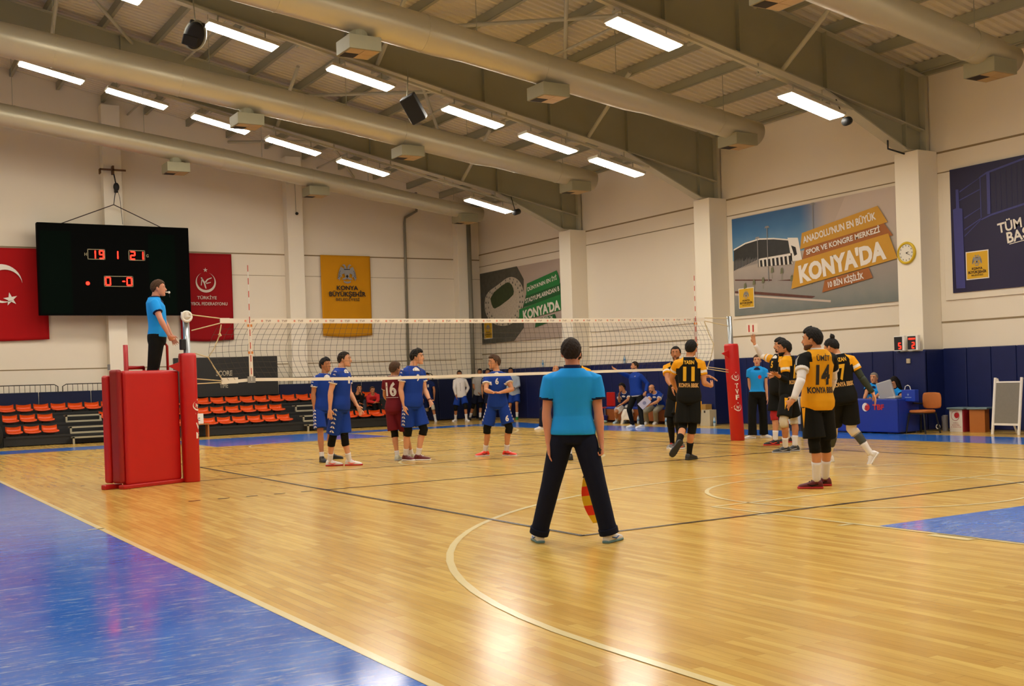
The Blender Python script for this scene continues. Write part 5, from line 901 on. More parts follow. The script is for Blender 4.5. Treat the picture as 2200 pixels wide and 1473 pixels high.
m = MB(); m.bb(12.98, 13.02, 1.2, 1.68, .16, .76); m.bb(13.02, 13.5, 1.18, 1.7, .7, .76)
r = thing('white_cabinet', (13.2, 1.45, 0), 'white panelled stand on a dark base, left of the scoring table', 'stand'); m.build('panel', MW2, r, bevel=.008)
m = MB(); m.bb(13.04, 13.5, 1.22, 1.66, 0, .7); m.build('base', mat('dark_base', '2d2f38', rough=.6, var=.1), r)
r = thing('case_lid', (13.3, -1.05, .72), 'open pale grey case standing on the scoring table in front of the woman', 'case')
Rc = Matrix.Rotation(math.radians(-13), 3, 'X') @ Matrix.Rotation(math.radians(-7), 3, 'Y')
m = MB(); m.box((13.28, -.98, .9), (.06, .38, .37), R=Rc); m.build('lid', mat('case_grey', 'a9a9a9', rough=.45, var=.03), r, bevel=.02, seg=3)
m = MB(); m.box((13.42, -1.0, .745), (.3, .44, .05)); m.build('tray', MW2, r, bevel=.01)
r = thing('gift_bag', (13.4, -1.5, .72), 'royal blue paper bag with a pale crest and white cord handle on the table end', 'bag')
m = MB(); m.bb(13.28, 13.4, -1.72, -1.38, .66, .9); m.build('bag_body', mat('bag_blue', '123aa0', rough=.4, var=.05), r, bevel=.01)
m = MB(); m.tube([(13.3, -1.45, .9), (13.3, -1.47, .97), (13.3, -1.53, .99), (13.3, -1.58, .97), (13.3, -1.6, .9)], .008, 6); m.build('handle', M_WHITE, r)
Fg = Flat((13.28, 0, 0), (0, -1, 0), (0, 0, 1), (-1, 0, 0)); m = MB(); Fg.polyg(m, star_pts(1.55, .8, .035), .003); Fg.polyg(m, rect(1.47, 1.63, .735, .75), .003); m.build('print', mat('print_lightblue', '7f93c0', rough=.6, var=0), r)
def bottle(x, y, z, lab, h=.24, r0=.034):
    b = thing('water_bottle', (x, y, z), lab, 'bottle')
    m = MB(); m.loft([((x, y, z+q*h), (1,0,0), a*r0, (0,1,0), a*r0) for q, a in ((0, .85), (.04, 1), (.3, .97), (.5, .9), (.65, 1), (.8, .7), (.9, .38), (.94, .36))], 14); m.build('bottle_body', mat('bottle_plastic', 'a9bccb', rough=.15, var=.03), b, smooth=True)
    m = MB(); m.loft([((x, y, z+q*h), (1,0,0), 1.03*r0, (0,1,0), 1.03*r0) for q in (.35, .58)], 14); m.build('label', mat('bottle_label', '4f86b5', rough=.4, var=.05), b, smooth=True)
    m = MB(); m.cyl((x, y, z+h*.93), (x, y, z+h), .4*r0, 10); m.build('cap', mat('bottle_cap', '3f7fc0', rough=.4, var=0), b)
    return b
bottle(14.66, 9.9, 1.73, 'water bottle standing on top of the blue wall pad, above the seated boy')
bottle(14.66, 14.4, 1.73, 'water bottle standing on the wall pad behind player number 6')
bottle(13.75, 6.9, 0, 'water bottle on the floor in front of the wooden bench'); bottle(13.8, 8.2, 0, 'water bottle on the floor between the bench and the seated man in grey trousers')
bottle(13.8, 5.0, 0, 'water bottle on the floor right of the cream carton')
bottle(13.75, -1.12, .715, 'small bottle beside the hands of the woman at the scoring table', .16, .025)
# chair by the table
r = thing('office_chair', (13.5, -1.95, 0), 'empty orange-padded chair with black legs right of the scoring table', 'chair')
MO = mat('orange_fabric', 'b8692a', rough=.8, var=.08, scale=30)
m = MB(); m.loft([((13.72, -1.93, z), (0, 1, 0), a, (1, 0, 0), .03, 3) for z, a in ((.5, .12), (.515, .2), (.56, .225), (.7, .23), (.78, .22), (.82, .19), (.83, .1))], 24); m.build('backrest', MO, r, smooth=True)
m = MB(); m.loft([((13.48, -1.88, z), (0, 1, 0), a, (1, 0, 0), a, 3.4) for z, a in ((.42, .19), (.43, .215), (.465, .22), (.48, .2))], 24); m.build('seat', MO, r, smooth=True)
m = MB(); m.tube([(13.48, -1.9, .42), (13.75, -1.93, .43), (13.78, -1.93, .6)], .015, 8); m.bb(13.28, 13.68, -2.08, -1.68, .4, .42); m.cyl((13.7, -1.7, .6), (13.45, -1.68, .62), .018, 8); m.build('frame', M_BLACK, r)
for (x, y, dx, dy) in ((13.3, -1.7, -.04, .06), (13.3, -2.06, -.04, -.06), (13.66, -1.7, .05, .06), (13.66, -2.06, .05, -.06)):
    m = MB(); m.tube([(x, y, .41), (x+dx, y+dy, 0)], .017, 8); m.build('leg', M_BLACK, r)
r.location.y += .15
# cartons, roll, easel, bag
r = thing('collection_box', (14.35, -1.95, 0), 'white box with a red ball and crescent emblem under a grey lid', 'box')
m = MB(); m.bb(14.2, 14.5, -2.13, -1.82, 0, .46); m.build('carton', M_PRINTW, r)
Fc = Flat((14.2, 0, 0), (0, -1, 0), (0, 0, 1), (-1, 0, 0)); m = MB(); Fc.shape(m, disc2(1.995, .34, .058, 20), .005); Fc.shape(m, ring2(1.96, .33, .1, .093), .004)
for z, w, t in ((.17, .12, 'KONYA'), (.13, .18, 'BASKETBOL'), (.09, .24, 'IL TEMSILCILIGI')): Fc.text(m, t, 1.975, z, .02, .004, w, 0)
m.build('emblem', mat('print_red', 'c0262c'), r); m = MB(); m.bb(14.2, 14.5, -2.17, -2.131, 0, .46); m.build('red_side', mat('carton_red', '8e1420', rough=.6, var=.05), r)
m = MB(); m.bb(14.15, 14.55, -2.2, -1.78, .46, .5); m.build('lid', mat('lid_grey', '6b7f84', rough=.5, var=.05), r, bevel=.015)
r = thing('collection_box', (14.35, -2.4, 0), 'orange-brown box under a grey lid, left of the folding board', 'box')
m = MB(); m.box((14.35, -2.42, .23), (.3, .3, .46), rz=.35); m.build('carton', mat('carton_orange', 'b56a24', rough=.6, var=.05), r)
m = MB(); m.box((14.35, -2.43, .48), (.38, .4, .04), rz=.35); m.build('lid', mat('lid_grey', '6b7f84'), r, bevel=.015)
m = MB(); m.tube([(14.4, -1.56, 0), (14.4, -1.56, .33)], .055, 16); tag(m.build('poster_tube', mat('tube_grey', '8f8b8d', rough=.5, var=.03), smooth=False), 'grey upright tube standing between the chair and the white box', 'tube')
m = MB(); m.box((14.52, -1.3, .15), (.02, .24, .3), rz=.0); o = m.build('picture_panel', mat('panel_print', '8c8078', rough=.5, var=.5, scale=14)); tag(o, 'small picture panel leaning on the pad behind the orange chair', 'panel')
m = MB(); m.tube([(14.3, -1.45, .045)]+[(14.3, -1.45+.045*math.sin(t), .09-.045*math.cos(t)+.0) for t in [i*.5 for i in range(1, 13)]], .012, 6); tag(m.build('tape_roll', M_PRINTW), 'white tape roll on the floor behind the orange chair', 'tape')
r = thing('folding_board', (13.9, -3.2, 0), 'grey folding board with white side rails near the right edge', 'board')
for y in (-3.17, -3.74):
    m = MB(); m.tube([(13.72, y, 0), (13.86, y, 1.1)], .028, 8); m.build('front_rail', M_PRINTW, r)
m = MB(); m.poly([(13.75, -3.2, .22), (13.75, -3.71, .22), (13.845, -3.71, 1.0), (13.845, -3.2, 1.0)], (.015, 0, 0)); m.build('panel', mat('board_grey', '7c7464', rough=.8, var=.08, scale=20), r)
m = MB(); m.bb(13.73, 13.77, -3.74, -3.17, .18, .22); m.bb(13.84, 13.87, -3.74, -3.17, 1.0, 1.03); m.build('cross_rail', M_PRINTW, r)
for y in (-3.3, -3.9):
    m = MB(); m.tube([(13.87, y+.1, 1.08), (14.3, y, 0)], .02, 8); m.build('back_leg', M_PRINTW, r)
m = MB(); m.ell((14.2, -4.25, .3), ((.28,0,0),(0,.36,0),(0,0,.3))); m.bb(13.98, 14.4, -4.55, -4.0, 0, .45); tag(m.build('sports_bag', mat('bag_black', '14140f', rough=.8, var=.2)), 'black bag on the floor at the right edge, behind the folding board', 'bag')
# bench and things along the right wall
MBW = mat('bench_wood', '8a4a1c', rough=.5, var=.12, scale=12)
r = thing('bench', (14.2, 8.4, 0), 'low wooden bench with a blue cushion below the wall pads', 'bench')
m = MB(); m.bb(13.98, 14.02, 6.4, 9.95, .08, .4); m.build('front_board', MBW, r)
m = MB(); m.bb(13.97, 14.45, 6.38, 9.97, .4, .46); m.build('cushion', mat('cushion_blue', '1a3a9a', rough=.6, var=.05), r, bevel=.02)
for y in (6.4, 7.5, 8.7, 9.93):
    m = MB(); m.bb(13.96, 14.42, y, y+.03, .02, .4); m.build('divider', mat('bench_dark', '5e3012', rough=.5, var=.1), r)
r = thing('red_chair', (14.3, 10.2, 0), 'red folding chair partly hidden behind the line judge', 'chair')
m = MB(); m.box((14.3, 10.15, .68), (.05, .4, .42)); m.build('backrest', MR, r, bevel=.02); m = MB(); m.box((14.1, 10.15, .44), (.4, .4, .03)); m.build('seat', MR, r)
for dx, dy in ((-.17, -.19), (-.17, .19), (.22, -.19), (.22, .19)):
    m = MB(); m.cyl((14.1+dx, 10.15+dy, 0), (14.1+dx, 10.15+dy, .46), .014, 8); m.build('leg', M_STEELP, r)
m = MB(); m.loft([((13.85, 10.0, z), (1,0,0), a, (0,1,0), a) for z, a in ((0, .14), (.22, .18), (.225, .17), (.02, .13))], 20, cap=False); tag(m.build('bucket', mat('bucket_blue', '17287a', rough=.4, var=.05)), 'dark blue bucket on the floor under the red chair', 'bucket')
r = thing('carton', (13.9, 5.35, 0), 'cream carton box on the floor behind player number 11', 'box')
m = MB(); m.bb(13.75, 13.98, 5.12, 5.5, 0, .42); m.build('carton_body', mat('carton_cream', 'b5aa90', rough=.7, var=.04), r, bevel=.005); m = MB(); Flat((13.75, 0, 0), (0, -1, 0), (0, 0, 1), (-1, 0, 0)).polyg(m, rect(-5.34, -5.28, .34, .4), .003); m.build('mark', M_INK, r)
m = MB(); m.bb(13.76, 13.97, 5.28, 5.55, .42, .56); tag(m.build('cardboard_box', mat('cardboard', 'a07836', rough=.8, var=.1), bevel=.004), 'brown cardboard box on top of the cream carton', 'box')
m = MB(); m.ell((13.75, 9.75, .04), ((.07,0,0),(0,.11,0),(0,0,.045))); tag(m.build('crumpled_towel', mat('towel_green', '6f8a84', rough=.9, var=.2), smooth=True), 'small greenish crumpled cloth on the floor beside the blue bucket', 'cloth')
# ---------------------------------------------------------------- people
def voxel(mb, name, vox, it=4, fac=.5, mats=None, parent=None, cls=None):
    me = mb.mesh('tmp'); o = bpy.data.objects.new('tmp', me); COL.objects.link(o)
    a = o.modifiers.new('r', 'REMESH'); a.mode = 'VOXEL'; a.voxel_size = vox; a.use_smooth_shade = True
    if it: s = o.modifiers.new('s', 'SMOOTH'); s.factor = fac; s.iterations = it
    bpy.context.view_layer.update()
    nm = bpy.data.meshes.new_from_object(o.evaluated_get(bpy.context.evaluated_depsgraph_get()))
    bpy.data.objects.remove(o); bpy.data.meshes.remove(me)
    nm.name = name
    for m_ in mats: nm.materials.append(m_)
    if cls:
        idx = [cls(p.center) for p in nm.polygons]; nm.polygons.foreach_set('material_index', idx)
    nm.polygons.foreach_set('use_smooth', [True]*len(nm.polygons))
    q = bpy.data.objects.new(name, nm); COL.objects.link(q); q.parent = parent
    return q
def lerp(a, b, t): return a+(b-a)*t
class Fig: pass
def fig(key):
    d = POSE[key]; g = Fig(); g.s = d['H']/1.8; g.B = V(d['B']); g.hp = d['hp']
    for k, v in d.items():
        if k not in ('H', 'B', 'hp'): setattr(g, k, V(v))
    g.sp = (g.neck-g.pel).normalized()
    g.dnR = getattr(g, 'dnR', V((0, 0, -1))); g.dnL = getattr(g, 'dnL', V((0, 0, -1)))
    return g
def torso_secs(g, grow=0, t0=-.16, t1=1.03, fem=0, belly=0, flare=0, power=2.3):
    s = g.s; T = [(-.16,.11,.10),(-.06,.158,.113),(.05,.165,.116),(.15,.154,.110),(.28,.138,.102),(.42,.140,.106),(.56,.150,.113),(.70,.160,.117),(.80,.163,.114),(.88,.155,.10),(.94,.125,.082),(.99,.085,.07),(1.04,.062,.06)]
    if grow == 0: T[-2:] = [(.99,.068,.062),(1.04,.05,.05)]
    if fem: T = [(t, a*(1.03 if t < .1 else .86 if t < .5 else .88), b*(1.03 if t < .1 else .88)) for t, a, b in T]
    lat0 = g.rt; lat1 = (g.shR-g.shL).normalized(); out = []
    ts = [q for q in T if t0-.001 <= q[0] <= t1+.001]
    def at(t):
        for i in range(len(T)-1):
            if T[i][0] <= t <= T[i+1][0]:
                k = (t-T[i][0])/(T[i+1][0]-T[i][0]); return (t, lerp(T[i][1], T[i+1][1], k), lerp(T[i][2], T[i+1][2], k))
        return T[-1]
    if ts and ts[0][0] > t0+.01: ts = [at(t0)]+ts
    if ts and ts[-1][0] < t1-.01: ts = ts+[at(t1)]
    if len(ts) < 2: ts = [at(t0), at(t1)]
    for t, a, b in ts:
        lat = lat0.lerp(lat1, min(1, max(0, t))); lat = (lat-g.sp*lat.dot(g.sp)).normalized(); fw = g.sp.cross(lat)
        fwo = .012*math.sin(math.pi*min(1, max(0, t*1.1))) - (.012 if t > .85 else 0)
        c = lerp(g.pel, g.neck, t) + fw*fwo*s
        fl_ = flare*max(0, (.3-t)) ; be = belly*math.exp(-((t-.25)/.22)**2)
        if be: c = c+fw*be*.5*s
        out.append((c, lat, (a+grow+fl_)*s, fw, (b+grow+fl_+be*.5)*s, power))
    return out
def foot_secs(g, side, grow=0, sole=False):
    s = g.s; an = getattr(g, 'an'+side); to = getattr(g, 'to'+side).normalized(); dn = getattr(g, 'dn'+side).normalized()
    lat = to.cross(dn).normalized(); out = []
    P_ = [(-.068,.018,.03),(-.062,.030,.062),(-.045,.035,.088),(-.01,.037,.10),(.035,.037,.088),(.075,.041,.066),(.115,.046,.054),(.15,.046,.046),(.18,.04,.038),(.198,.026,.028),(.205,.012,.018)]
    base = an + dn*.085*s
    for x, w, h in P_:
        if sole: out.append((base+to*x*1.03*s - dn*.012*s, lat, (w+.006)*s, dn, .014*s, 3.5))
        else: out.append((base+to*x*s - dn*(h/2+.008)*s, lat, (w+grow)*s, dn, (h/2+grow)*s, 2.6))
    return out
def hand(mb, g, side, s, spread=0):
    wr = getattr(g, 'wr'+side); ht = getattr(g, 'ht'+side); el = getattr(g, 'el'+side)
    d = (ht-wr).normalized(); sg = 1 if side == 'R' else -1
    med = -g.rt*sg
    l = g.f - d*g.f.dot(d)
    if l.length < .5: l = UP - d*d.z
    l = l.normalized(); n = d.cross(l).normalized()
    if n.dot(med) < 0: n = -n
    mb.loft([(wr-d*.02*s, l, .026*s, n, .021*s), (wr+d*.01*s, l, .027*s, n, .02*s), (wr+d*.04*s, l, .037*s, n, .019*s), (wr+d*.075*s, l, .041*s, n, .017*s), (wr+d*.098*s, l, .040*s, n, .014*s), (wr+d*.108*s, l, .03*s, n, .01*s)], 14)
    for o, L, tilt in ((.032, .070, .16), (.011, .080, .05), (-.010, .075, -.05), (-.031, .06, -.17)):
        b0 = wr+d*.09*s+l*o*s; dd_ = (d+l*tilt*(1+spread)).normalized(); c1 = (dd_+n*.18).normalized(); c2 = (dd_+n*.45).normalized()
        if side in getattr(g, 'grip', ''): c1 = (d*.35+n*.95).normalized(); c2 = (n*.25-d*.95).normalized()
        p1 = b0+dd_*.012*s; p2 = p1+c1*L*.5*s; p3 = p2+c2*L*.5*s
        mb.tube([b0, p1, p2, p3], [.0098*s, .0095*s, .0088*s, .0075*s], 8, dome=True)
    b0 = wr+d*.03*s+l*.026*s; d1 = (d*.65+l*(.8+.3*spread)+n*.2).normalized(); d2 = (d*.95+l*.35+n*.25).normalized()
    mb.tube([b0, b0+d1*.035*s, b0+d1*.035*s+d2*.038*s], [.0135*s, .0115*s, .009*s], 8, dome=True)
def head_frame(g):
    f = g.hf.normalized(); a = math.radians(g.hp); fu = (f*math.cos(a)+UP*math.sin(a)).normalized(); r = f.cross(UP).normalized(); u = r.cross(fu).normalized()
    return fu, r, u
def arm_pts(g, side, t0=0, t1=1, seg_='u', n=4):
    a, b = (getattr(g, 'sh'+side), getattr(g, 'el'+side)) if seg_ == 'u' else (getattr(g, 'el'+side), getattr(g, 'wr'+side))
    return [lerp(a, b, t0+(t1-t0)*i/n) for i in range(n+1)]
def body(g, root, skin, vox, fem=0, belly=0, build=1.0, spread=0):
    s = g.s; mb = MB(); mb.loft(torso_secs(g, 0, fem=fem, belly=belly), 22)
    fu, r, u = head_frame(g); h = g.head
    mb.tube([g.neck-g.sp*.03*s, lerp(g.neck, h, .35)-fu*.004*s, lerp(g.neck, h, .8)-fu*.008*s], [.064*s, .056*s, .055*s], 16, dome=True)
    H = [(-.118,.018,.018,.062),(-.108,.034,.034,.055),(-.09,.048,.052,.04),(-.065,.058,.07,.024),(-.035,.066,.084,.012),(0,.0725,.092,.003),(.035,.0755,.0965,-.002),(.065,.072,.092,-.006),(.09,.058,.075,-.008),(.108,.036,.048,-.01),(.117,.012,.018,-.01)]
    mb.loft([(h+u*z*s+fu*o*s, r, a*s, fu, b*s, 2.15) for z, a, b, o in H], 22)
    mb.tube([h+fu*.088*s+u*.018*s, h+fu*.104*s-u*.012*s, h+fu*.112*s-u*.028*s], [.008*s, .012*s, .014*s], 8, dome=True)
    mb.ell(h+fu*.094*s-u*.034*s, (r*.019*s, fu*.014*s, u*.010*s), 10, 7)
    mb.ell(h+fu*.086*s-u*.062*s, (r*.026*s, fu*.015*s, u*.013*s), 10, 7); mb.ell(h+fu*.082*s-u*.1*s, (r*.024*s, fu*.02*s, u*.018*s), 10, 7)
    for k in (1, -1):
        mb.ell(h+r*.078*s*k-u*.012*s-fu*.006*s, (r*.011*s, fu*.02*s, u*.032*s), 10, 7)
        mb.ell(h+fu*.088*s+r*.032*s*k+u*.03*s, (r*.028*s, fu*.012*s, u*.009*s), 10, 7)
    for sd in 'RL':
        sh, el, wr = getattr(g, 'sh'+sd), getattr(g, 'el'+sd), getattr(g, 'wr'+sd); b = build*(.82 if fem else 1)
        mb.tube([lerp(lerp(g.pel, g.neck, .93), sh, .2), lerp(lerp(g.pel, g.neck, .95), sh, .7), sh, lerp(sh, el, .2), lerp(sh, el, .5), lerp(sh, el, .85), el], [.04*s, .047*s, .056*s*b, .056*s*b, .050*s*b, .041*s*b, .040*s*b], 16, dome=True)
        mb.tube([lerp(sh, el, .92), el, lerp(el, wr, .2), lerp(el, wr, .45), lerp(el, wr, .8), wr], [.037*s*b, .040*s*b, .044*s*b, .039*s*b, .028*s*b, .026*s*b], 14, dome=True)
        hand(mb, g, sd, s, spread)
        hp, kn, an = getattr(g, 'hip'+sd), getattr(g, 'kn'+sd), getattr(g, 'an'+sd); back = -(getattr(g, 'to'+sd))
        back = (back - (an-kn).normalized()*back.dot((an-kn).normalized()))
        mb.tube([hp+(hp-kn).normalized()*.02*s, lerp(hp, kn, .15), lerp(hp, kn, .5), lerp(hp, kn, .85), kn], [.085*s, .092*s, .077*s, .058*s, .055*s], 18, dome=True)
        mb.tube([lerp(hp, kn, .93), kn, lerp(kn, an, .15)+back*.006*s, lerp(kn, an, .35)+back*.014*s, lerp(kn, an, .6)+back*.006*s, lerp(kn, an, .85), an], [.052*s, .053*s, .052*s, .055*s, .044*s, .034*s, .034*s], 16, dome=True)
        mb.loft(foot_secs(g, sd, -.006), 14)
    return voxel(mb, 'body', vox, 3, .5, [skin], root)
def hair(g, root, mt, style, vox):
    s = g.s; fu, r, u = head_frame(g); c = g.head+u*.016*s-fu*.003*s; n, m_ = 64, 40
    mb = MB(); vs = []; fs = []; rnd = random.Random(len(bpy.data.objects))
    th = {'short': .010, 'buzz': .009, 'thick': .02, 'bun': .010, 'long': .014, 'pony': .010, 'balding': .004, 'quiff': .016, 'grey': .008}[style]
    hl = {'short': .42, 'buzz': .50, 'thick': .36, 'bun': .46, 'long': .42, 'pony': .46, 'balding': .95, 'quiff': .46, 'grey': .48}[style]
    for j in range(m_+1):
        el = math.pi*(j/m_-.5)
        for i in range(n):
            az = 2*math.pi*i/n   # 0 = front
            ce, se = math.cos(el), math.sin(el); fr = math.cos(az)*ce; la = math.sin(az)*ce
            grow = th + .0028*math.sin(az*11+el*9) + .0022*math.sin(az*23-el*17) + .007*rnd.random()*(0 if style == 'balding' else 1)
            if style in ('quiff', 'short', 'thick'): grow += .010*max(0, se)*(.2+.8*max(0, math.cos(az)))*(2.0 if style == 'quiff' else .6 if style == 'short' else 1)
            back = -math.cos(az)
            # lower hair edge: front hairline hl, temples to ears, nape
            edge = hl*max(0, math.cos(az))**.5 if math.cos(az) > 0 else 0
            ca = math.cos(az)
            if ca > .25: low = lerp(-.05, hl, min(1, ((ca-.25)/.4))**.7)
            elif ca > -.25: low = -.28 if ca > .08 else -.1
            else: low = lerp(-.35, -.78, min(1, (back-.25)*2))
            low += .05*math.sin(az*13)*(ca > .3)
            if style == 'balding' and se > .35: grow = -.02
            if style == 'balding' and math.cos(az) > .1: grow = -.02
            k = min(1, max(0, (se-low)/.10)); g_ = lerp(-.022, grow, k*k*(3-2*k))
            p = c + r*la*(.0765+g_)*s + fu*fr*(.098+g_)*s + u*se*(.098+g_)*s
            vs.append(p)
    for j in range(m_):
        for i in range(n): i2 = (i+1) % n; fs.append((j*n+i, j*n+i2, (j+1)*n+i2, (j+1)*n+i))
    k = len(vs); mb.add(vs, fs + [tuple(range(n-1, -1, -1)), tuple(m_*n+i for i in range(n))])
    if style == 'bun': mb.ell(g.head-fu*.075*s+u*.125*s, (r*.036*s, fu*.034*s, u*.04*s), 12, 8); mb.tube([g.head-fu*.07*s+u*.08*s, g.head-fu*.08*s+u*.13*s, g.head-fu*.07*s+u*.175*s], [.02*s, .02*s, .008*s], 8)
    if style == 'pony': mb.tube([g.head-fu*.09*s+u*.03*s, g.head-fu*.125*s-u*.02*s, g.head-fu*.12*s-u*.12*s, g.head-fu*.1*s-u*.2*s], [.025*s, .032*s, .027*s, .01*s], 10, dome=True)
    if style == 'long':
        mb.tube([g.head-fu*.04*s+u*.05*s, g.head-fu*.08*s-u*.05*s, g.head-fu*.075*s-u*.17*s, g.head-fu*.1*s-r*.02*s-u*.33*s], [.085*s, .08*s, .07*s, .03*s], 14, dome=True)
        mb.tube([g.head-r*.06*s+u*.03*s, g.head-r*.09*s-u*.1*s+fu*.01*s, g.head-r*.11*s-u*.24*s], [.04*s, .035*s, .015*s], 10, dome=True)
    return voxel(mb, 'hair', min(vox, .0055) if vox < .01 else .008, 1, .2, [mt], root)
def face(g, root, brow, beard=None, lip='a0554a'):
    s = g.s; fu, r, u = head_frame(g); h = g.head
    for k in (1, -1):
        m = MB(); m.ell(h+fu*.0865*s+r*.031*s*k+u*.012*s, (r*.013*s, fu*.009*s, u*.0058*s), 10, 7); e = m.build('eye', mat('eye_white', 'a89a8a', rough=.3, var=0), root, smooth=True)
        m = MB(); m.ell(h+fu*.0925*s+r*.031*s*k+u*.012*s, (r*.0065*s, fu*.004*s, u*.0055*s), 8, 6); m.build('iris', mat('eye_dark', '1d120b', rough=.3, var=0), e, smooth=True)
        m = MB(); m.tube([h+fu*.094*s+r*.012*s*k+u*.031*s, h+fu*.097*s+r*.032*s*k+u*.037*s, h+fu*.082*s+r*.053*s*k+u*.031*s], [.0045*s, .0055*s, .003*s], 6); m.build('eyebrow', brow, root)
    m = MB(); m.ell(h+fu*.098*s-u*.062*s, (r*.023*s, fu*.006*s, u*.0065*s), 10, 6); m.build('mouth', mat('lip_'+lip, lip, rough=.5, var=0), root, smooth=True)
    if beard:
        m = MB(); Hb = [(-.120,.018,.018,.063),(-.109,.0355,.036,.0555),(-.09,.0495,.054,.0405),(-.072,.0565,.0675,.0265),(-.055,.0605,.074,.0195)]
        m.loft([(h+u*z*s+fu*o*s, r, a*s, fu, b*s, 2.15) for z, a, b, o in Hb], 22)
        m.tube([h+fu*.098*s+r*.024*s-u*.05*s, h+fu*.104*s-u*.047*s, h+fu*.098*s-r*.024*s-u*.05*s], [.005*s, .007*s, .005*s], 6)
        m.build('beard', beard, root, smooth=True)
def top(g, root, mats, vox, name='shirt', t0=-.10, sleeve=.6, grow=.014, loose=.02, full=False, fem=0, belly=0, cls=None, flare=0, sleeve_r=1.0):
    s = g.s; mb = MB(); mb.loft(torso_secs(g, grow, t0=t0, t1=1.015, fem=fem, belly=belly, flare=flare), 28)
    for sd in 'RL':
        sh, el, wr = getattr(g, 'sh'+sd), getattr(g, 'el'+sd), getattr(g, 'wr'+sd); q = sleeve_r*(.85 if fem else 1)
        if full:
            mb.tube([lerp(lerp(g.pel, g.neck, .93), sh, .3), lerp(lerp(g.pel, g.neck, .96), sh, .75), sh, lerp(sh, el, .3), lerp(sh, el, .7), el], [.05*s, .058*s, .070*s*q, .068*s*q, .06*s*q, .056*s*q], 18, dome=True)
            mb.tube([el, lerp(el, wr, .4), lerp(el, wr, .8), lerp(el, wr, .95)], [.056*s*q, .052*s*q, .042*s*q, .04*s*q], 16)
        else:
            e = lerp(sh, el, sleeve)
            mb.tube([lerp(lerp(g.pel, g.neck, .93), sh, .3), lerp(lerp(g.pel, g.neck, .96), sh, .75), sh, lerp(sh, e, .5), e], [.05*s, .058*s, .068*s*q, (.068+loose*.3)*s*q, (.062+loose*.5)*s*q], 18)
    return voxel(mb, name, vox, 4, .5, mats, root, cls)
def collar(g, root, mt, r=.072, h=.035, name='collar'):
    s = g.s; m = MB(); lat = (g.shR-g.shL).normalized(); lat = (lat-g.sp*lat.dot(g.sp)).normalized(); fw = g.sp.cross(lat); c = g.neck-g.sp*.012*s
    m.loft([(c+g.sp*z*s+fw*o*s, lat, a*s, fw, a*.98*s) for z, a, o in ((-.06, r+.055, -.002), (-.035, r+.042, -.002), (-.012, r+.024, -.004), (.008, r+.009, -.004), (h*.6, r+.002, -.004), (h, r-.001, -.004), (h, r-.008, -.004), (0, r-.006, -.004))], 22, cap=False)
    return m.build(name, mt, root, smooth=True)
def bottoms(g, root, mats, vox, name='shorts', to=.8, r0=.098, r1=.105, full=False, rk=.072, ra=.066, t1=.12, fem=0, grow=.016, cls=None):
    s = g.s; mb = MB(); mb.loft(torso_secs(g, grow, t0=-.16, t1=t1, fem=fem), 26)
    for sd in 'RL':
        hp, kn, an = getattr(g, 'hip'+sd), getattr(g, 'kn'+sd), getattr(g, 'an'+sd)
        if full:
            mb.tube([hp+(hp-kn).normalized()*.01*s, lerp(hp, kn, .2), lerp(hp, kn, .6), kn], [.096*s, r0*s, (r0+rk)/2*s, rk*s], 20, dome=True)
            mb.tube([lerp(hp, kn, .95), kn, lerp(kn, an, .4), lerp(kn, an, .8), lerp(kn, an, 1.02)], [rk*s, rk*s, (rk*.55+ra*.45)*s, ra*s, ra*1.06*s], 18)
        else:
            e = lerp(hp, kn, to)
            mb.tube([hp+(hp-kn).normalized()*.01*s, lerp(hp, e, .35), lerp(hp, e, .75), e], [.096*s, r0*s, (r0*.4+r1*.6)*s, r1*s], 20)
    return voxel(mb, name, vox, 4, .5, mats, root, cls)
def curve(t, K):
    for (a, x), (b, y) in zip(K, K[1:]):
        if t <= b: return lerp(x, y, max(0, (t-a)/(b-a)))
    return K[-1][1]
def wrap(g, root, mt, a, b, t0, t1, r0, r1, name, n=6):
    """sock, pad or compression sleeve around the limb from joint a to joint b"""
    s = g.s; A_ = getattr(g, a); B_ = getattr(g, b); m = MB(); pts = []; rs_ = []
    for i in range(n+1):
        t = t0+(t1-t0)*i/n; p = lerp(A_, B_, t); r = lerp(r0, r1, i/n)
        if a.startswith('kn'):
            back = -getattr(g, 'to'+a[2:]); d = (B_-A_).normalized(); back = back-d*back.dot(d)
            p = p+back*curve(t, [(0, .0), (.15, .006), (.35, .013), (.6, .006), (.85, 0)])*s; r = max(r, curve(t, [(0, .053), (.15, .054), (.35, .056), (.6, .046), (.85, .036), (1, .035)])+.006)
        elif a.startswith('el'): r = max(r, curve(t, [(0, .042), (.2, .045), (.45, .040), (.8, .032), (1, .032)])+.005)
        elif a.startswith('sh'): r = max(r, curve(t, [(0, .058), (.5, .05), (.85, .041), (1, .042)])+.005)
        elif a.startswith('hip'): r = max(r, curve(t, [(0, .085), (.15, .092), (.5, .077), (.85, .058), (1, .055)])+.006)
        pts.append(p); rs_.append(r*s)
    m.tube(pts, rs_, 18); return m.build(name, mt, root, smooth=True)
def kneepad(g, root, sd, mt, up=.26, dn=.2, r=.066, name='knee_pad'):
    s = g.s; hp, kn, an = getattr(g, 'hip'+sd), getattr(g, 'kn'+sd), getattr(g, 'an'+sd); m = MB(); f = getattr(g, 'to'+sd)
    m.tube([lerp(kn, hp, up), lerp(kn, hp, up*.5), kn+f*.008*s, lerp(kn, an, dn*.5), lerp(kn, an, dn)], [(r+.008)*s, (r+.004)*s, r*s, (r+.0)*s, (r-.001)*s], 18)
    return m.build(name, mt, root, smooth=True)
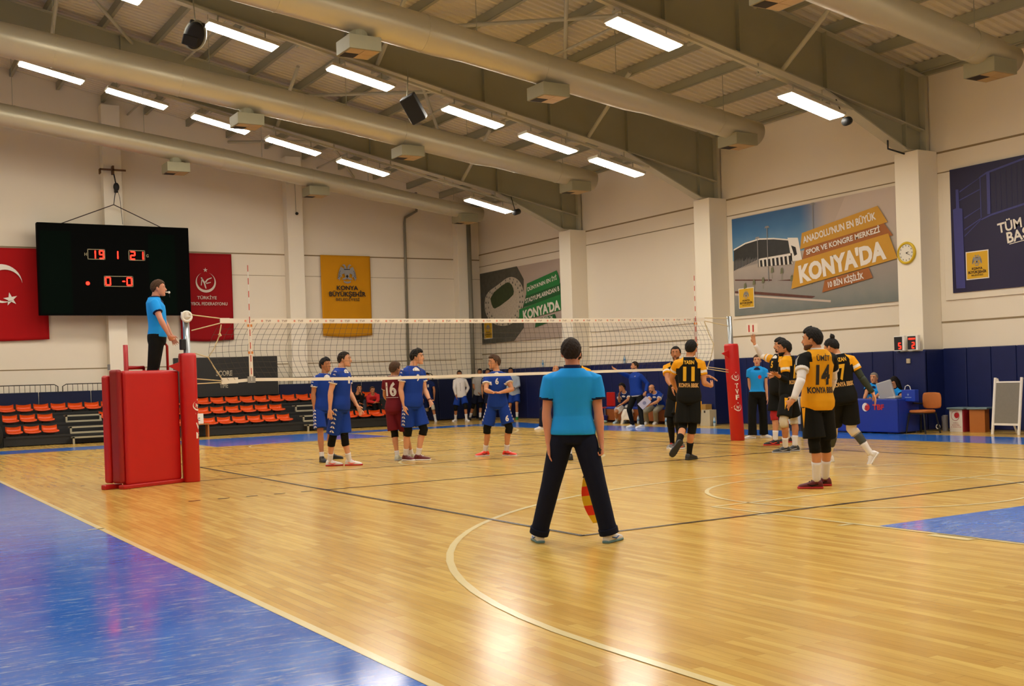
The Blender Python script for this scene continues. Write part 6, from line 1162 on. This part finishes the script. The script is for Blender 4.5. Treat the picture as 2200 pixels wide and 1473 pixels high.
def shoes(g, root, mt, sole, sides='RL', lace=None, accent=None):
    s = g.s
    for sd in sides:
        m = MB(); m.loft(foot_secs(g, sd, .003), 18); an = getattr(g, 'an'+sd); kn = getattr(g, 'kn'+sd); to = getattr(g, 'to'+sd).normalized(); dn = getattr(g, 'dn'+sd).normalized()
        m.tube([an+dn*.04*s, an, lerp(an, kn, .03)], [.044*s, .043*s, .042*s], 14); sh = m.build('shoe', mt, root, smooth=True)
        m = MB(); m.loft(foot_secs(g, sd, 0, True), 18); m.build('sole', sole, sh, smooth=True)
        m = MB(); b = an+dn*.085*s; lat = to.cross(dn).normalized()
        for x, z in ((.03, .096), (.055, .084), (.08, .071)): m.tube([b+to*x*s-dn*z*s+lat*.024*s, b+to*x*s-dn*(z+.012)*s, b+to*x*s-dn*z*s-lat*.024*s], .0045*s, 5)
        m.build('lace', lace or sole, sh)
        if accent:
            m = MB()
            for k in (1, -1): m.tube([b-to*.02*s-dn*.05*s+lat*.043*s*k, b+to*.05*s-dn*.035*s+lat*.046*s*k, b+to*.1*s-dn*.05*s+lat*.046*s*k], [.004*s, .008*s, .003*s], 6)
            m.build('side_mark', accent, sh)
def bvh(o): return BVHTree.FromPolygons([tuple(v.co) for v in o.data.vertices], [tuple(p.vertices) for p in o.data.polygons])
def press(g, root, sh, mb, outw, mt, name, off=.006):
    """lay a flat shape on the surface of a garment"""
    bv = bvh(sh); vs = []; outw = outw.normalized(); last = None
    for p in mb.v:
        h = bv.ray_cast(V(p)+outw*.4, -outw); q = h[0] if h[0] is not None else V(p); vs.append(tuple(q+outw*off))
    mb.v = vs; o = mb.build('x', mt, None); o.name = name; o.data.name = name; o.parent = root
    return o
def back_axes(g, back=True):
    lat = (g.shR-g.shL).normalized(); lat = (lat-g.sp*lat.dot(g.sp)).normalized(); fw = g.sp.cross(lat)
    return (lat, -fw) if back else (-lat, fw)
def number(g, root, sh, txt, t, h, w, mt, back=True, name='number', bold=.04, arch=0, x0=0, shear=0):
    u, o = back_axes(g, back); c = lerp(g.pel, g.neck, t); m = MB(); text_mb(m, txt, c+u*x0*g.s, u, g.sp, h*g.s, w*g.s, bold, shear=shear)
    if arch: m.v = [tuple(V(p)-g.sp*arch*((V(p)-c).dot(u))**2/g.s) for p in m.v]
    return press(g, root, sh, m, o, mt, name)
def marks(g, root, sh, a, b, t0, t1, n, outw, mt, s_=.022, name='sleeve_mark'):
    m = MB(); A_ = getattr(g, a); B_ = getattr(g, b); d = (A_-B_).normalized(); u = d.cross(outw).normalized()
    for i in range(n):
        c = lerp(A_, B_, lerp(t0, t1, i/max(1, n-1)))
        for k in (1, -1): m.poly([c+u*k*s_*1.25-d*s_*.55, c+u*k*s_*.25-d*s_*.55, c+u*k*s_*.12+d*s_*.6, c+u*k*s_*.6+d*s_*.35])
    return press(g, root, sh, m, outw, mt, name)
# colours of skin, hair and clothes
SK = {k: mat('skin_'+k, c, rough=.55, spec=.35, var=.05, scale=20) for k, c in (('light', 'd39a76'), ('mid', 'c48860'), ('tan', 'b0744c'), ('pink', 'cf8f72'))}
HR = {k: mat('hair_'+k, c, rough=.75, spec=.25, var=.35, scale=60, bump=.4) for k, c in (('black', '14100d'), ('dark', '241911'), ('brown', '4a3320'), ('grey', '7d776d'), ('stubble', '5a3c2a'))}
CY = mat('cyan_shirt', '2098ea', rough=.8, spec=.2, var=.05, scale=12); NV_ = mat('navy_cloth', '11162b', rough=.85, spec=.2, var=.12, scale=15); NVT = mat('navy_trim', '10183a', rough=.8, spec=.2, var=.05)
BL = mat('royal_blue', '0c348a', rough=.75, spec=.25, var=.06, scale=10); WH = mat('white_cloth', 'd8d2cc', rough=.8, spec=.2, var=.04, scale=12); BK = mat('black_cloth', '0f0f0c', rough=.85, spec=.2, var=.15, scale=12)
YW = mat('yellow_cloth', 'd9970e', rough=.75, spec=.2, var=.06, scale=8); MR_ = mat('maroon_cloth', '6a1620', rough=.8, spec=.2, var=.06); NB = mat('dark_blue_cloth', '10204f', rough=.8, spec=.2, var=.06)
GRS = mat('grey_sleeve', '343a30', rough=.8, spec=.2, var=.08); WS = mat('white_shoe', 'dcd8d4', rough=.5, var=.03); BS = mat('black_shoe', '161718', rough=.5, var=.15); RS = mat('red_shoe', 'b31418', rough=.45, var=.08); ORS = mat('coral_shoe', 'ee3a26', rough=.45, var=.05)
GS = mat('grey_sole', '9a9ca0', rough=.6, var=.03); MS = mat('maroon_shoe', '5e1016', rough=.5, var=.08); PADW = mat('cream_pad', 'c4b9a2', rough=.9, spec=.1, var=.1, scale=18); GRT = mat('grey_trousers', '8b8674', rough=.85, var=.05)
GOLD = mat('gold_print', 'd9a412', rough=.6, var=0); TANP = mat('tan_print', 'c79a58', rough=.6, var=0); DKP = mat('dark_print', '1d170c', rough=.6, var=0); SWB = mat('shoe_blue', '2a5ba0', rough=.5, var=0)
def start(key, label, group=None):
    g = fig(key); r = thing('person', tuple(g.B), label, 'person', group); g.key = key; g.grip = {'judge': 'R', 'ref1': 'R', 'coach': 'L', 'w28': 'R'}.get(key, ''); LOCAL.add(r.name); return g, r
def common(g, r, skin, hr, style, vox, beard=None, **k):
    body(g, r, SK[skin], vox, **k)
    if style: hair(g, r, HR[hr], style, vox)
    face(g, r, HR[hr] if hr != 'grey' else HR['brown'], HR[beard] if beard else None)
def on_sleeve(g, p, grow=.024, wide=.12):
    """(is it sleeve, position along the upper arm) for a point of a shirt"""
    s = g.s; p = V(p)
    ax = lerp(g.pel, g.neck, .75); lat = (g.shR-g.shL).normalized(); lat = (lat-g.sp*lat.dot(g.sp)).normalized(); fw = g.sp.cross(lat)
    x = (p-ax).dot(lat); y = (p-ax).dot(fw); e = (x/((.163+grow)*s))**2 + (y/((.118+grow)*s))**2
    for sd, sg in (('R', 1), ('L', -1)):
        sh, el = getattr(g, 'sh'+sd), getattr(g, 'el'+sd); d = el-sh; t = (p-sh).dot(d)/d.length_squared; q = (p-(sh+d*t)).length
        if x*sg < 0 or q > .115*s or t > .72: continue
        if t < .22 and x*sg > wide*s and (p-g.neck).dot(g.sp) > -.16*s: return True, t
        if t > .0 and (e > 1.06 and q < .098*s): return True, t
    return False, 0
def sleeve_cls(g, cut=.0, cuff=.86, sleeve=.6, body_i=0, sl_i=1, cuff_i=2, yoke=None):
    def c(p):
        ok, t = on_sleeve(g, p)
        if ok: return cuff_i if t > sleeve*cuff else sl_i
        return body_i
    return c
# ---- line judge in the foreground
V1, V2, V3 = .0065, .0085, .012
g, r = start('judge', 'line judge seen from behind in a cyan polo and dark trousers, legs apart')
common(g, r, 'pink', 'dark', 'short', V1)
sh = top(g, r, [CY, CY, NVT], .008, 'polo_shirt', t0=-.02, sleeve=.62, grow=.030, flare=.02, cls=sleeve_cls(g, cuff=.90, sleeve=.62), sleeve_r=1.1)
collar(g, r, NVT, .072, .05); bottoms(g, r, [NV_], .009, 'trousers', full=True, r0=.108, rk=.086, ra=.078, grow=.018)
for sd in 'RL': wrap(g, r, NV_, 'kn'+sd, 'an'+sd, .9, 1.02, .088, .086, 'trouser_cuff')
shoes(g, r, WS, mat('sole_teal', '5c7f86', rough=.6, var=.1), accent=SWB)
# his signal flag (held in the right hand)
hr_ = g.B + g.htR*.55 + g.wrR*.45
fd = V((g.f.x, g.f.y, 0)).normalized()
p0 = g.B + g.wrR + (g.htR-g.wrR).normalized()*.088 - g.rt*.03; tip = g.B + V((.09, .12, 0)) + fd*.12; tip.z = .34
fr = thing('signal_flag', tuple(hr_), 'red and yellow chequered signal flag hanging behind the line judge\'s right leg', 'flag')
m = MB(); m.cyl(p0+(p0-tip).normalized()*.05, p0+(tip-p0).normalized()*.10, .014, 10); m.build('handle', M_BLACK, fr, smooth=True)
top_ = V((.0, -9.05, .52)); dn_ = (V((.09, -9.05, .11))-top_).normalized()
m = MB(); m.cyl(p0, top_+V((.0, .0, .0)), .007, 8); m.build('pole', M_BLACK, fr)
rt_ = V((.83, -.55, 0)); nn = 24; m = MB()
def fpt(a, b):   # a along the hanging length, b across
    Lf, Wf = .42, .15
    return top_ + dn_*a*Lf + (rt_*.95+UP*.1).normalized()*(b*Wf*(.5+.6*math.sin(min(1, a*1.1+.1)*math.pi*.62))) + V((.02, .08, 0))*math.sin(b*5+a*3)*.12 - rt_*.05*math.sin(a*3.1)
for j in range(nn+1):
    for i in range(nn+1): m.v.append(tuple(fpt(i/nn, j/nn)))
for j in range(nn):
    for i in range(nn):
        a = j*(nn+1)+i; m.f.append((a, a+1, a+nn+2, a+nn+1)); m.m.append((int(i*5/nn)+int(j*2/nn)) % 2)
solidify(m.build('flag_cloth', [mat('flag_cloth_yellow', 'e8bc10', rough=.7, var=.03), mat('flag_cloth_red', 'ee3208', rough=.7, var=.03)], fr, smooth=True), .002)
# ---- first referee
g, r = start('ref1', 'referee in a cyan polo and black trousers standing on the red stand with a whistle')
common(g, r, 'pink', 'brown', 'short', V2); top(g, r, [CY, CY, NVT], .009, 'polo_shirt', t0=.02, sleeve=.6, grow=.02, belly=.02, cls=sleeve_cls(g, cuff=.9)); collar(g, r, NVT, .072, .04)
bottoms(g, r, [BK], .010, 'trousers', full=True, r0=.105, rk=.08, ra=.07, grow=.022); shoes(g, r, BS, BS)
fu, rr, u = head_frame(g); w = g.B+g.head+fu*.125*g.s-u*.06*g.s
wt = thing('whistle', tuple(w), 'small pale whistle in the mouth of the referee on the stand', 'whistle'); m = MB(); m.cyl(w-fu*.03, w+fu*.02, .008, 8); m.cyl(w+fu*.028-u*.004-rr*.011, w+fu*.028-u*.004+rr*.011, .018, 12); m.build('whistle_body', M_WHITE, wt, smooth=True); m = MB(); m.tube([w+fu*.03-u*.02, w+fu*.035-u*.08], .004, 5); m.build('cord', M_BLACK, wt)
# ---- blue team
def blue(key, label, skin, hr, style, shoe, sole, back_num=None, front_num=None, short_num=None, pads=None, tights=False, socks=WH, sock_t=.72, group='players in royal blue', accent=None, beard=None, to=.84, side_marks=None):
    g, r = start(key, label, group); common(g, r, skin, hr, style, V2, beard)
    sh = top(g, r, [BL, BL, WH], .009, 'jersey', t0=-.1, sleeve=.56, grow=.02, flare=.008, cls=sleeve_cls(g, cuff=.86, sleeve=.56)); collar(g, r, WH, .072, .022)
    so = bottoms(g, r, [BL], .010, 'shorts', to=to, r0=.105, r1=.118, grow=.010)
    for sd in 'RL':
        if pads: kneepad(g, r, sd, pads)
        if tights: wrap(g, r, BK, 'hip'+sd, 'kn'+sd, .6, 1.0, .083, .062, 'black_legging'); wrap(g, r, BK, 'kn'+sd, 'an'+sd, -.02, .42, .062, .058, 'black_legging')
        wrap(g, r, socks, 'kn'+sd, 'an'+sd, sock_t, 1.02, .044, .041, 'sock')
        o = (getattr(g, 'sh'+sd)-lerp(g.pel, g.neck, .9)).normalized()
        out = (g.rt*(1 if sd == 'R' else -1) + g.f*.35 + UP*.1).normalized()
        marks(g, r, sh, 'sh'+sd, 'el'+sd, -.12, .42, 4, out, WH, .02)
        marks(g, r, so, 'hip'+sd, 'kn'+sd, .1, to-.08, 6, (g.rt*(1 if sd == 'R' else -1)+g.f*.25).normalized(), WH, .034, 'side_mark')
    shoes(g, r, shoe, sole, accent=accent)
    if front_num: number(g, r, sh, front_num, .62, .105, .06 if len(front_num) == 1 else .12, WH, back=False)
    if back_num: number(g, r, sh, back_num, .42, .2, .2, WH)
    if short_num:
        m = MB(); f = g.f; lat = -g.f.cross(UP); text_mb(m, short_num, lerp(g.hipL, g.knL, to-.14), lat, UP, .1*g.s, .06*g.s, .04); press(g, r, so, m, f, WH, 'short_number')
    return g, r, sh, so
blue('p3', 'smiling player in royal blue with black ankle boots, leftmost of the team', 'tan', 'black', 'quiff', BS, BS, pads=None, socks=WH, sock_t=.8)
blue('p4', 'player in royal blue with black leggings and white and red shoes', 'light', 'dark', 'buzz', WS, RS, tights=True, accent=ORS, front_num='1', to=.95)
g, r = start('p5', 'player in a maroon shirt number 16 seen from behind'); common(g, r, 'mid', 'brown', 'thick', V2)
sh = top(g, r, [MR_, MR_, WH], .009, 'jersey', t0=-.1, sleeve=.56, grow=.022, flare=.008, cls=sleeve_cls(g, cuff=.88, sleeve=.56)); collar(g, r, WH, .072, .025); bottoms(g, r, [MR_], .010, 'shorts', to=.9, r0=.106, r1=.12, grow=.010)
number(g, r, sh, '16', .42, .24, .22, WH); m = MB(); number(g, r, sh, 'ISTANBUL BB' if False else '----------', .33, .05, .26, WH, name='print_strip', bold=.01)
for sd in 'RL': kneepad(g, r, sd, BK); wrap(g, r, WH, 'kn'+sd, 'an'+sd, .78, 1.02, .044, .041, 'sock')
shoes(g, r, mat('pale_shoe', 'b5b5a2', rough=.5, var=.05), GS)
g, r, sh, so = blue('p6', 'tall player in royal blue looking right, with black knee pads and maroon shoes', 'light', 'black', 'quiff', MS, WS, pads=BK, front_num='9')
m = MB(); p = lerp(g.elL, g.wrL, .93); d = (g.wrL-g.elL).normalized(); wrap(g, r, mat('bracelet', '5a2b20', rough=.6, var=0), 'elL', 'wrL', .9, .96, .031, .031, 'bracelet')
blue('p7', 'player number 6 in royal blue with coral shoes, forearms held together', 'mid', 'brown', 'quiff', ORS, WS, pads=BK, front_num='6', short_num='6', accent=mat('accent_black', '1a1210', rough=.5, var=0))
# ---- substitutes against the far pads
def sub(key, label, topm, shortm, shoe, full, skin='tan', hr='black', socks=WH, kp=None, num=None):
    g, r = start(key, label, 'substitutes by the far corner'); common(g, r, skin, hr, 'short', V3)
    sh = top(g, r, [topm], V3, 'jacket' if full else 'jersey', t0=-.12, grow=.022 if not full else .032, full=full, flare=.008); bottoms(g, r, [shortm], V3, 'shorts', to=.8, r0=.106, r1=.12, grow=.010)
    for sd in 'RL':
        if kp: kneepad(g, r, sd, kp)
        wrap(g, r, socks, 'kn'+sd, 'an'+sd, .6, 1.02, .046, .041, 'sock')
    shoes(g, r, shoe, shoe)
    if num: number(g, r, sh, num, .6, .1, .06, WH, back=False)
    return g, r, sh
sub('bg8', 'substitute in a dark blue shirt with cream knee pads, behind the tall blue player', NB, NB, WS, False, kp=PADW, num='8')
g, r, sh = sub('bg9', 'substitute in a zipped white jacket, leftmost of the pair behind the net', WH, BL, WS, True, kp=BK)
m = MB(); text_mb(m, 'l', lerp(g.pel, g.neck, .25), back_axes(g, False)[0], g.sp, .3, .008, 0); press(g, r, sh, m, back_axes(g, False)[1], NV_, 'zip')
sub('bg10', 'substitute in a light grey top and dark shorts, next to player number 6', mat('light_grey_cloth', 'a5a09a', rough=.8, var=.05), NV_, BS, False, kp=BK)
sub('bg11', 'dark haired substitute almost hidden behind player number 6', NB, NV_, BS, False)
sub('bg12', 'substitute in a pale blue jacket with green shoes, right of player number 6', mat('pale_blue_cloth', 'a9b4c2', rough=.8, var=.05), BL, mat('green_shoe', '1f7a34', rough=.5, var=.05), True)
g, r = start('h15', 'second line judge, bald, at the far court corner behind the near line judge'); common(g, r, 'mid', 'dark', 'balding', V3)
top(g, r, [CY, CY, NVT], V3, 'polo_shirt', t0=.0, sleeve=.6, cls=sleeve_cls(g, cuff=.9)); bottoms(g, r, [NV_], V3, 'trousers', full=True); shoes(g, r, WS, WS)
# ---- yellow and black team
def yb(key, label, skin, hr, style, shoe, sole, nm=None, num=None, club=True, beard=None, pads=BK, socks=WH, sock_t=.62, tights=False, vox=V2, lace=None, accent=None, spread=0, shoe_sides='RL'):
    g, r = start(key, label, 'players in black and yellow'); common(g, r, skin, hr, style, vox, beard, spread=spread)
    def c(p):
        ok, t = on_sleeve(g, p, .026, .085)
        return 0 if not ok else (2 if .34 < t < .47 else 1)
    sh = top(g, r, [BK, YW, WH], vox, 'jersey', t0=-.12, sleeve=.58, grow=.022, flare=.008, cls=c); collar(g, r, WH, .072, .025)
    so = bottoms(g, r, [BK], vox*1.1, 'shorts', to=.84, r0=.107, r1=.12, grow=.010)
    for sd in 'RL':
        if pads: kneepad(g, r, sd, pads)
        wrap(g, r, socks, 'kn'+sd, 'an'+sd, sock_t, 1.02, .046, .042, 'sock')
        k = 1 if sd == 'R' else -1
        m = MB(); a_ = lerp(getattr(g, 'hip'+sd), getattr(g, 'kn'+sd), .12); b_ = lerp(getattr(g, 'hip'+sd), getattr(g, 'kn'+sd), .55); o_ = (g.rt*k-g.f*.25).normalized(); u_ = o_.cross((a_-b_).normalized())
        m.poly([a_+u_*.03, a_-u_*.03, b_]); press(g, r, so, m, o_, YW, 'side_wedge')
    shoes(g, r, shoe, sole, lace=lace, accent=accent)
    if nm: number(g, r, sh, nm, .84, .055, .15, GOLD, bold=.03)
    if num: number(g, r, sh, num, .44, .20, .17 if len(num) > 1 else .09, GOLD, bold=.05)
    if club: number(g, r, sh, 'KONYA BBSK', .27, .06, .29, TANP, name='club_print', bold=.04)
    return g, r, sh, so
yb('p16', 'player in black and yellow mostly hidden behind the line judge', 'mid', 'black', 'short', BS, BS, None, None, club=False)
g, r, sh, so = yb('p20', 'bearded player in black and yellow facing the camera, arm stretched out, behind number 11', 'tan', 'black', 'buzz', mat('grey_shoe', '6d6a66', rough=.5, var=.1), WS, None, None, club=False, beard='stubble', socks=BK, sock_t=.1, lace=ORS, accent=ORS, spread=.8)
wrap(g, r, BK, 'elR', 'wrR', .78, .97, .034, .031, 'wristband')
g, r, sh, so = yb('p21', 'player number 11 in black and yellow running away with his left foot lifted', 'mid', 'black', 'short', BS, BS, 'YASIN', '11', socks=BK, sock_t=.55)
g, r, sh, so = yb('p23', 'dark haired player in black and yellow holding up the number paddle', 'mid', 'black', 'thick', BS, RS, None, None, club=False, beard='black', pads=mat('red_pad', 'a8141a', rough=.8, var=.05), lace=ORS, accent=ORS)
number(g, r, sh, '5', .62, .11, .06, GOLD, back=False)
wrap(g, r, WH, 'shR', 'elR', .5, 1.02, .052, .045, 'white_sleeve'); wrap(g, r, WH, 'elR', 'wrR', -.02, .92, .046, .033, 'white_sleeve')
w = g.B+g.htR; pd = thing('number_paddle', tuple(w), 'white paddle with a red 11 held up above the raised hand', 'paddle')
n_ = (cam.location-w); n_.z = 0; n_.normalize(); u_ = V((-n_.y, n_.x, 0)); c_ = w+UP*.1+u_*.0
m = MB(); m.poly([c_-u_*.1-UP*.085, c_+u_*.1-UP*.085, c_+u_*.1+UP*.085, c_-u_*.1+UP*.085], n_*-.008); m.build('board', M_PRINTW, pd)
m = MB(); text_mb(m, '11', c_-UP*.065-u_*.02, u_, UP, .13, .1, .03, n=n_, th=.004); m.build('number', mat('paddle_red', 'b51a14', rough=.5, var=0), pd); m = MB(); m.cyl(w-UP*.04, w+UP*.02, .008, 8); m.build('handle', M_PRINTW, pd)
g, r, sh, so = yb('p24', 'player in black and yellow facing left with cream knee pads and dark grey shoes', 'tan', 'black', 'quiff', mat('dark_grey_shoe', '25282b', rough=.5, var=.2), GS, None, '5' if False else '15', beard='black', pads=PADW, lace=GS, accent=GS)
for sd in 'RL': wrap(g, r, BK, 'sh'+sd, 'el'+sd, .5, 1.02, .054, .046, 'black_sleeve'); wrap(g, r, BK, 'el'+sd, 'wr'+sd, -.02, .75, .047, .036, 'black_sleeve')
# ---- number 14 in yellow
g, r = start('p25', 'libero number 14 in a yellow shirt with white arm sleeve, seen from behind'); common(g, r, 'mid', 'black', 'quiff', V1, 'stubble', spread=.9)
sh = top(g, r, [YW, BK, WH], .0075, 'jersey', t0=-.13, sleeve=.62, grow=.026, flare=.0085, cls=sleeve_cls(g, cuff=.80, sleeve=.62), sleeve_r=1.05); collar(g, r, WH, .074, .035)
so = bottoms(g, r, [BK], .009, 'shorts', to=.87, r0=.108, r1=.128, grow=.008)
number(g, r, sh, '\u00dcM\u0130T', .80, .06, .16, DKP, bold=.02); number(g, r, sh, '14', .37, .21, .17, DKP, bold=.04); number(g, r, sh, 'KONYA BBSK', .20, .065, .32, DKP, name='club_print', bold=.04, shear=.1)
for sd in 'RL':
    wrap(g, r, WH, 'sh'+sd, 'el'+sd, .45, 1.02, .056, .047, 'white_sleeve'); wrap(g, r, WH, 'el'+sd, 'wr'+sd, -.02, .97, .049, .033, 'white_sleeve')
    kneepad(g, r, sd, BK, up=.24, dn=.24); wrap(g, r, WH, 'kn'+sd, 'an'+sd, .5, 1.02, .052, .043, 'sock')
    k = 1 if sd == 'R' else -1; a_ = lerp(getattr(g, 'hip'+sd), getattr(g, 'kn'+sd), .1); b_ = lerp(getattr(g, 'hip'+sd), getattr(g, 'kn'+sd), .62); o_ = (g.rt*k-g.f*.1).normalized(); u_ = o_.cross((a_-b_).normalized())
    m = MB(); m.poly([a_+u_*.035, a_-u_*.035, b_]); press(g, r, so, m, o_, YW, 'side_wedge')
    for q in (-.012, .018):
        m = MB(); sh_, el_ = getattr(g, 'sh'+sd), getattr(g, 'el'+sd); oo = (g.rt*k+UP*.5).normalized(); uu = g.f; ps = [lerp(lerp(g.neck, sh_, .35), el_, 0), lerp(g.neck, sh_, .8), lerp(sh_, el_, .2), lerp(sh_, el_, .45)]
        for a1, b1 in zip(ps, ps[1:]): m.poly([a1+uu*q, a1+uu*(q+.012), b1+uu*(q+.012), b1+uu*q])
        press(g, r, sh, m, oo, WH, 'shoulder_stripe', .008)
shoes(g, r, MS, RS, lace=BK, accent=BK)
# ---- number 7 with a bun
g, r, sh, so = yb('p26', 'player number 7 in black and yellow with a hair bun, striding left', 'mid', 'black', 'bun', WS, WS, 'UGUR' if False else 'OZAN', '7', beard=None, pads=None, socks=WH, sock_t=.58, vox=.0075, lace=WS)
for sd in 'RL':
    wrap(g, r, GRS, 'sh'+sd, 'el'+sd, .5, 1.02, .054, .046, 'grey_sleeve'); wrap(g, r, GRS, 'el'+sd, 'wr'+sd, -.02, .95, .048, .033, 'grey_sleeve')
    kneepad(g, r, sd, PADW if False else mat('white_pad', 'cfc6ba', rough=.9, spec=.1, var=.08, scale=18), up=.34, dn=.22, r=.072); wrap(g, r, mat('pale_grey_band', '9d958c', rough=.9, var=.04), 'kn'+sd, 'an'+sd, .14, .28, .066, .062, 'grey_band'); wrap(g, r, mat('dark_calf', '3a3d38', rough=.8, var=.05), 'kn'+sd, 'an'+sd, .26, .6, .063, .052, 'calf_sleeve')
# ---- coach, bench players, officials
g, r = start('coach', 'coach in a blue zipped top and black trousers pointing left'); common(g, r, 'mid', 'dark', 'buzz', .010, 'stubble')
sh = top(g, r, [BL], .010, 'jacket', t0=-.02, grow=.03, full=True, belly=.02); m = MB(); m.loft(torso_secs(g, .026, t0=-.06, t1=.02), 24); m.build('white_hem', WH, r, smooth=True); bottoms(g, r, [BK], .010, 'trousers', full=True, r0=.1, rk=.07, ra=.058, grow=.02); shoes(g, r, WS, WS)
collar(g, r, BL, .064, .04); number(g, r, sh, '*', .78, .05, .04, WH, back=False, name='chest_badge', x0=.08)
w = g.B+g.htL; n_ = (cam.location-w); n_.z = 0; n_.normalize(); u_ = V((-n_.y, n_.x, 0)); pc = w+UP*-.13+n_*.06; a1 = (u_*.75+UP*.66).normalized(); a2 = (u_*-.66+UP*.75).normalized()
cbd = thing('clipboard', tuple(w), 'white sheet with a grey crest held low by the coach', 'clipboard'); m = MB(); m.poly([pc-a1*.15-a2*.1, pc+a1*.15-a2*.1, pc+a1*.15+a2*.1, pc-a1*.15+a2*.1], n_*-.006); m.build('board', mat('sheet', 'b9b2bc', rough=.5, var=.02), cbd)
m = MB(); q = [pc+n_*.004+a1*(.05*math.cos(t))+a2*(.05*math.sin(t)) for t in [i*math.pi/4 for i in range(8)]]; m.poly(q); m.build('crest', mat('sheet_print', '7f7d92', rough=.6, var=0), cbd)
def seated(key, label, topm, botm, skin, hr, style, shoe, full=False, short=False, marks_=False, vox=.010, beard=None, trim=None):
    g, r = start(key, label); common(g, r, skin, hr, style, vox, beard)
    sh = top(g, r, [topm, topm, trim or topm], vox, 'jacket' if full else 'jersey', t0=-.08, grow=.024, full=full, cls=None if full else sleeve_cls(g, cuff=.86))
    so = bottoms(g, r, [botm], vox, 'shorts' if short else 'trousers', full=not short, to=.85, r0=.1, r1=.11, rk=.076, ra=.066, grow=.02)
    if short:
        for sd in 'RL': wrap(g, r, WH, 'kn'+sd, 'an'+sd, .7, 1.02, .046, .042, 'sock')
    if marks_:
        for sd in 'RL': marks(g, r, sh, 'sh'+sd, 'el'+sd, -.1, .42, 4, (g.rt*(1 if sd == 'R' else -1)+g.f*.4+UP*.1).normalized(), WH, .02)
        collar(g, r, WH, .072, .024)
    shoes(g, r, shoe, shoe if shoe is not NB else WS); return g, r, sh
g, r, sh = seated('boy18', 'young player in dark blue on the bench with his hand at his mouth', NB, WH, 'tan', 'black', 'thick', mat('pale_blue_shoe', '9fb6c6', rough=.4, var=.05), short=True, marks_=True, trim=WH)
# towel over his left leg
m = MB(); kn = g.B+g.knL; hp = g.B+g.hipL; nn = 14; vs = []; fs = []
ux_ = g.rt; dv = (kn-hp).normalized()
for j in range(nn+1):
    for i in range(nn+1):
        a, b = i/nn-.5, j/nn; p = lerp(hp, kn+dv*.03, .25+.75*min(1, b*1.9)) + ux_*a*.36 + UP*.085
        drop = max(0, b-.5)*.95; side = max(0, abs(a)-.22)*.75
        vs.append(p + V((0, 0, -drop*.62-side)) + dv*(.05*min(1, max(0, b-.45)*4)) + ux_*.015*math.sin(b*14+a*5))
for j in range(nn):
    for i in range(nn): a = j*(nn+1)+i; fs.append((a, a+1, a+nn+2, a+nn+1))
tw = thing('towel', tuple(kn), 'white towel with a black stripe draped over the knee of the seated boy', 'towel'); m.add(vs, fs, 0)
st_ = [f for q, f in enumerate(fs) if q//nn in (5, 6) and 3 < q % nn < 11]; solidify(m.build('cloth', M_PRINTW, tw, smooth=True), .008)
m2 = MB(); m2.add([V(v)+g.f*.012+UP*.004 for v in vs], st_); m2.build('stripe', BK, tw)
g, r, sh = seated('man19', 'balding man in a blue shirt and grey trousers on the bench', BL, GRT, 'mid', 'dark', 'balding', WS, marks_=True, trim=WH, beard='stubble')
number(g, r, sh, '11', .38, .1, .1, WH, back=False)
seated('man13', 'seated spectator in black with a hand to his face, on the bleacher', BK, mat('dark_jeans', '20242c', rough=.8, var=.1), 'tan', 'dark', 'buzz', mat('blue_shoe', '3f6f93', rough=.5, var=.05), full=True, vox=V3)
seated('man14', 'seated spectator in a red top and black trousers, on the bleacher', mat('red_top', 'ae1412', rough=.8, var=.06), BK, 'tan', 'brown', 'buzz', mat('light_shoe', '9c9a92', rough=.5, var=.05), full=True, vox=V3)
g, r, sh = seated('man27', 'grey haired official in a cyan polo seated at the scoring table', CY, BK, 'mid', 'grey', 'grey', BS, trim=NVT); collar(g, r, NVT, .072, .045)
g, r, sh = seated('w28', 'woman with long black hair in a cyan polo writing at the scoring table', CY, BK, 'mid', 'black', 'long', BS, trim=NVT); collar(g, r, NVT, .06, .04)
g, r = start('w22', 'woman referee in a cyan polo and wide black trousers with a red whistle'); common(g, r, 'light', 'brown', 'pony', V2, fem=1)
sh = top(g, r, [CY, CY, NVT], .009, 'polo_shirt', t0=.08, sleeve=.55, grow=.016, fem=1, cls=sleeve_cls(g, cuff=.88, sleeve=.55)); collar(g, r, NVT, .058, .045); bottoms(g, r, [BK], .010, 'trousers', full=True, r0=.1, rk=.088, ra=.092, t1=.16, fem=1, grow=.012); shoes(g, r, WS, WS)
m = MB(); uu, oo = back_axes(g, False); cc = lerp(g.pel, g.neck, .62)-uu*-.0; m.poly([cc+uu*(.035*math.cos(t)+.06)+g.sp*.04*math.sin(t) for t in [i*math.pi/6 for i in range(12)]]); press(g, r, sh, m, oo, mat('badge_red', 'b02a30', rough=.6, var=0), 'chest_badge')
fu, rr, u = head_frame(g); w = g.B+g.head+fu*.12*g.s-u*.06*g.s
wt = thing('whistle', tuple(w), 'red whistle in the mouth of the woman referee', 'whistle'); m = MB(); m.cyl(w-fu*.025, w+fu*.015, .009, 8); m.cyl(w+fu*.018-rr*.009, w+fu*.018+rr*.009, .013, 12); m.build('whistle_body', mat('whistle_red', 'd42a18', rough=.4, var=0), wt, smooth=True)
